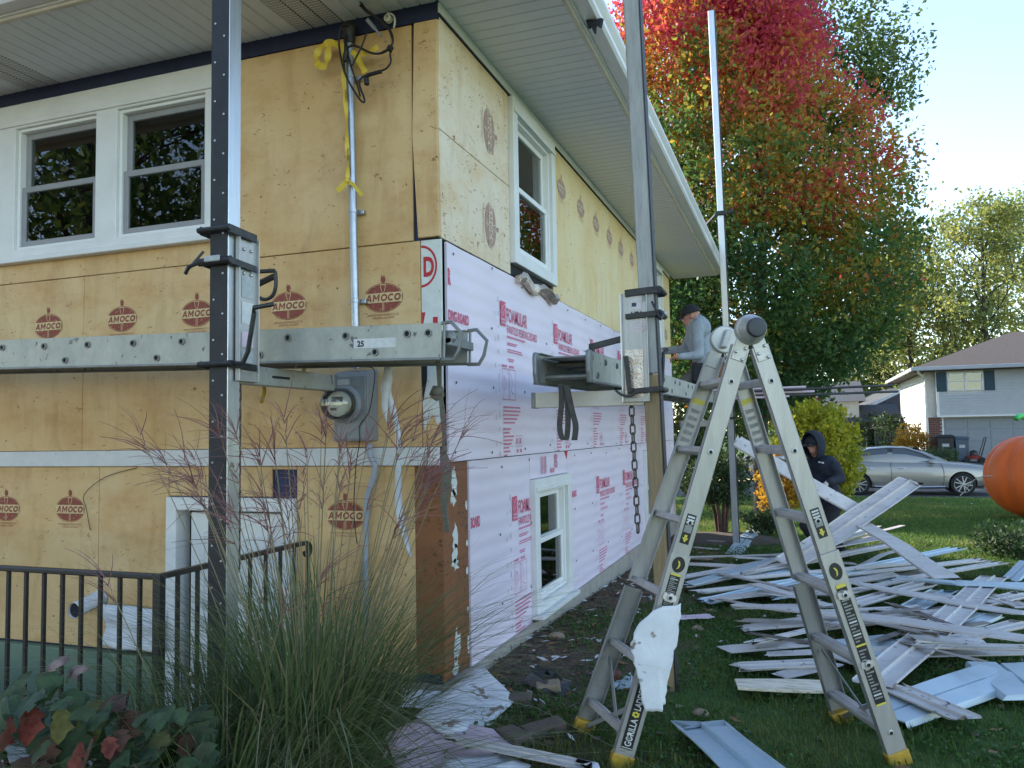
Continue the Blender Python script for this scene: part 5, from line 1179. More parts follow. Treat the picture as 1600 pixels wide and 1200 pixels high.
# torn white sheet hung over a ladder rung
rr = random.Random(12); out = [(985, 1005), (1000, 972), (1030, 950), (1064, 942), (1061, 985), (1052, 1030), (1043, 1065), (1040, 1095), (1035, 1112), (1008, 1112), (1002, 1080), (994, 1045)]
P = [at(px, py, 'y', -.645 + .0008 * (px - 1000)) for px, py in out]; c = sum(P, Vector()) / len(P); b = MB(); rings = []
P = [P[i].lerp(P[(i + 1) % len(P)], k / 4) + V(rr.uniform(-1, 1), 0, rr.uniform(-1, 1)) * (.006 if k else .0) for i in range(len(P)) for k in range(4)]
for k in range(12):
    s = 1 - k / 12.5; rings.append([c + (p - c) * s + V(0, -.05 * (p.x * s - c.x * s) * (p.z - c.z) * s - .006 * abs(((p.z - c.z) * s * 6 + (p.x - c.x) * s * 3) % 1 - .5), 0) for i, p in enumerate(P)])
b.loft(rings, caps=False); b.face([p for p in rings[-1]]); o = b.build('torn_sheet', 'torn_white', None, smooth=True, weld=True); s_ = o.modifiers.new('s', 'SOLIDIFY'); s_.thickness = .0015; tag(o, 'torn white sheet hanging off the lowest part of the ladder', 'torn sheet')
# ------------------------------------------------------------------ the heap of torn-off siding
LAP = {'double': [(-.5, .010), (-.47, .002), (-.06, .004), (-.03, .017), (0, .015), (.02, .003), (.42, .005), (.46, .018), (.5, .016)],
       'flat': [(-.5, -.004), (-.485, .003), (.485, .003), (.5, -.006)],
       'back': [(-.5, .0), (-.46, .012), (-.02, .009), (.0, -.004), (.03, -.003), (.05, .010), (.46, .007), (.5, -.006)],
       'cream': [(-.5, .0), (-.49, .010), (.49, .010), (.5, .0)]}
def siding(p, q, wd, kind, m, label, roll=0.0, sag=0.0, rag=.03, group=None, mid=None, seed=0, name='siding_strip', cat='siding'):
    rr = random.Random(seed); p, q = Vector(p), Vector(q); d = (q - p).normalized(); s_ = d.cross(V(0, 0, 1)).normalized(); n = s_.cross(d)
    c_, k_ = math.cos(roll), math.sin(roll); sv = s_ * c_ + n * k_; nv = n * c_ - s_ * k_
    prof = LAP[kind]; N = 12; rings = []; L = (q - p).length; wv = rr.uniform(-.5, .5); lf = min(1, L / 2.2) ** 2; bx, kk, kp = rr.uniform(-.03, .03) * lf, rr.uniform(.0, .022) * lf, rr.uniform(.25, .75)
    for i in range(N + 1):
        t = i / N; c = p.lerp(q, t) + V(0, 0, 1) * (-sag * 4 * t * (1 - t)) + sv * (.012 * lf * math.sin(t * 5 + wv * 6) + bx * 4 * t * (1 - t)) + V(0, 0, 1) * kk * max(0, 1 - abs(t - kp) / .22)
        if mid is not None: c = p.lerp(Vector(mid), t * 2) if t < .5 else Vector(mid).lerp(q, t * 2 - 1)
        tw = .16 * wv * math.sin(t * 3.1 + wv); ring = []
        for (u, v) in prof + [(u, v - .0035) for u, v in reversed(prof)]:
            e = c + sv * u * wd + nv * (v * 1.5 * (wd / .23) + u * wd * tw)
            if i in (0, N): e += d * (rr.uniform(-rag, rag) * (.4 + abs(u)) * 2)
            ring.append(e)
        rings.append(ring)
    b = MB(); b.loft(rings); o = b.build(name, m, None, smooth=25)
    return tag(o, label, cat, group)
PG = 'siding strips in the heap'
GEN = 'long white siding strip lying in the tangled heap on the lawn'
def S(x1, y1, z1, x2, y2, z2, wd, kind='double', m='siding_white', label=None, **kw):
    S.k += 1
    if not label:       # say which one: look first, then place
        L = math.hypot(x2 - x1, y2 - y1); mx, my = (x1 + x2) / 2, (y1 + y2) / 2
        label = ('short ' if L < 110 else 'long ' if L > 230 else 'middling ') + ('narrow ' if wd < .125 else 'wide ' if wd > .21 else '') + {'siding_white': 'white', 'siding_grain': 'scuffed', 'siding_back': 'pale blue', 'siding_edge': 'dark'}[m] + ' ' + {'double': 'grooved', 'flat': 'flat', 'back': 'upturned'}[kind] + ' siding strip '
        label += ('at the back' if my < 880 else 'behind the middle' if my < 918 else 'in the middle' if my < 962 else 'in front') + ' of the heap ' + ('near the house' if mx < 1185 else 'between ladder legs' if mx < 1285 else 'beside the ladder' if mx < 1400 else 'below the car' if mx < 1500 else 'at picture edge')
    if label in S.seen: label = label.replace('siding strip', 'siding sliver' if wd < .125 else 'siding length')
    S.seen.add(label)
    return siding(onground(x1, y1, z1 + .035), onground(x2, y2, z2 + .035), wd * .88, kind, m, label, group=PG, seed=S.k, **kw)
S.k = 0; S.seen = set()
# far layer, left wing fanning out towards the house
S(1062, 880, .02, 1190, 886, .05, .16, 'flat'); S(1064, 872, .03, 1235, 868, .08, .20); S(1048, 907, .03, 1368, 838, .16, .19, m='siding_grain', sag=.03); S(1066, 918, .02, 1395, 852, .14, .22)
S(1075, 912, .06, 1360, 822, .22, .16, 'flat', 'siding_back', sag=.02); S(1091, 926, .03, 1531, 876, .12, .20, label='long white siding strip whose torn end reaches the far lawn side of the heap'); S(1104, 942, .02, 1498, 858, .15, .22, 'double', 'siding_back')
S(1120, 936, .05, 1400, 896, .10, .15, 'flat', 'siding_grain'); S(1160, 905, .07, 1440, 880, .12, .18); S(1090, 900, .02, 1260, 890, .06, .20, 'back', 'siding_back')
S(1150, 870, .10, 1330, 880, .05, .12, 'flat'); S(1210, 868, .12, 1372, 842, .18, .14, 'flat', 'siding_grain'); S(1240, 900, .05, 1420, 905, .06, .22, 'back', 'siding_back'); S(1185, 925, .04, 1330, 930, .04, .2, m='siding_grain')
S(1230, 880, .10, 1385, 848, .22, .05, 'flat', 'siding_edge', label='thin dark trim strip crossing the back of the heap'); S(1100, 935, .02, 1240, 925, .05, .12, 'flat', 'siding_grain')
S(1270, 862, .16, 1372, 822, .26, .10, 'flat'); S(1290, 848, .18, 1409, 821, .22, .08, 'flat', 'siding_grain')
o = siding(onground(1146, 868, .0), onground(1203, 818, .0) + V(0, 0, .12), .22, 'back', 'siding_back', 'pale blue siding offcut curling up beside the dark shrub', seed=91, group=PG, rag=.03)
o = siding(onground(1228, 884, .14), atd(1424, 754, 9.0), .28, 'double', 'siding_white', 'grooved siding strip tilted up out of the heap towards the parked car', seed=92, group=PG, rag=.03, roll=-.35)
# strip held by the kneeling worker is placed with the people; near layers
S(1181, 912, .12, 1300, 948, .08, .13, 'flat'); S(1325, 948, .05, 1445, 914, .10, .25, label='wide grooved siding strip framing the gap of bare grass in the heap'); S(1345, 912, .13, 1600, 958, .11, .15, 'flat', sag=.01)
S(1310, 930, .06, 1560, 880, .10, .18); S(1400, 905, .08, 1600, 918, .09, .20, 'back', 'siding_back'); S(1390, 970, .03, 1475, 925, .06, .24, 'double', 'siding_back'); S(1150, 948, .06, 1330, 945, .07, .13, 'flat', 'siding_grain')
S(1300, 968, .05, 1480, 955, .07, .16, 'flat', 'siding_grain'); S(1480, 958, .05, 1600, 930, .09, .22); S(1420, 925, .10, 1600, 945, .09, .10, 'flat', 'siding_grain'); S(1525, 925, .08, 1600, 950, .08, .2, 'double')
o = S(1464, 985, .07, 1557, 903, .11, .25, label='wide clean double siding strip crossing on top of the right side of the heap', rag=.015)
o = S(1150, 944, .14, 1606, 997, .20, .15, 'flat', label='longest smooth trim board lying right across the top of the heap', sag=-.01, rag=.012)
S(1162, 970, .02, 1262, 976, .05, .15, 'double'); S(1163, 981, .01, 1272, 972, .08, .17, 'back', label='buckled siding scrap with a split end behind the ladder', rag=.06); S(1256, 985, .04, 1440, 965, .08, .17, m='siding_grain')
S(1130, 1014, .01, 1280, 1002, .05, .17, 'flat', label='flat white trim board pointing at the ladder from the near heap'); S(1203, 1021, .03, 1400, 1012, .05, .10, 'flat'); S(1250, 1000, .06, 1320, 1010, .06, .09, 'flat', 'siding_edge')
S(1157, 1044, .01, 1290, 1038, .03, .20, 'double'); S(1220, 1055, .02, 1300, 1036, .03, .12, 'flat', 'siding_grain')
o = siding(onground(1150, 1070, .055), onground(1302, 1074, .055), .16, 'cream', 'cream_woodgrain', 'cream wood grained board lying flat in front of the heap', seed=55, rag=.003)
S(1290, 1020, .03, 1405, 1055, .04, .10, 'flat', 'siding_grain'); S(1300, 1010, .04, 1390, 1000, .05, .20, 'back', 'siding_back'); S(1330, 1030, .02, 1430, 1000, .06, .14, 'back', 'siding_back', label='narrow pale blue siding scrap half hidden behind the front ladder leg')
o = S(1366, 1070, .06, 1456, 990, .08, .25, label='wide double siding strip leaning in front by the ladder foot', rag=.015); S(1432, 1010, .07, 1604, 1014, .09, .16); S(1435, 997, .10, 1532, 1004, .09, .17, 'flat'); S(1500, 1000, .05, 1600, 975, .1, .2)
S(1420, 1022, .02, 1604, 1018, .03, .12, 'flat', 'siding_grain'); S(1385, 1060, .0, 1450, 1010, .01, .07, 'flat', 'cream_woodgrain', label='narrow cream lath under the near strips of the heap')
o = S(1376, 1122, .015, 1568, 1052, .03, .30, 'back', 'siding_back', label='broad pale blue siding back lying face down at the near edge of the heap', rag=.01); o = S(1388, 1073, .05, 1506, 1124, .035, .20, label='grooved siding strip lying across the pale blue one nearest the ladder foot', rag=.02)
S(1560, 1040, .03, 1625, 1090, .03, .40, 'back', 'siding_back', label='broad pale blue siding back cut by the right picture edge'); S(1498, 911, .12, 1604, 916, .13, .22, 'back', 'siding_back'); S(1580, 905, .0, 1605, 880, .14, .2, 'back', 'siding_back')
S(1545, 960, .06, 1480, 985, .02, .22, 'back', 'siding_back'); S(1405, 990, .04, 1540, 972, .06, .07, 'flat', 'siding_edge')
o = siding(onground(1096, 1138, .05), onground(1182, 1213, .055), .26, 'double', 'siding_back', 'pale two lap siding piece lying alone in the near grass', seed=77, rag=.03)
o = siding(onground(1062, 964, .05), onground(1108, 962, .05), .12, 'flat', 'torn_pink', 'small lilac foam offcut on the grass behind the torn sheet', seed=78, rag=.02, name='foam_offcut', cat='offcut')
for k in range(16):     # thin torn lengths tangled through it
    rr = random.Random(500 + k); x = rr.uniform(1120, 1480); y = rr.uniform(880, 1010); L = rr.uniform(70, 170); dy = rr.choice((-1, 1)) * rr.uniform(5, 45)
    S(x, y, .08, x + L, y + dy, rr.uniform(.06, .16), rr.uniform(.05, .10), rr.choice(('double', 'flat')), rr.choice(('siding_white', 'siding_grain', 'siding_grain', 'siding_edge')), rag=.045, **({}))
for k in range(5):     # half hidden ones down in the heap
    rr = random.Random(200 + k); x = rr.uniform(1180, 1500); y = rr.uniform(905, 990); L = rr.uniform(90, 190); S(x, y, .02, x + L, y + rr.uniform(-28, 24), .04, rr.uniform(.1, .22), rr.choice(('double', 'flat', 'back')), rr.choice(('siding_white', 'siding_grain', 'siding_back')))
siding(onground(1052, 842, .04), onground(1132, 846, .05), .12, 'flat', 'siding_edge', 'weathered brown lath lying before the dark shrub', seed=401, rag=.02, name='lath', cat='lath'); siding(onground(1048, 852, .03), onground(1120, 858, .03), .10, 'flat', 'siding_grain', 'scuffed siding scrap on the soil before the dark shrub', seed=402, rag=.03); siding(onground(1040, 868, .03), onground(1110, 874, .03), .14, 'flat', 'stone_tan', 'tan board lying on the soil between ladder and shrub', seed=403, rag=.02, name='board', cat='board')
# ---- torn white sheets and scraps in the near corner
def sheet(name, label, pts, m, z=.03, seed=1, cat='torn sheet', bump=.02, tilt=None):
    rr = random.Random(seed); P = [onground(px, py, zz) for px, py, zz in pts]; c = sum(P, Vector()) / len(P); b = MB(); rings = []
    dense = []
    for i in range(len(P)):
        for k in range(3): dense.append(P[i].lerp(P[(i + 1) % len(P)], k / 3) + (V(rr.uniform(-1, 1), rr.uniform(-1, 1), rr.uniform(-.3, .3)) * .008 if k else V(0, 0, 0)))
    for k, s in enumerate((1, .75, .5, .25)): rings.append([c + (p - c) * s + V(0, 0, rr.uniform(-bump, bump) * (k > 0) * .5) for p in dense])
    b.loft(rings, caps=False); b.face(rings[-1]); o = b.build(name, m, None, smooth=35, weld=True); s_ = o.modifiers.new('s', 'SOLIDIFY'); s_.thickness = .004
    return tag(o, label, cat)
sheet('torn_sheet', 'white sheet with a sharp corner leaning against the house corner', [(648, 1118, .06), (752, 1037, .12), (806, 1092, .04), (768, 1132, .02), (700, 1150, .05)], 'torn_white', seed=3)
sheet('torn_sheet', 'small white sheet scrap pushed under the grasses', [(628, 1074, .08), (690, 1080, .06), (672, 1105, .05), (622, 1104, .05)], 'torn_white', seed=4)
sheet('torn_sheet', 'pinkish sheet lying lowest at the foot of the grasses', [(600, 1150, .03), (660, 1120, .05), (770, 1140, .04), (800, 1165, .03), (700, 1215, .03), (620, 1215, .03)], 'torn_pink', seed=5)
sheet('torn_sheet', 'white crumpled sheet at the bottom picture edge', [(690, 1185, .06), (780, 1178, .05), (830, 1195, .04), (800, 1230, .03), (690, 1230, .05)], 'torn_white', seed=6)
sheet('torn_sheet', 'bright white scrap lying just left of the ladder foot', [(885, 1180, .05), (935, 1192, .05), (950, 1215, .03), (870, 1215, .03)], 'torn_white', seed=7)
sheet('torn_sheet', 'pale blue scrap on the ground behind the ladder rail', [(955, 1068, .02), (985, 1050, .03), (990, 1072, .02), (965, 1078, .01)], 'siding_back', seed=8, bump=.01)
o = siding(onground(700, 1155, .09), onground(905, 1196, .05), .09, 'double', 'siding_grain', 'dirty grey siding strip lying over the torn sheets', seed=31, rag=.04)
b = MB(); rr = random.Random(8); P = [onground(*p) for p in ((812, 1062, .02), (840, 1045, .05), (875, 1052, .06), (895, 1068, .03), (880, 1082, .02), (850, 1075, .05))]; c = sum(P, Vector()) / 6 + V(0, 0, .04)
b.loft([[c + (p - c) * s + V(0, 0, rr.uniform(-.03, .03)) for p in P] for s in (1, .6, .2)], caps=False); o = b.build('plastic_bag', 'black_plastic', None); tag(o, 'crumpled black plastic lying in the soil beside the house', 'plastic')
# bricks and stones in the bed
def brick(px, py, rz, label, m='brick_dirty', L=.20, wd=.095, h=.06, tilt=.1):
    p = onground(px, py, h * .45); b = MB(); u = V(math.cos(rz), math.sin(rz), math.sin(tilt)) ; v = V(-math.sin(rz), math.cos(rz), .06); z = u.cross(v).normalized(); b.obox(p, u.normalized() * L / 2, v.normalized() * wd / 2, z * h / 2)
    o = b.build('brick', m, None, bevel=.008, seg=2); return tag(o, label, 'brick', 'loose bricks in the bed')
brick(803, 1152, -.75, 'dirty brick nearest the torn sheets in the soil'); brick(850, 1140, .75, 'dark brick lying aslant before the yellow ladder foot'); brick(857, 1075, .35, 'pale brick with grooves beside the black plastic', 'stone_tan', .13); brick(812, 1095, .2, 'small half buried brick behind the white sheet corner', 'brick_dirty', .12)
brick(948, 1058, .1, 'red brick behind the left ladder rail', 'brick_red', .16, .08, .05)
def stone(px, py, r, label):
    p = onground(px, py, r * .35); b = MB(); b.sphere(p, r, 10, 7, sx=1.2, sz=.65); o = b.build('stone', 'stone_tan', None, smooth=True); tag(o, label, 'stone', 'loose stones')
stone(1095, 1115, .035, 'round tan stone in the grass right of the torn sheet'); stone(1112, 955, .03, 'round tan stone by the lilac offcut'); stone(1090, 983, .04, 'brown stone below the lilac offcut'); stone(1060, 1105, .02, 'tiny stone hidden in the grass near the torn sheet')
stone(870, 995, .05, 'flat stone along the middle of the soil bed'); stone(935, 905, .06, 'flat stone far along the foundation')
# chips, splinters, dead leaves strewn over the bed and lawn: too many and too small to tell apart
def litter():
    n = 3200; rng = np.random.default_rng(5); V_ = []; F_ = []; M_ = []
    for k in range(n):
        y = rng.uniform(-.9, 7.5); x = abs(rng.normal(0, .55)) + .03 if k < 2400 else rng.uniform(.1, 4.2)
        if k >= 2900: x, y = rng.uniform(.5, 9), rng.uniform(5, 19.5)
        z = gh(x, y) + rng.uniform(.006, .03) * (1.6 if k >= 2900 else 1); L = rng.uniform(.012, .05); wd = rng.uniform(.004, .018); a = rng.uniform(0, 6.28); ti = rng.uniform(-.5, .5)
        u = np.array([math.cos(a), math.sin(a), ti * .6]) * L; v = np.array([-math.sin(a), math.cos(a), rng.uniform(-.5, .5)]) * wd; o = len(V_); c = np.array([x, y, z])
        V_ += [c - u, c - v * 1.0 + u * .1, c + u, c + v - u * .2]; F_.append((o, o + 1, o + 2, o + 3)); r = rng.random(); M_.append(1 if r < .10 else (2 if r < .45 else 0))
    o = fastmesh('litter', V_, F_, ['chip_brown', 'chip_white', 'chip_leaf'], matidx=M_); tag(o, 'splinters, chips and dead leaves strewn over the soil and lawn', 'litter', kind='stuff')
litter()
for k, (px, py, L, a) in enumerate(((905, 1000, .16, .4), (930, 1050, .09, 1.2), (935, 1002, .08, 2.0), (985, 1016, .1, 0.1), (870, 1030, .07, .9))):
    p = onground(px, py, .012); b = MB(); u = V(math.cos(a), math.sin(a), .05); q = p + u * L * .5; b.ribbon([p - u * L * .5, p + V(.01, .02, .012), q, q + V(.03, .01, .01)], V(-math.sin(a), math.cos(a), 0) * .008); o = b.build('white_splinter', 'chip_white', None, recalc=False); s_ = o.modifiers.new('s', 'SOLIDIFY'); s_.thickness = .002
    tag(o, ('longest thin white splinter lying bent on the soil bed', 'short white splinter before the left ladder rail', 'small white splinter left of the ladder rail', 'flat white splinter just behind the left ladder rail', 'white splinter nearest the foundation wall')[k], 'splinter', 'white splinters on the soil')
# ------------------------------------------------------------------ people
def figure(name, label, base, caps, mats_, voxel=.011, smooth=4):
    """one continuous body: tapered limbs fused by a voxel remesh; caps = (p, q, r1, r2, material, kind)"""
    b = MB()
    for p, q, r1, r2, mi in caps:
        p, q = Vector(p), Vector(q); d = (q - p); L = d.length
        if L < 1e-4: b.sphere(p, r1, 14, 10); continue
        d.normalize(); prof = []
        for k in range(5): a = rad(-88 + k * 22); prof.append((r1 * math.cos(a), r1 * math.sin(a)))
        for k in range(5): a = rad(k * 22); prof.append((r2 * math.cos(a), L + r2 * math.sin(a)))
        b.lathe(p, d, prof, 14)
    o = b.build('tmp', mats_[0], None, base=base)
    m = o.modifiers.new('r', 'REMESH'); m.mode = 'VOXEL'; m.voxel_size = voxel
    m = o.modifiers.new('s', 'SMOOTH'); m.iterations = smooth; m.factor = .5
    bpy.context.view_layer.update(); dg = bpy.context.evaluated_depsgraph_get(); me = bpy.data.meshes.new_from_object(o.evaluated_get(dg)); bpy.data.objects.remove(o)
    me.materials.clear()
    for mm in mats_: me.materials.append(MATS[mm])
    n = len(me.polygons); c = np.zeros(n * 3); me.polygons.foreach_get('center', c); c = c.reshape(-1, 3) + np.array(base)
    best = np.full(n, 1e9); idx = np.zeros(n, np.int32)
    for p, q, r1, r2, mi in caps:
        p = np.array(p, float); q = np.array(q, float); d = q - p; L2 = max(d @ d, 1e-9); t = np.clip(((c - p) @ d) / L2, 0, 1); dist = np.linalg.norm(c - (p + t[:, None] * d), axis=1) - (r1 + (r2 - r1) * t)
        k = dist < best; best[k] = dist[k]; idx[k] = mi
    me.polygons.foreach_set('material_index', idx); me.polygons.foreach_set('use_smooth', [True] * n); me.update(); me.name = 'body'
    T = thing(name, label, 'person', base); o = bpy.data.objects.new('body', me); COL.objects.link(o); o.parent = T
    return T
def hand(wrist, d, up, mi, curl=.6, thumb=1):
    """palm, four unequal curled fingers and a thumb leaving the side of the palm"""
    w_ = Vector(wrist); d = Vector(d).normalized(); up = Vector(up); up = (up - d * up.dot(d)).normalized(); s_ = d.cross(up); out = [(w_, w_ + d * .05, .026, .030, mi), (w_ + d * .05 + s_ * .022, w_ + d * .05 - s_ * .022, .020, .020, mi)]
    for k, L in enumerate((.068, .076, .070, .055)):
        r0 = w_ + d * .085 + s_ * (.031 - .021 * k); a = r0 + (d * math.cos(curl * .5) - up * math.sin(curl * .5)) * L * .5; e = a + (d * math.cos(curl * 1.6) - up * math.sin(curl * 1.6)) * L * .5
        out += [(w_ + d * .05 + s_ * (.026 - .018 * k), r0, .012, .0105, mi), (r0, a, .0105, .0095, mi), (a, e, .0095, .0085, mi)]
    t0 = w_ + d * .025 + s_ * thumb * .026; t1 = t0 + (d * .7 + s_ * thumb * .7).normalized() * .045; out += [(t0, t1, .014, .011, mi), (t1, t1 + (d * .95 - up * .3).normalized() * .03, .011, .009, mi)]
    return out
def head(c, f, mi_skin, mi_hair, tilt=0):
    """skull, jaw, nose, ears; c = centre, f = facing"""
    c = Vector(c); f = Vector(f).normalized(); Z = V(0, 0, 1); s_ = f.cross(Z).normalized(); u = s_.cross(f).normalized()
    return [(c - f * .025 + u * .02, c + f * .02 + u * .03, .088, .082, mi_skin), (c + f * .035 - u * .055, c + f * .045 - u * .07, .052, .042, mi_skin), (c + f * .092 + u * .005, c + f * .105 - u * .022, .011, .015, mi_skin), (c + s_ * .082 - u * .005, c + s_ * .086 - u * .03, .017, .012, mi_skin), (c - s_ * .082 - u * .005, c - s_ * .086 - u * .03, .017, .012, mi_skin), (c + f * .09 - u * .052, c + f * .09 - u * .054, .013, .013, mi_skin)], s_, u
def face_parts(T, c, f, s_, u, glasses=False):
    for sg in (-1, 1):
        b = MB(); b.sphere(c + f * .088 + s_ * sg * .032 + u * .012, .011, 8, 6); b.build('eye', 'dial_white', T, smooth=True)
    if glasses:
        b = MB()
        for sg in (-1, 1): b.sphere(c + f * .102 + s_ * sg * .034 + u * .012, .026, 10, 6, sz=.75); b.tube([c + f * .10 + s_ * sg * .058 + u * .015, c + f * .0 + s_ * sg * .088 + u * .012], .003, 5)
        b.tube([c + f * .115 + s_ * .012 + u * .018, c + f * .115 - s_ * .012 + u * .018], .004, 5); b.build('glasses', 'lens_dark', T, smooth=True)
def cap(T, c, f, s_, u, m='cap_black', brim=.085):
    b = MB(); c2 = c + u * .022; rings = []
    for k in range(7):
        a = rad(k * 14.5); r = math.cos(a) * .113; rings.append([c2 + u * math.sin(a) * .112 + (f * math.cos(t) * 1.08 + s_ * math.sin(t)) * r - f * .008 for t in (2 * math.pi * j / 16 for j in range(16))])
    b.loft(rings); cp = b.build('cap', m, T, smooth=True)
    b = MB(); top = []; 
    for k in range(9): a = rad(-62 + k * 15.5); top.append((math.cos(a), math.sin(a)))
    inner = [c2 + f * x * .098 + s_ * y * .092 + u * .008 for x, y in top]; outer = [c2 + f * (x * .098 + brim * math.cos(y * 1.2)) + s_ * y * .085 - u * .014 for x, y in top]
    b.add(inner + outer + [p + u * .006 for p in inner] + [p + u * .006 for p in outer], [(i, i + 1, i + 10, i + 9) for i in range(8)] + [(18 + i, 19 + i, 28 + i, 27 + i) for i in range(8)] + [(9 + i, 10 + i, 28 + i, 27 + i) for i in range(8)]); b.build('brim', m, T, smooth=True)
    return cp
# --- man in grey hoodie kneeling on the side plank, working at the wall
f = V(-.97, -.24, 0).normalized(); s_ = f.cross(V(0, 0, 1)).normalized(); base = V(.74, 5.33, L2(5.3, .085, 0).z)
zt = base.z; P = lambda a, s, z: V(base.x, base.y, 0) + f * a + s_ * s + V(0, 0, z)
hz = 2.155; hc = atd(1079, 494, 9.15)
hip = P(-.12, 0, hz); chest = P(-.06, 0, hz + .42); neck = P(.02, 0, hz + .54)
caps = []
for sg in (-1, 1):      # legs folded: knees forward on the plank, shins back
    h_ = P(-.12, sg * .09, hz - .02); kn = P(.12, sg * .11, zt + .065); ft = P(-.28, sg * .11, zt + .055)
    caps += [(h_, kn, .09, .062, 2), (kn, ft, .058, .042, 2), (ft, ft - f * .10 + V(0, 0, -.0), .043, .036, 5)]
caps += [(hip - s_ * .06, hip + s_ * .06, .125, .125, 0), (hip + V(0, 0, .06), chest - V(0, 0, .1), .14, .155, 0), (chest - s_ * .09, chest + s_ * .09, .135, .135, 0), (chest + V(0, 0, .06) - s_ * .12, chest + V(0, 0, .06) + s_ * .12, .085, .085, 0), (neck - V(0, 0, .08), neck + V(0, 0, .03), .075, .06, 0), (neck, hc - V(0, 0, .06), .052, .05, 1)]
caps += [(neck - f * .07 + V(0, 0, -.01), neck - f * .11 - V(0, 0, .09), .075, .06, 0), (neck - f * .05 - s_ * .07, neck - f * .05 + s_ * .07, .05, .05, 0)]          # hood lying on the back
hw1 = atd(1057, 557, 9.0); shN = P(-.03, .20, hz + .44); shF = P(-.03, -.20, hz + .44)
if shN.y > shF.y: shN, shF = shF, shN
elN = atd(1092, 555, 9.0); caps += [(shN, elN, .068, .055, 0), (elN, hw1 + V(.05, 0, 0), .055, .038, 0)] + hand(hw1 + V(.045, 0, .0), (-1, .05, -.12), (0, 0, 1), 1, .9)
elF = P(.20, -.22 if shF is not shN else .22, hz + .22); elF.y = shF.y + .06; hF = V(.12, elF.y + .02, hz + .20); caps += [(shF, elF, .066, .054, 0), (elF, hF, .052, .036, 0)] + hand(hF, (-1, 0, .1), (0, 0, 1), 1, .7)
hp, hs, hu = head(hc, (f + V(0, 0, -.28)), 1, 3); caps += hp; hf = (f + V(0, 0, -.28)).normalized()
caps += [(hc - hf * .05 - hu * .03, hc - hf * .045 - hu * .05, .068, .06, 3)]
W1 = figure('person', 'person in grey hoodie and black cap kneeling on the side plank', base, caps, ['hoodie_grey', 'skin', 'jeans_dusty', 'cap_black', 'leather_tan', 'boot'])
face_parts(W1, hc, hf, hs, hu, True); cap(W1, hc, hf, hs, hu)
b = MB(); bz = hz + .0
ring = [P(-.12 + .155 * math.cos(t), .165 * math.sin(t), bz) for t in (2 * math.pi * k / 20 for k in range(20))]
b.loft([[p + V(0, 0, dz) for p in ring] for dz in (-.02, .03)], caps=False); tb = b.build('tool_belt', 'leather_tan', W1, smooth=True)
yn = 1 if P(0, .2, 0).y < P(0, -.2, 0).y else -1
for a, w_ in ((-.20, .10), (-.02, .07)):
    b = MB(); b.obox(P(a, yn * .185, bz - .10), f * w_, s_ * .035, V(0, 0, .11)); b.build('tool_pouch', 'leather_tan' if a < -.1 else 'cap_black', tb, bevel=.02, seg=2)
b = MB(); pb = P(-.225, yn * .05, hz + .34)
for k in range(4): b.obox(P(-.222, yn * (.0 + .035 * k), hz + .375), f * .002, s_ * .012, V(0, 0, .010))
b.build('back_print', 'ink_black', W1)
# --- person in dark hooded jacket dragging a siding board
gz = gh(2, 6.1) ; f = V(-.80, -.60, 0).normalized(); s_ = f.cross(V(0, 0, 1)).normalized(); base = V(2.07, 6.18, gz); P = lambda a, s, z: V(base.x, base.y, 0) + f * a + s_ * s + V(0, 0, z)
hc = atd(1272, 694, 9.45); hz = hc.z - .70; hip = P(-.10, 0, hz); chest = P(-.02, 0, hz + .42); neck = P(.03, 0, hz + .54); caps = []
for sg in (-1, 1):
    h_ = P(-.10, sg * .10, hz - .02); kn = P(.10 + .05 * sg, sg * .13, gz + .40); an = P(-.12 + .06 * sg, sg * .14, gz + .09)
    caps += [(h_, kn, .098, .066, 2), (kn, an, .064, .046, 2), (an - V(0, 0, .03), an + f * .15 - V(0, 0, .05), .045, .038, 5)]
caps += [(hip - s_ * .06, hip + s_ * .06, .13, .13, 0), (hip + V(0, 0, .06), chest - V(0, 0, .1), .15, .165, 0), (chest - s_ * .10, chest + s_ * .10, .145, .145, 0), (chest + V(0, 0, .06) - s_ * .14, chest + V(0, 0, .06) + s_ * .14, .09, .09, 0), (neck - V(0, 0, .09), neck + V(0, 0, .04), .085, .075, 0), (neck, hc - V(0, 0, .06), .06, .055, 1)]
hL = atd(1292, 757, 9.15); shL = P(-.02, -.22, hz + .44); shR = P(-.02, .22, hz + .44)
if shL.x < shR.x: shL, shR = shR, shL
elL = atd(1313, 748, 9.3); caps += [(shL, elL, .078, .064, 0), (elL, hL + V(.03, .01, .03), .064, .046, 0)] + hand(hL + V(.02, 0, .03), (-.75, -.1, -.65), (-.6, -.3, .7), 4, 1.0)
hR = atd(1228, 716, 9.25); elR = atd(1241, 742, 9.45); caps += [(shR, elR, .078, .062, 0), (elR, hR + V(.03, 0, -.02), .06, .045, 0)] + hand(hR + V(.02, 0, -.01), (-.9, -.2, .3), (0, -.2, 1), 4, 1.0, -1)
hf = V(-.62, -.76, -.16).normalized(); hp, hs, hu = head(hc, hf, 1, 3); caps += hp
W2 = figure('person', 'person in dark hooded jacket and sunglasses dragging a siding strip from the heap', base, caps, ['jacket_navy', 'skin', 'trousers_dark', 'cap_black', 'glove_white', 'boot'])
face_parts(W2, hc, hf, hs, hu, True); cap(W2, hc + hu * -.012, hf, hs, hu, brim=.07)
b = MB(); rings = []     # the hood: a shell open at the face
for k in range(9):
    a = rad(-20 + k * 22); r_ = .135 + .012 * math.sin(a)
    rings.append(None)
rings = []
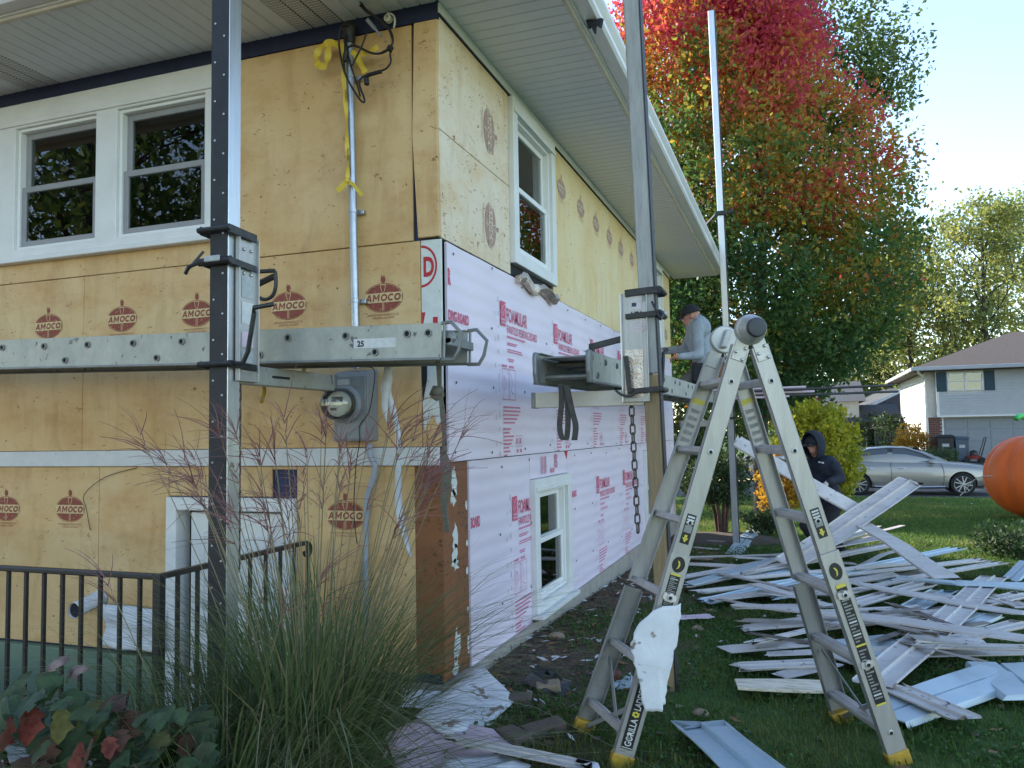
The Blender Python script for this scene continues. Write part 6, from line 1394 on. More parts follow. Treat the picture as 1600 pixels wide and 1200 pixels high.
for i in range(11):
    t = i / 10; ph = rad(54 + t * 122)          # from face opening round to the back
    cx = math.cos(ph); rr_ = math.sin(ph)
    rad_ = max(.02, .148 * (rr_ ** .55)); ring = []
    for j in range(20):
        q = 2 * math.pi * j / 20; ring.append(hc + hf * (.125 * cx + .01) + (hs * math.cos(q) * .88 + hu * math.sin(q) * 1.08) * rad_ - hu * (.03 if math.sin(q) < 0 else -.012) * abs(math.sin(q)))
    rings.append(ring)
b.loft(rings, caps=False); b.face(rings[-1]); hd = b.build('hood', 'jacket_navy', W2, smooth=True, weld=True); m_ = hd.modifiers.new('s', 'SOLIDIFY'); m_.thickness = .014; m_ = hd.modifiers.new('u', 'SUBSURF'); m_.levels = 1; m_.render_levels = 1
b = MB(); c = P(.158, -.07 if shL is not None else .07, hz + .36)
for k in range(3): b.obox(atd(1280 + k * 3, 722 + k * .6, 9.02), hs * .010, V(0, 0, .008 - .002 * (k % 2)), hf * .003)
b.build('chest_print', 'sticker_white', W2)
o = siding(atd(1152, 689, 9.2), atd(1345, 800, 8.75), .22, 'flat', 'siding_white', 'smooth siding strip held in the gloved hands of the hooded person', seed=301, rag=.02, roll=-.6)
o = siding(atd(1338, 812, 8.7), onground(1482, 903, .24), .21, 'flat', 'siding_white', 'smooth pale siding strip sloping down over the middle of the heap', seed=302, rag=.02)
# ------------------------------------------------------------------ parked car
def car():
    ox, oy, oz = 3.50, 22.62, ZS - .09          # rear wheel contact on the near side
    T = thing('car', 'champagne silver four door saloon parked along the street', 'car', (ox + 1.4, oy + .85, oz))
    Wd = 1.84; Xc = lambda x, y, z: V(ox + x, oy + y, oz + z)
    st = [  # x, bottom z, belt z, top z of hood/trunk deck centre, half width
        (-1.02, .42, .78, .86, .62), (-.95, .32, .88, .98, .76), (-.75, .26, .94, 1.03, .84), (-.35, .22, .955, 1.04, .90), (.3, .20, .955, 1.03, .92), (1.2, .19, .945, 1.0, .92), (2.0, .19, .93, .99, .92), (2.5, .20, .91, .975, .915), (3.0, .22, .87, .935, .89), (3.45, .26, .80, .865, .82), (3.70, .30, .70, .77, .72), (3.80, .36, .60, .66, .60)]
    rings = []
    for x, zb, zs, zt, hw in st:
        half = [(0, zb), (hw * .80, zb), (hw * .95, zb + .05), (hw, zb + .20), (hw * 1.0, (zb + zs) / 2 + .04), (hw * .985, zs - .12), (hw * .955, zs - .02), (hw * .88, zs + (zt - zs) * .55), (hw * .5, zt), (0, zt + .01)]
        full = half + [(-u, v) for u, v in reversed(half[1:-1])]
        rings.append([Xc(x, Wd / 2 - u, v) for u, v in full])
    b = MB(); b.loft(rings); body = b.build('body', 'car_paint', T, smooth=50)
    cut = MB()
    for wx in (0, 2.83):
        for y0, y1 in ((-.2, .42), (Wd - .42, Wd + .2)): cut.cyl(Xc(wx, y0, .33), Xc(wx, y1, .33), .385, 28)
    co = cut.build('tmp', 'car_black', None, base=(0, 0, 0)); m = body.modifiers.new('b', 'BOOLEAN'); m.object = co; m.operation = 'DIFFERENCE'; m.solver = 'EXACT'
    bpy.context.view_layer.update(); dg = bpy.context.evaluated_depsgraph_get(); me = bpy.data.meshes.new_from_object(body.evaluated_get(dg)); body.modifiers.clear(); body.data = me; bpy.data.objects.remove(co)
    b = MB(); b.box(ox - .7, ox + 3.4, oy + .25, oy + Wd - .25, oz + .2, oz + .7); b.build('underbody', 'car_black', T)
    # cabin
    g = [(-.62, 1.0, .70, 1.01), (-.15, 1.0, .80, 1.26), (.35, .99, .80, 1.41), (.9, .98, .81, 1.455), (1.4, .97, .81, 1.43), (1.85, .965, .80, 1.30), (2.25, .96, .79, 1.12), (2.50, .955, .76, .985)]
    rings = []
    for x, zb, hw, zt in g:
        k = (zt - zb); half = [(hw, zb - .05), (hw - .03 * k, zb + k * .35), (hw - .24 * k - .02, zb + k * .85), (hw - .36 * k - .07, zt - .005), (hw * .3, zt + .012)]
        rings.append([Xc(x, Wd / 2 - u, v) for u, v in half + [(-u, v) for u, v in reversed(half)]])
    b = MB(); b.loft(rings, closed=False, caps=False); b.build('roof', 'car_paint', T, smooth=50)
    def side(pts, m, nm, near=True, off=.012):
        b = MB(); P_ = []
        for x, z in pts:
            zb = .97; k = z - zb; hw = .805 - .20 * k / .45 * .45 - .03; y = Wd / 2 - (hw + off) if near else Wd / 2 + (hw + off); P_.append(Xc(x, y, z))
        b.face(P_); o = b.build(nm, m, T, recalc=False); s = o.modifiers.new('s', 'SOLIDIFY'); s.thickness = .008; return o
    for near in (True, False):
        side([(-.42, .985), (-.30, 1.12), (.02, 1.29), (.40, 1.385), (.95, 1.42), (1.38, 1.40), (1.75, 1.27), (2.12, 1.08), (2.28, .975)], 'car_black', 'window_surround', near, .006)
        side([(.05, .99), (.18, 1.31), (.42, 1.365), (.86, 1.39), (.84, .985)], 'car_glass', 'side_window', near, .02); side([(.98, .985), (1.0, 1.395), (1.34, 1.375), (1.70, 1.24), (2.05, 1.06), (2.14, .98)], 'car_glass', 'side_window', near, .02); side([(-.34, .99), (-.22, 1.12), (-.04, 1.23), (-.08, .99)], 'car_glass', 'side_window', near, .02)
    b = MB(); b.add([Xc(2.46, Wd / 2 - .70, 1.0), Xc(2.46, Wd / 2 + .70, 1.0), Xc(1.60, Wd / 2 + .52, 1.405), Xc(1.60, Wd / 2 - .52, 1.405)], [(0, 1, 2, 3)]); o = b.build('windscreen', 'car_glass', T); s = o.modifiers.new('s', 'SOLIDIFY'); s.thickness = .03
    b = MB(); b.add([Xc(-.60, Wd / 2 - .62, 1.03), Xc(-.60, Wd / 2 + .62, 1.03), Xc(.22, Wd / 2 + .50, 1.40), Xc(.22, Wd / 2 - .50, 1.40)], [(0, 1, 2, 3)]); o = b.build('rear_window', 'car_glass', T); s = o.modifiers.new('s', 'SOLIDIFY'); s.thickness = .03
    # seams and door furniture on the near side
    def ys(x, z):
        hw = .92 if x < 2.5 else .92 - (x - 2.5) * .06; return Wd / 2 - hw - .003
    for pts in ([(.92, .97), (.93, .6), (.90, .30)], [(.0, .96), (.12, .75), (.30, .52), (.42, .32)], [(2.28, .95), (2.34, .7), (2.33, .45), (2.30, .30)]):
        b = MB(); b.tube([Xc(x, ys(x, z) + (.03 if z > .9 else 0), z) for x, z in pts], .008, 4); b.build('door_seam', 'car_black', T)
    b = MB(); b.tube([Xc(x, ys(x, z) + .004, z) for x, z in ((.45, .27), (1.4, .25), (2.35, .27))], .022, 5, flat=.4); b.build('sill_trim', 'chrome', T)
    b = MB(); b.tube([Xc(x, ys(x, .0) + .035, z) for x, z in ((-.5, .875), (.5, .865), (1.5, .845), (2.9, .79))], .006, 4); b.build('shoulder_line', 'car_paint', T)
    for x in (.22, 1.12):
        b = MB(); b.tube([Xc(x, ys(x, 0) - .01, .815), Xc(x + .20, ys(x, 0) - .01, .812)], .020, 6, flat=.7); b.build('door_handle', 'chrome', T, smooth=True)
    for yy in (-.10, Wd + .10):
        b = MB(); b.sphere(Xc(2.02, yy + (.04 if yy < 0 else -.04), .985), .10, 10, 7, sx=1.0, sy=.75, sz=.62); b.build('mirror', 'car_paint', T, smooth=True)
    for yy, sg in ((.155, 1), (Wd - .155, -1)):
        b = MB(); b.sphere(Xc(3.40, yy + .03 * sg, .70), .20, 10, 8, sx=1.1, sy=.45, sz=.36); b.build('headlight', 'lamp_lens', T, smooth=True)
        b = MB(); b.sphere(Xc(-.90, yy + .08 * sg, .83), .16, 10, 8, sx=.8, sy=.5, sz=.45); b.build('tail_light', 'tail_red', T, smooth=True)
    b = MB(); b.obox(Xc(3.74, Wd / 2, .52), V(.06, 0, 0), V(0, .52, 0), V(0, 0, .13)); b.build('grille', 'car_black', T, bevel=.03)
    b = MB(); b.prism([(0, 0), (.14, 0), (.02, .07)], Xc(.45, Wd / 2 - .012, 1.43), (1, 0, 0), (0, 0, 1), (0, .024, 0)); b.build('roof_antenna', 'car_black', T)
    proto = None
    for wx, wy, fl in ((0, .0, -1), (2.83, .0, -1), (0, Wd, 1), (2.83, Wd, 1)):
        c = Xc(wx, wy + (.12 if fl < 0 else -.12), .335); ax = V(0, fl, 0); b = MB(); b.lathe(c - ax * .11, ax, [(.24, 0), (.32, .01), (.335, .04), (.335, .19), (.318, .22), (.245, .225)], 32); wh = b.build('wheel', 'tyre', T, smooth=40)
        b = MB(); b.lathe(c + ax * .095, ax, [(.235, .02), (.243, .022), (.243, 0), (.19, -.03), (.001, -.04)], 32, caps=False); b.build('rim_dish', 'car_black', wh, smooth=40)
        b = MB(); b.lathe(c + ax * .112, ax, [(.226, 0), (.243, .006), (.243, .002)], 32, caps=False); b.lathe(c + ax * .10, ax, [(.05, 0), (.05, .018), (.03, .022)], 16)
        for k in range(5):
            for off in (-.16, .16):
                a = 2 * math.pi * k / 5 + off; a2 = a + off * .55 + .12; p = c + ax * .112 + V(math.cos(a) * .05, 0, math.sin(a) * .05); q = c + ax * .112 + V(math.cos(a2) * .235, 0, math.sin(a2) * .235); b.bar(p, q, .030, .014, ax)
        b.build('rim_spokes', 'alloy', wh)
    return T
car()
# ------------------------------------------------------------------ inflatable pumpkin and its tether
pc = atd(1641, 740, 14.5); PU = thing('inflatable_pumpkin', 'big orange inflatable pumpkin standing on the lawn at the right', 'inflatable pumpkin', (pc.x, pc.y, gh(pc.x, pc.y)))
b = MB(); rings = []; n = 120; zb = gh(pc.x, pc.y); hh = (pc.z - zb) + .76
for i in range(19):
    th = math.pi * i / 18; ring = []
    for j in range(n):
        ph = 2 * math.pi * j / n; lobe = 1 - .07 * abs(math.cos(ph * 5)) ** 9 ; r = 1.06 * (math.sin(th) ** .80 if th > 0 else 0) * lobe; z = math.cos(th); zz = zb + hh / 2 + hh / 2 * (z * (1 - .10 * math.exp(-((th if z > 0 else math.pi - th) * 3) ** 2)))
        ring.append(V(pc.x + r * math.cos(ph), pc.y + r * math.sin(ph), zz))
    rings.append(ring)
b.loft(rings); b.build('body', 'pumpkin_orange', PU, smooth=True)
b = MB(); b.tube(smooth_pts([V(pc.x, pc.y, zb + hh - .08), V(pc.x + .02, pc.y, zb + hh + .12), V(pc.x - .06, pc.y, zb + hh + .25)]), [.14, .12, .11, .10, .10, .10, .10, .11, .11], 10); b.build('stem', 'vine_green', PU, smooth=True)
b = MB(); b.tube(smooth_pts([V(pc.x, pc.y, zb + hh - .02), V(pc.x - .2, pc.y - .1, zb + hh + .15), atd(1596, 650, 14.4), atd(1588, 654, 14.3)]), .05, 8); b.build('vine', 'vine_green', PU, smooth=True)
b = MB(); b.sphere(V(pc.x, pc.y, zb + hh - .03), .22, 12, 6, sz=.25); b.build('leaf_collar', 'vine_green', PU, smooth=True)
b = MB(); b.tube(smooth_pts([atd(1560, 745, 14.4), atd(1525, 748, 15.5), onground(1500, 775, .03), onground(1478, 781, .02), onground(1472, 784, .02), onground(1478, 788, .02)]), .009, 5); o = b.build('tether_cord', 'rope_white', None, smooth=True); tag(o, 'white tether cord curving from the pumpkin to a peg on the lawn', 'cord')
# ------------------------------------------------------------------ house across the street
NH = thing('neighbour_house', 'grey sided neighbour house with brown hip roof and blue shutters', 'house', (10, 36, -.15))
Fn = lambda a, b, t: (a, 32.7 - t, b)
zg = -.25
def clap(nm, F, a0, a1, b0, b1, m, holes=(), t=0.0, h=.115):
    b = MB(); z = b0
    while z < b1 - .01:
        z1 = min(z + h, b1); segs = [(a0, a1)]
        for (h0, h1, v0, v1) in holes:
            if z1 > v0 and z < v1: segs = [s for sg in segs for s in ((sg[0], min(sg[1], h0)), (max(sg[0], h1), sg[1])) if s[1] > s[0] + .01]
        for s0, s1 in segs: b.add([F(s0, z, t + .032), F(s1, z, t + .032), F(s1, z1, t + .003), F(s0, z1, t + .003), F(s0, z, t), F(s1, z, t)], [(0, 1, 2, 3), (4, 5, 1, 0)])
        z = z1
    return b.build(nm, m, NH)
b = MB(); b.box(6.9, 16.4, 33.05, 42, zg, 3.75); b.box(7.24, 16.4, 32.72, 33.04, 1.80, 3.75); b.build('wall_core', 'siding_cream', NH)
w_ = (7.62, 8.92, 2.80, 3.56); w2 = (11.4, 12.7, 2.8, 3.56)
clap('siding_front', Fn, 7.24, 16.4, 1.80, 3.75, 'siding_grey', [w_, w2], 0); clap('siding_corner', lambda a, b, t: (a, 33.05 - t, b), 6.9, 7.24, 1.75, 3.75, 'siding_cream'); clap('siding_side', lambda a, b, t: (6.9 - t, a, b), 33.05, 42, .3, 3.75, 'siding_cream')
b = MB(); b.box(7.20, 7.30, 32.66, 32.70, 1.80, 3.75); b.box(7.2, 16.4, 32.66, 32.72, 1.74, 1.80); b.build('corner_board', 'white_trim', NH)
b = MB(); b.box(6.86, 7.42, 32.98, 33.05, zg, 1.74); bk = b.build('brick_pier', 'mortar', NH)
me = None
for r in range(26):
    for c in range(3):
        b = MB(); x0 = 6.865 + c * .187 - (.09 if r % 2 else 0); x1 = min(x0 + .177, 7.42); x0 = max(x0, 6.862); z0 = zg + r * .076; b.box(x0, x1, 32.968, 32.985, z0 + .004, z0 + .068); b.build('brick', 'brick_far', bk)
b = MB(); b.box(7.46, 12.4, 33.0, 33.045, zg, 1.70); gd = b.build('garage_door', 'garage_grey', NH)
for r in range(4):
    for c in range(6): b = MB(); b.box(7.52 + c * .81, 7.52 + c * .81 + .74, 32.985, 33.0, zg + .04 + r * .48, zg + .46 + r * .48); b.build('door_panel', 'garage_grey', gd, bevel=.012)
b = MB(); b.box(7.40, 7.46, 32.96, 33.05, zg, 1.74); b.build('garage_trim', 'white_trim', NH)
for (a0, a1, b0, b1) in (w_, w2):
    b = MB(); mid = (a0 + a1) / 2; b.panel(Fn, a0, a1, b0, b1, -.01, .05, [(a0 + .06, mid - .03, b0 + .06, b1 - .05), (mid + .03, a1 - .06, b0 + .06, b1 - .05)]); wn_ = b.build('window', 'white_trim', NH)
    for u0, u1 in ((a0 + .06, mid - .03), (mid + .03, a1 - .06)):
        b = MB(); b.panel(Fn, u0, u1, b0 + .06, b1 - .05, .0, .012); b.build('pane', 'window_glass', wn_); b = MB(); b.panel(Fn, u0, u1, (b0 + b1) / 2 - .02, (b0 + b1) / 2 + .02, .014, .03); b.build('meeting_rail', 'white_trim', wn_)
        b = MB(); b.panel(Fn, u0, u1, (b0 + b1) / 2 + .05, b1 - .05, -.012, -.006); b.build('blind', 'curtain', wn_)
    for u0 in (a0 - .40, a1 + .03):
        b = MB(); b.panel(Fn, u0, u0 + .37, b0 - .02, b1 + .02, .016, .045); sh = b.build('shutter', 'shutter_blue', NH)
        for k in range(9): b = MB(); b.panel(Fn, u0 + .04, u0 + .33, b0 + .04 + k * .08, b0 + .09 + k * .08, .045, .055); b.build('slat', 'shutter_blue', sh)
b = MB(); e = [(6.35, 32.2, 3.78), (16.9, 32.2, 3.78), (16.9, 42.6, 3.78), (6.35, 42.6, 3.78), (11.0, 37.4, 5.55), (12.3, 37.4, 5.55)]
b.add(e + [(p[0], p[1], p[2] - .16) for p in e[:4]], [(0, 1, 5, 4), (1, 2, 5), (2, 3, 4, 5), (3, 0, 4), (6, 7, 1, 0), (7, 8, 2, 1), (8, 9, 3, 2), (9, 6, 0, 3), (6, 9, 8, 7)], 0); rf = b.build('roof', 'neighbour_roof', NH)
b = MB(); b.box(6.30, 16.95, 32.10, 32.19, 3.64, 3.80); b.box(6.26, 6.34, 32.10, 42.6, 3.64, 3.80); b.build('gutter', 'siding_grey', rf, bevel=.02)
b = MB(); b.tube([(6.5, 32.15, 3.66), (6.55, 32.4, 3.55), (6.86, 32.95, 3.40), (6.86, 32.97, 3.2), (6.86, 32.97, zg + .1)], .045, 8); b.build('downspout', 'white_trim', NH)
# bins and machine before the garage
def bin_(px, hgt, wd, m, label):
    p = at(px, 722, 'y', 32.2); z0 = gh(p.x, 32.2) + .012; T = thing('wheeled_bin', label, 'bin', (p.x, 32.2, z0), 'bins before the garage')
    b = MB(); b.loft([[(p.x + sx * wd * k, 32.2 + sy * wd * k, z0 + z) for sx, sy in ((-.5, -.5), (.5, -.5), (.5, .5), (-.5, .5))] for z, k in ((.06, .78), (hgt * .9, 1.0))]); b.build('tub', m, T, bevel=.03, seg=2)
    b = MB(); b.loft([[(p.x + sx * wd * k, 32.2 + sy * wd * k, z0 + z) for sx, sy in ((-.55, -.55), (.55, -.55), (.55, .6), (-.55, .6))] for z, k in ((hgt * .9, 1.0), (hgt * .95, 1.0), (hgt, .7))]); b.build('lid', m, T, bevel=.02)
    b = MB(); b.cyl((p.x - wd * .4, 32.2 + wd * .62, z0 + hgt * .93), (p.x + wd * .4, 32.2 + wd * .62, z0 + hgt * .93), .02, 8); b.build('handle', m, T)
    for sg in (-1, 1): b = MB(); b.cyl((p.x + sg * wd * .36, 32.2 + wd * .4, z0 + .11), (p.x + sg * wd * .46, 32.2 + wd * .4, z0 + .11), .11, 14); b.build('wheel', 'tyre', T)
    b = MB(); b.obox((p.x, 32.2 - wd * .465, z0 + hgt * .62), (wd * .2, 0, 0), (0, .004, 0), (0, 0, .06)); b.build('marking', 'label_grey', T)
bin_(1477, 1.10, .62, 'bin_black', 'black wheeled bin beside the brick pier'); bin_(1503, 1.02, .50, 'bin_blue', 'blue grey wheeled bin beside the black one')
p = at(1522, 724, 'y', 31.9); z0 = gh(p.x, 31.9) + .012; MW = thing('lawn_mower', 'small black and red lawn mower before the garage door', 'mower', (p.x, 31.9, z0))
b = MB(); b.lathe((p.x, 31.9, z0 + .14), (0, 0, 1), [(.26, 0), (.27, .1), (.2, .15)], 18); b.build('deck', 'machine_red', MW, smooth=40)
b = MB(); b.lathe((p.x, 31.9, z0 + .29), (0, 0, 1), [(.14, 0), (.15, .1), (.12, .16), (.05, .2)], 14); b.build('engine', 'car_black', MW, smooth=40)
for sx, sy in ((-.28, -.25), (.26, -.25), (-.28, .25), (.26, .25)): b = MB(); b.cyl((p.x + sx, 31.9 + sy - .03, z0 + .11), (p.x + sx, 31.9 + sy + .03, z0 + .11), .11, 14); b.build('wheel', 'tyre', MW)
b = MB(); b.tube([(p.x + .2, 31.65, z0 + .2), (p.x + .42, 31.65, z0 + 1.0), (p.x + .45, 32.15, z0 + 1.0), (p.x + .2, 32.15, z0 + .2)], .018, 6); b.build('handlebar', 'car_black', MW)
# ------------------------------------------------------------------ more distant buildings
def simple_house(name, label, c, wd, dp, hgt, roofh, wm, rm, wins=(), rz=0.0, door=None, gable_x=True):
    c = Vector(c); T = thing(name, label, 'house', c); co, si = math.cos(rz), math.sin(rz)
    G = lambda x, y, z: V(c.x + x * co - y * si, c.y + x * si + y * co, c.z + z)
    b = MB(); b.add([G(sx * wd / 2, sy * dp / 2, z) for z in (-.5, hgt) for sx, sy in ((-1, -1), (1, -1), (1, 1), (-1, 1))], [(0, 1, 5, 4), (1, 2, 6, 5), (2, 3, 7, 6), (3, 0, 4, 7), (4, 5, 6, 7)]); b.build('wall', wm, T)
    e = .35; b = MB()
    if gable_x: vs = [G(-wd / 2 - e, -dp / 2 - e, hgt - .05), G(wd / 2 + e, -dp / 2 - e, hgt - .05), G(wd / 2 + e, dp / 2 + e, hgt - .05), G(-wd / 2 - e, dp / 2 + e, hgt - .05), G(-wd / 2 - e, 0, hgt + roofh), G(wd / 2 + e, 0, hgt + roofh)]
    else: vs = [G(wd / 2 + e, -dp / 2 - e, hgt - .05), G(wd / 2 + e, dp / 2 + e, hgt - .05), G(-wd / 2 - e, dp / 2 + e, hgt - .05), G(-wd / 2 - e, -dp / 2 - e, hgt - .05), G(0, -dp / 2 - e, hgt + roofh), G(0, dp / 2 + e, hgt + roofh)]
    b.add(vs, [(0, 1, 5, 4), (1, 2, 5), (2, 3, 4, 5), (3, 0, 4), (0, 3, 2, 1)]); b.build('roof', rm, T)
    if not gable_x:
        b = MB(); b.add([G(-wd / 2, -dp / 2 - .02, hgt), G(wd / 2, -dp / 2 - .02, hgt), G(0, -dp / 2 - .02, hgt + roofh * .92)], [(0, 1, 2)]); b.build('gable', wm, T)
        b = MB(); b.bar(G(-wd / 2 - e, -dp / 2 - e - .02, hgt - .02), G(0, -dp / 2 - e - .02, hgt + roofh + .02), .05, .2); b.bar(G(wd / 2 + e, -dp / 2 - e - .02, hgt - .02), G(0, -dp / 2 - e - .02, hgt + roofh + .02), .05, .2); b.build('barge_board', 'white_trim', T)
    for (x, z, ww, wh) in wins:
        b = MB(); b.obox(G(x, -dp / 2 - .03, z), V(co, si, 0) * ww / 2, V(si, -co, 0) * .03, V(0, 0, wh / 2)); w_ = b.build('window', 'white_trim', T)
        b = MB(); b.obox(G(x, -dp / 2 - .065, z), V(co, si, 0) * (ww / 2 - .12), V(si, -co, 0) * .01, V(0, 0, wh / 2 - .12)); b.build('pane', 'car_glass', w_)
    return T
p = atd(1283, 660, 46); simple_house('house', 'white house with wide front window half hidden behind the maple', (p.x, p.y, -.3), 3.6, 7, 3.1, 1.2, 'siding_cream', 'roof_grey', [(-.3, 1.7, 2.2, 1.3)])
p = atd(1398, 660, 50); simple_house('barn', 'dark brown gabled house in the shade beyond the fence', (p.x, p.y, -.3), 7.4, 9, 2.2, 1.9, 'barn_brown', 'roof_grey', [(-.8, 1.2, 1.1, 1.2)], .15, gable_x=False)
p = atd(1345, 662, 44); simple_house('garage', 'low tan garage beside the brown house', (p.x, p.y, -.3), 2.9, 5, 2.0, .9, 'barn_tan', 'roof_grey', [(.5, .95, 1.0, 1.5)])
# picket fence
p, q = atd(1368, 685, 40), atd(1428, 685, 39); FN = thing('picket_fence', 'dark grey picket fence between the neighbouring yards', 'fence', (p.x, p.y, gh(p.x, p.y)))
n = int((q - p).length / .13); z0 = gh(p.x, p.y)
for k in range(n):
    c = p.lerp(q, k / n); b = MB(); b.box(c.x - .045, c.x + .045, c.y - .012, c.y + .012, z0, z0 + 1.25); b.build('picket', 'fence_grey', FN)
for zz in (.35, 1.0): b = MB(); b.bar((p.x, p.y + .03, z0 + zz), (q.x, q.y + .03, z0 + zz), .03, .08); b.build('fence_rail', 'fence_grey', FN)
# ------------------------------------------------------------------ vegetation
def leaf_quads(rng, centers, size, per, spread, flat=1.0, droop=0.0, aspect=.62):
    """diamond leaves scattered round the given centres -> verts, faces"""
    c = np.repeat(np.asarray(centers, float), per, axis=0); n = len(c); sp = np.repeat(np.broadcast_to(np.asarray(spread, float), (len(centers),)), per)
    d = rng.normal(size=(n, 3)); d /= np.linalg.norm(d, axis=1)[:, None] + 1e-9; r = sp * rng.random(n) ** .45
    d[:, 2] *= flat; c = c + d * r[:, None]
    u = rng.normal(size=(n, 3)); u[:, 2] -= droop; u /= np.linalg.norm(u, axis=1)[:, None]; w = rng.normal(size=(n, 3)); v = np.cross(u, w); v /= np.linalg.norm(v, axis=1)[:, None] + 1e-9
    nn = np.cross(u, v); s = size * rng.uniform(.6, 1.25, n)[:, None]
    P = np.stack([c - u * s * .5, c + v * s * aspect * .5 + nn * s * .10, c + u * s * .55, c - v * s * aspect * .5 + nn * s * .10], axis=1).reshape(-1, 3)
    F = np.arange(n * 4).reshape(-1, 4); return P, F
def limbs(rng, base, top, r0, nlimb, reach, zlo, zhi, fork=3, crown=None, bend=.25, up=.9):
    """trunk with forking limbs; returns MB and the tips of the twigs"""
    b = MB(); base = Vector(base); top = Vector(top); tips = []
    def br(p, d, L, r, lev):
        pts = [p]; rs = [r]; dd = d.copy()
        for k in range(4):
            dd = (dd + V(*(rng.normal(size=3) * bend)) * .5 + V(0, 0, .10 * up)).normalized(); pts.append(pts[-1] + dd * L / 4); rs.append(r * (1 - .17 * (k + 1)))
        b.tube(pts, rs, 6 if lev < 2 else 4, caps=False)
        if lev >= fork: tips.append(pts[-1]); tips.append(pts[2]); return
        for j in range(3 if lev < fork - 1 else 3):
            a = V(*rng.normal(size=3)); nd = (dd * 1.0 + a * .62).normalized(); br(pts[2 + (j % 3)] if j else pts[-1], nd, L * rng.uniform(.55, .78), r * .5, lev + 1)
        tips.append(pts[-1])
    n = 9; pts = [base.lerp(top, k / (n - 1)) + V(*(rng.normal(size=3) * .05)) * (k > 0) for k in range(n)]; b.tube(pts, [r0 * (1.25 if k == 0 else 1 - .85 * k / (n - 1)) for k in range(n)], 10, caps=False)
    H = top.z - base.z
    for k in range(nlimb):
        t = zlo + (zhi - zlo) * (k + rng.random() * .6) / nlimb; p = base.lerp(top, t); a = k * 2.4 + rng.uniform(-.3, .3); rr_ = reach * (1 - .6 * max(0, (t - .45) / .55)); br(p, V(math.cos(a), math.sin(a), .35 + .8 * t).normalized(), rr_ * .55, r0 * .42 * (1 - t * .6), 1)
    return b, [np.array(t) for t in tips]
def tree(name, label, base, H, r0, reach, leafm, seed, size, per, spread, nlimb=12, zlo=.22, extra=None, group=None, cat='tree', fork=3, keep=None, crown_fill=None, bark='bark', flat=.8, up=.9):
    rng = np.random.default_rng(seed); base = Vector(base); T = thing(name, label, cat, base, group)
    b, tips = limbs(rng, base, base + V(rng.uniform(-.3, .3), rng.uniform(-.3, .3), H * .93), r0, nlimb, reach, zlo, .95, fork, up=up)
    tr = b.build('trunk', bark, T, smooth=True, recalc=False)
    C = np.array(tips)
    if crown_fill is not None: C = np.concatenate([C, crown_fill(rng)])
    if keep is not None: C = C[keep(C)]
    P, F = leaf_quads(rng, C, size, per, spread, flat)
    fastmesh('crown', P, F, leafm, T, org=base); return T
# the maple: an egg of clumps, thinner towards the outside so that sky shows through
MZ = [(1.7, .9, 0), (2.3, 1.5, 0), (2.9, 2.3, 0), (3.9, 2.95, .05), (5, 3.15, .05), (6.7, 2.95, 0), (8.0, 2.55, -.25), (9.2, 2.3, -.55), (10.9, 1.95, -1.0), (12.2, 1.2, -1.2), (13.0, .3, -1.3)]
def maple_env(z): 
    return np.interp(z, [m[0] for m in MZ], [m[1] for m in MZ], 0, 0), np.interp(z, [m[0] for m in MZ], [m[2] for m in MZ])
mb = V(1.10, 13.6, gh(1, 13.6))
def maple_fill(rng):
    out = []
    while len(out) < 2300:
        z = rng.uniform(1.8, 13); R, ox = maple_env(z); a = rng.uniform(0, 6.283); k = rng.random() ** .42
        if k < .3 or rng.random() > R / 3.1: continue
        x, y = mb.x + ox + R * k * math.cos(a), mb.y + R * k * math.sin(a)
        lump = math.sin(x * 2.3 + 1.3) * math.sin(y * 2.0 + .4) * math.sin(z * 1.7 + 2)
        if rng.random() > .58 + .5 * lump: continue
        out.append((x, y, z))
    return np.array(out)
def maple_keep(C):
    R, ox = maple_env(C[:, 2]); return np.hypot(C[:, 0] - mb.x - ox, C[:, 1] - mb.y) < R * 1.04
tree('maple_tree', 'tall maple turning red and orange at the top beyond the house', mb, 12.5, .17, 3.2, 'maple_leaf', 21, .112, 50, .50, 15, .18, crown_fill=maple_fill, keep=maple_keep, flat=.85)
# leafy oak limb reaching out behind the maple
ob = V(2.2, 22.6, gh(2, 20) ); ob = V(1.6, 29.5, -.4)
oc = [atd(px, py, 31) for px, py in ((1240, 20), (1275, 5), (1300, 60), (1345, 70), (1375, 105), (1395, 140), (1330, 110), (1380, 165), (1290, 95), (1250, 60), (1360, 40), (1400, 90), (1225, -20), (1280, -60), (1210, -60), (1330, 20), (1350, 130))]
def oak_fill(rng):
    out = [np.array(c) + rng.normal(size=3) * (.55, .8, .5) for c in oc for k in range(11)]
    for k in range(160): out.append((ob.x + rng.normal() * 2.6, ob.y + rng.normal() * 2.2, 15.5 + rng.normal() * 2.6))
    return np.array(out)
T = tree('oak_tree', 'dark green oak with a long limb reaching out behind the maple', ob, 19, .32, 4.2, 'oak_leaf', 33, .20, 34, .70, 9, .5, crown_fill=oak_fill, keep=lambda C: C[:, 2] > 9.5)
b = MB(); q = atd(1320, 150, 31); b.tube(smooth_pts([V(ob.x, ob.y, 7.5), atd(1240, 190, 31), atd(1300, 150, 31), atd(1350, 128, 31), atd(1385, 120, 31)]), [.16 - .008 * k for k in range(17)], 6, caps=False); b.build('limb', 'bark', T, smooth=True, recalc=False)
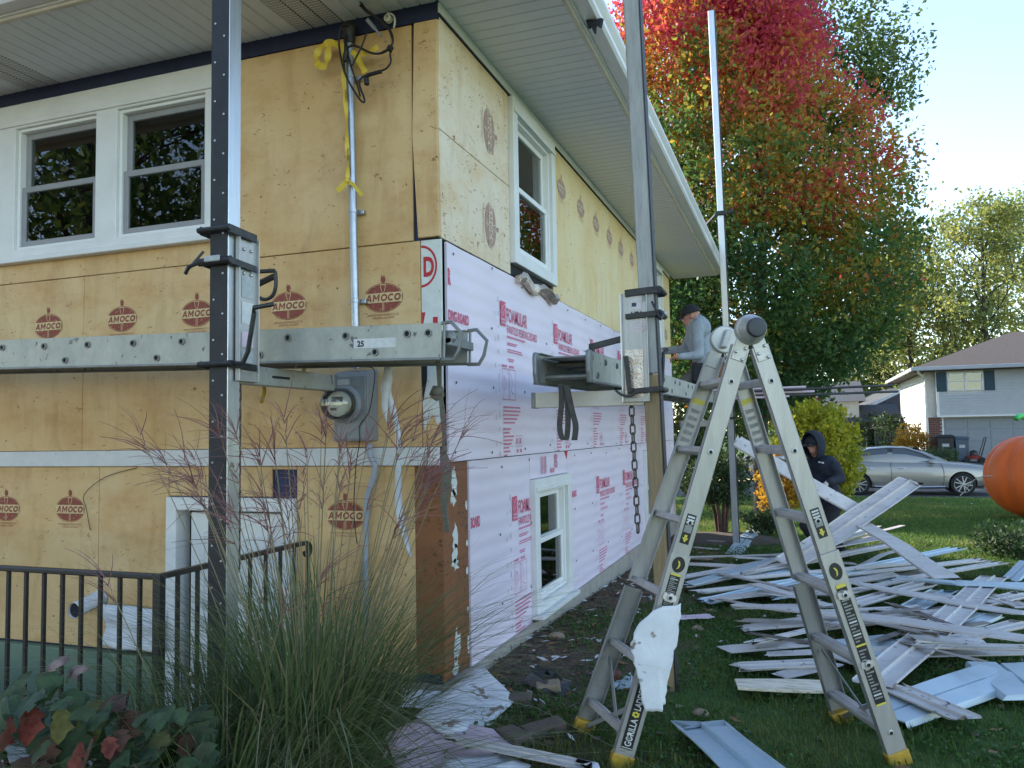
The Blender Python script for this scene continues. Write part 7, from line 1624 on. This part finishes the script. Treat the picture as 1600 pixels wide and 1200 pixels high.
# trees behind the house across the street
for k, (px, d, H, sd, lab, m, rc) in enumerate(((1425, 50, 13.0, 41, 'pale yellow green tree left of the neighbour roof', 'backlit_leaf', 4.6), (1545, 47, 14.2, 42, 'broad pale tree rising over the neighbour roof', 'backlit_leaf', 6.0), (1625, 55, 17.0, 43, 'yellowing tree at the right picture edge behind the neighbour house', 'backlit_leaf', 6.0))):
    p = atd(px, 664, d); tree('background_tree', lab, (p.x, p.y, 0), H, .24, rc, m, sd, .24, 24, .95, 20, .14, group='trees behind the neighbour house', up=1.3, crown_fill=lambda rng, p=p, H=H, rc=rc: np.stack([p.x + rng.normal(size=170) * rc * .5, p.y + rng.normal(size=170) * rc * .4, H * np.clip(.62 + .2 * rng.normal(size=170), .22, 1.0)], 1))
p = atd(1615, 664, 28); tree('young_tree', 'bright green branch tips entering at the right edge before the neighbour roof', (p.x + 1.6, p.y, gh(p.x, p.y)), 6.2, .1, 1.9, 'oak_leaf', 44, .16, 18, .4, 9, .45)
for k, (px, d, H, sd, lab) in enumerate(((1375, 60, 9, 51, 'dark tree behind the brown house'), (1215, 62, 10, 52, 'dark tree behind the white house'), (1090, 40, 9, 53, 'green tree seen between the house end and the slender pole'), (1310, 58, 8, 54, 'dark tree between the white house and the tan garage'))):
    p = atd(px, 664, d); tree('background_tree', lab, (p.x, p.y, -.3), H, .22, 4.2, 'far_leaf', sd, .42, 14, 1.0, 10, .15, group='trees between the far houses')
# trees out of view that shade the street and fill the window reflections
T0 = tree('shade_tree', 'tree out of view', (-13, 27, -.4), 14, .3, 5.5, 'oak_leaf', 61, .24, 40, 1.25, 12, .15, group='street trees')
T0['label'] = 'tall street tree standing beyond the left end of the house'
for k, (x, y, s, lab) in enumerate(((-9, 21.5, .9, 'street tree right behind the house'), (-17, 34, 1.1, 'street tree far behind the house'), (-6, 32, .9, 'street tree across the street behind the house'), (-15, -11, 1.0, 'garden tree reflected in the front window'), (-21, -17, 1.15, 'tall garden tree behind the reflected one'), (-12, -21, 1.0, 'garden tree on the near side of the reflected ones'), (-24, -8, 1.0, 'garden tree at the far left reflected in the window'))):
    dup(T0, (x, y, gh(x, y)), k * 1.3, lab, 'street trees', s)
# far wood closing the horizon
rng = np.random.default_rng(77); C = []
for k in range(1500):
    a = rng.uniform(-2.0, 1.25); r = rng.uniform(105, 135); C.append((1.8 + r * math.sin(a + .1), -4 + r * math.cos(a + .1), rng.uniform(0, 1) ** 1.3 * (10 + 4 * math.sin(a * 9) + 2 * math.sin(a * 23))))
P, F = leaf_quads(rng, np.array(C), 1.5, 9, 2.4); o = fastmesh('far_wood', P, F, 'far_leaf'); tag(o, 'distant belt of trees closing the view', 'woodland', kind='stuff')
# ---- shrubs
def shrub(name, label, base, stems, hgt, rx, m, seed, size, per, spread, n, zlo=.35, bark='bark', ry=None, extra=None):
    rng = np.random.default_rng(seed); base = Vector(base); T = thing(name, label, 'shrub', base); b = MB(); ry = ry or rx
    for k in range(stems):
        a = 2 * math.pi * k / stems + rng.uniform(-.3, .3); e = base + V(math.cos(a) * rx * .55, math.sin(a) * ry * .55, hgt * rng.uniform(.55, .8)); m1 = base.lerp(e, .45) + V(0, 0, hgt * .08)
        b.tube(smooth_pts([base + V(math.cos(a) * .05, math.sin(a) * .05, 0), m1, e]), [.035, .033, .03, .027, .024, .02, .015, .011, .008], 6, caps=False)
        for j in range(4):
            e2 = m1.lerp(e, j / 4) + V(rng.normal() * rx * .35, rng.normal() * ry * .35, hgt * .2); b.tube([m1.lerp(e, j / 4), e2], [.012, .005], 4, caps=False)
    b.build('stems', bark, T, smooth=True, recalc=False); C = []
    while len(C) < n:
        p = rng.uniform(-1, 1, 3)
        if p[0] ** 2 + p[1] ** 2 + p[2] ** 2 > 1 or rng.random() < .45 - .45 * np.linalg.norm(p): continue
        C.append((base.x + p[0] * rx, base.y + p[1] * ry, base.z + hgt * (zlo + (1 - zlo) * (p[2] * .5 + .5))))
    P, F = leaf_quads(rng, np.array(C), size, per, spread); fastmesh('foliage', P, F, m, T, org=base); return T
p = onground(1128, 838); shrub('dark_shrub', 'dark leggy evergreen shrub with reddish stems at the far house corner', p, 6, 1.30, .50, 'shrub_leaf', 71, .045, 26, .10, 330, .34, 'bark_red')
p = atd(1272, 690, 14.5); p.z = gh(p.x, p.y); shrub('yellow_shrub', 'rounded yellow green shrub glowing behind the hooded person', p, 7, 2.15, .80, 'yellow_leaf', 72, .10, 26, .17, 420, .12)
p = atd(1218, 715, 14.0); p.z = gh(p.x, p.y); shrub('orange_shrub', 'small orange leaved shrub at the left of the yellow one', p, 4, 1.35, .42, 'orange_leaf', 73, .08, 22, .14, 120, .1)
p = atd(1424, 690, 33); p.z = gh(p.x, p.y); shrub('orange_shrub', 'rust coloured shrub at the corner of the neighbour house', p, 4, 1.5, .75, 'orange_leaf', 74, .12, 18, .2, 110, .05)
p = atd(1455, 712, 30); p.z = gh(p.x, p.y); shrub('low_shrub', 'low dark shrub before the brick pier behind the car', p, 4, .85, 1.0, 'shrub_leaf', 75, .09, 18, .2, 130, .0)
p = atd(1385, 680, 41); p.z = gh(p.x, p.y); shrub('hedge_shrub', 'dark shrub in front of the picket fence', p, 4, 2.2, 1.9, 'shrub_leaf', 76, .16, 18, .3, 160, .0)
p = atd(1075, 664, 25); p.z = gh(p.x, p.y); shrub('tall_hedge', 'tall dark green hedge seen between the house end and the ladder', p, 6, 4.6, 2.3, 'far_leaf', 79, .16, 26, .4, 330, .0, ry=1.2)
p = onground(1195, 838); shrub('leafy_plant', 'low leafy plant with pale blotches beside the pole foot', p, 4, .38, .34, 'hyd_green', 77, .09, 10, .10, 60, .15)
p = onground(1585, 872); shrub('leafy_plant', 'low weedy plant at the edge of the heap by the right picture edge', p, 4, .40, .42, 'shrub_leaf', 78, .06, 14, .10, 110, .0)
b = MB(); pc_ = onground(1115, 845); rr = random.Random(6)
b.loft([[pc_ + V(math.cos(t) * r * 1.2, math.sin(t) * r, z + rr.uniform(-.01, .01)) for t in (2 * math.pi * k / 22 for k in range(22))] for r, z in ((.95, -.02), (.7, .05), (.3, .07))]); tag(b.build('mulch_bed', 'mulch', None, smooth=True), kind='structure')
# ---- lawn: single blades near the camera, one object
def lawn():
    rng = np.random.default_rng(3); n = 150000
    yy = -1.6 + 13.0 * rng.random(n) ** 1.6; xx = rng.uniform(-.1, 6.4, n)
    def nz(x, y): return .5 + .25 * np.sin(x * 2.1 + 1.7 * np.sin(y * 1.3)) + .25 * np.sin(y * 2.7 + x * 1.1 + 2)
    prob = np.clip((xx - .25 + (nz(xx, yy) - .5) * 1.3) / .8, .03, 1); k = rng.random(n) < prob; xx, yy = xx[k], yy[k]; n = len(xx)
    zz = -0.0286 * np.clip(yy - 1.0, 0, 20); L = rng.uniform(.018, .048, n) * (1 + .5 * (nz(xx * 1.7, yy * 1.7) > .7)); a = rng.uniform(0, 6.283, n); w = rng.uniform(.0016, .0034, n) * (1 + yy * .12); lean = rng.uniform(.1, .9, n)
    dx, dy = np.cos(a), np.sin(a); base = np.stack([xx, yy, zz - .002], 1); sd = np.stack([-dy, dx, 0 * dx], 1) * w[:, None]; tip = base + np.stack([dx * L * lean, dy * L * lean, L * np.sqrt(1 - np.clip(lean * .8, 0, .9) ** 2)], 1); mid = (base + tip) / 2 + np.stack([0 * L, 0 * L, L * .16], 1)
    P = np.stack([base - sd, base + sd, mid + sd * .8, tip, mid - sd * .8], 1).reshape(-1, 3); F = np.arange(n * 5).reshape(-1, 5); o = fastmesh('lawn_grass', P, F, 'grass_blade'); tag(o, 'short mown lawn grass beside the house', 'grass', kind='stuff')
    m = 60000; yy = 8 + 12.3 * rng.random(m); xx = rng.uniform(-1.2, 10, m); k = ~((xx < .2) & (yy < 8.8)); xx, yy = xx[k], yy[k]; C = np.stack([xx, yy, -0.0286 * np.clip(yy - 1, 0, 20.5) + .012], 1)
    P, F = leaf_quads(rng, C, .10, 2, .05, .3, -1.6, .16); o = fastmesh('lawn_grass', P, F, 'grass_blade'); tag(o, 'mown lawn grass stretching away to the street', 'grass', kind='stuff')
    m = 26000; yy = -1.6 + 9 * rng.random(m) ** 1.7; xx = rng.uniform(.1, 5.2, m); k = rng.random(m) < np.clip((xx - .15 + (nz(xx, yy) - .5)) / .8, .04, 1) * (nz(xx * 2.3 + 4, yy * 2.3) > .38); xx, yy = xx[k], yy[k]; C = np.stack([xx, yy, -0.0286 * np.clip(yy - 1, 0, 20) + rng.uniform(.012, .04, len(xx))], 1)
    P, F = leaf_quads(rng, C, .020, 3, .012, .3, 0, .9); o = fastmesh('clover', P, F, 'clover'); tag(o, 'clover leaves growing through the lawn', 'clover', kind='stuff')
lawn()
# ---- tall ornamental grass before the house
def reed(name, label, base, n, h, seed, plumes, spread=.22, lean=.55):
    rng = np.random.default_rng(seed); base = Vector(base); T = thing(name, label, 'ornamental grass', base); Vs = []; Fs = []; Ms = []
    for k in range(n):
        a = rng.uniform(0, 6.283); r = spread * math.sqrt(rng.random()); p = np.array([base.x + r * math.cos(a), base.y + r * math.sin(a), base.z]); L = h * rng.uniform(.55, 1.15); od = np.array([math.cos(a + rng.normal() * .5), math.sin(a + rng.normal() * .5), 0]); le = lean * rng.uniform(.25, 1.5) * (r / spread * .7 + .4); w = rng.uniform(.0018, .0046); dr = rng.uniform(.3, 1.9) * (.42 + le)
        sd = np.cross(od, [0, 0, 1]) * w; N = 7; o = len(Vs)
        for i in range(N):
            t = i / (N - 1); q = p + od * L * (le * t + dr * .55 * t ** 3) + np.array([0, 0, L * (t - .38 * dr * t ** 3.0)]); ww = sd * (1 - t ** 2 * .95); Vs += [q - ww, q + ww]
        for i in range(N - 1): Fs.append((o + 2 * i, o + 2 * i + 1, o + 2 * i + 3, o + 2 * i + 2)); Ms.append(1 if k % 13 == 0 else 0)
    o_ = fastmesh('blades', Vs, Fs, ['reed_blade', 'reed_straw'], T, Ms, org=base); o_['kind'] = 'stuff'
    for k in range(plumes):
        a = rng.uniform(0, 6.283); le = rng.uniform(.02, .23); od = np.array([math.cos(a), math.sin(a), 0]); r = spread * .7 * math.sqrt(rng.random()); p = np.array([base.x, base.y, base.z]) + od * r; L = h * rng.uniform(1.02, 1.42); b = MB(); P_ = [Vector(p + od * L * (le * t + .12 * t * t) + np.array([0, 0, L * (t - .05 * t * t)])) for t in np.linspace(0, 1, 7)]
        b.tube(P_, [.0022] * 7, 3, caps=False); b.build('stalk', 'reed_straw', T, recalc=False); Vs = []; Fs = []; top = np.array(P_[-1]); ax = np.array((P_[-1] - P_[-2]).normalized())
        for j in range(rng.integers(11, 17)):
            t0 = rng.uniform(-.05, .07); q = top + ax * t0; dv = ax * rng.uniform(.8, 1.2) + rng.normal(size=3) * .42 + od * .2; dv /= np.linalg.norm(dv); LL = rng.uniform(.11, .24); sd = np.cross(dv, rng.normal(size=3)); sd = sd / np.linalg.norm(sd) * .0016; o = len(Vs)
            for i in range(5): t = i / 4; c = q + dv * LL * t + np.array([0, 0, -.05 * t * t]) + od * .03 * t * t; Vs += [c - sd * (1.2 - t * .7), c + sd * (1.2 - t * .7)]
            for i in range(4): Fs.append((o + 2 * i, o + 2 * i + 1, o + 2 * i + 3, o + 2 * i + 2))
        fastmesh('plume', Vs, Fs, 'plume', T, org=base)
    return T
reed('ornamental_grass', 'tall ornamental grass with purple plumes in front of the meter', (.0, -1.25, 0), 1700, 1.06, 81, 52, .22, .33)
reed('ornamental_grass', 'ornamental grass clump spilling forward beside the railing post', (-.12, -1.60, 0), 800, .80, 82, 5, .2, .42)
reed('ornamental_grass', 'low grass tuft nearest the bottom picture edge', (.06, -1.92, 0), 800, .66, 83, 0, .24, .7)
# ---- oakleaf hydrangea in the corner: big single leaves
def hydrangea():
    T = thing('hydrangea', 'lobed leaf shrub turning red and brown in the bottom left corner', 'shrub', (-.45, -2.05, 0)); rng = np.random.default_rng(91); rr = random.Random(91); b = MB()
    for k in range(9): a = k * .7; b.tube([(-.45, -2.05, 0), (-.45 + .25 * math.cos(a), -2.05 + .18 * math.sin(a), .28), (-.45 + .45 * math.cos(a), -2.05 + .25 * math.sin(a), .48 + .1 * rr.random())], [.010, .008, .005], 5, caps=False)
    b.build('stems', 'bark_red', T, recalc=False)
    def leaf(c, d, up, L, m, curl=.3):
        c = Vector(c); d = Vector(d).normalized(); up = Vector(up); s_ = d.cross(up).normalized(); n = s_.cross(d); out = [(0, 0), (.12, .22), (.25, .42), (.36, .30), (.52, .46), (.66, .28), (.82, .22), (1, 0)]; b = MB(); N = len(out); vs = []
        for x, y in out: vs.append(c + d * x * L + n * (-curl * x * x * L * .5))
        for sg in (-1, 1):
            for x, y in out: vs.append(c + d * x * L + s_ * sg * y * L + n * (-curl * x * x * L * .5 + .42 * y * L * (1 - curl * .5) - curl * .9 * y * y * L * 2 + .03 * L * math.sin(x * 9 + sg)))
        fs = []
        for i in range(N - 1): fs += [(i, i + 1, N + i + 1, N + i), (i + 1, i, 2 * N + i, 2 * N + i + 1)]
        b.add(vs, fs); o = b.build('leaf', m, T, smooth=True, recalc=False, weld=True)
    named = [(55, 1105, 2.45, (.2, -.6, -.75), 'hyd_red', .24), (20, 1120, 2.4, (-.3, -.5, -.8), 'hyd_red', .22), (100, 1105, 2.4, (.1, -.5, -.85), 'hyd_yellow', .22), (95, 1075, 2.5, (-.6, -.3, .5), 'hyd_green', .20), (75, 1040, 2.65, (.5, -.2, .35), 'hyd_pink', .2), (85, 1055, 2.6, (-.6, -.4, -.5), 'hyd_pink', .18), (105, 1050, 2.6, (.9, 0, .4), 'hyd_pink', .15), (100, 1080, 2.55, (.9, -.3, -.2), 'hyd_green', .2), (105, 1068, 2.6, (.3, -.3, .6), 'hyd_yellow', .13), (130, 1160, 2.4, (-.3, -.6, -.6), 'hyd_red', .19), (170, 1150, 2.4, (.4, -.5, -.7), 'hyd_red', .14), (185, 1140, 2.45, (.5, -.5, -.3), 'hyd_brown', .16), (75, 1150, 2.45, (.2, -.3, -.9), 'hyd_brown', .2), (160, 1100, 2.6, (.8, -.3, .3), 'hyd_brown', .24), (200, 1110, 2.6, (.6, -.4, -.5), 'hyd_brown', .2)]
    for px, py, d, dr, m, L in named: leaf(atd(px, py, d), dr, (0, -.6, .8), L * .46, m, rr.uniform(.4, 1.0))
    for k in range(170):
        px, py = rr.uniform(-20, 330), rr.uniform(1085, 1230); dd = rr.uniform(2.35, 2.85)
        if py < 1085 + max(0, px - 200) * .25: continue
        leaf(atd(px, py, dd), (rr.uniform(-1, 1), rr.uniform(-1, .2), rr.uniform(-.8, .4)), (rr.uniform(-.3, .3), -.5, .8), rr.uniform(.06, .14), rr.choices(('hyd_green', 'hyd_green', 'hyd_green', 'hyd_brown', 'hyd_yellow', 'hyd_red'), (5, 4, 3, 2, 1, .5))[0], rr.uniform(.3, 1.0))
hydrangea()
for o in list(bpy.data.objects):
    if '_o' in o: del o['_o']
for o in bpy.data.objects:       # fine print and flakes: too small to pick apart one by one
    if o.name.split('.')[0] in ('printed_text', 'printed_letters', 'printed_logo', 'paint_flakes', 'sticker', 'worn_sticker', 'back_print', 'chest_print'): o['kind'] = 'stuff'
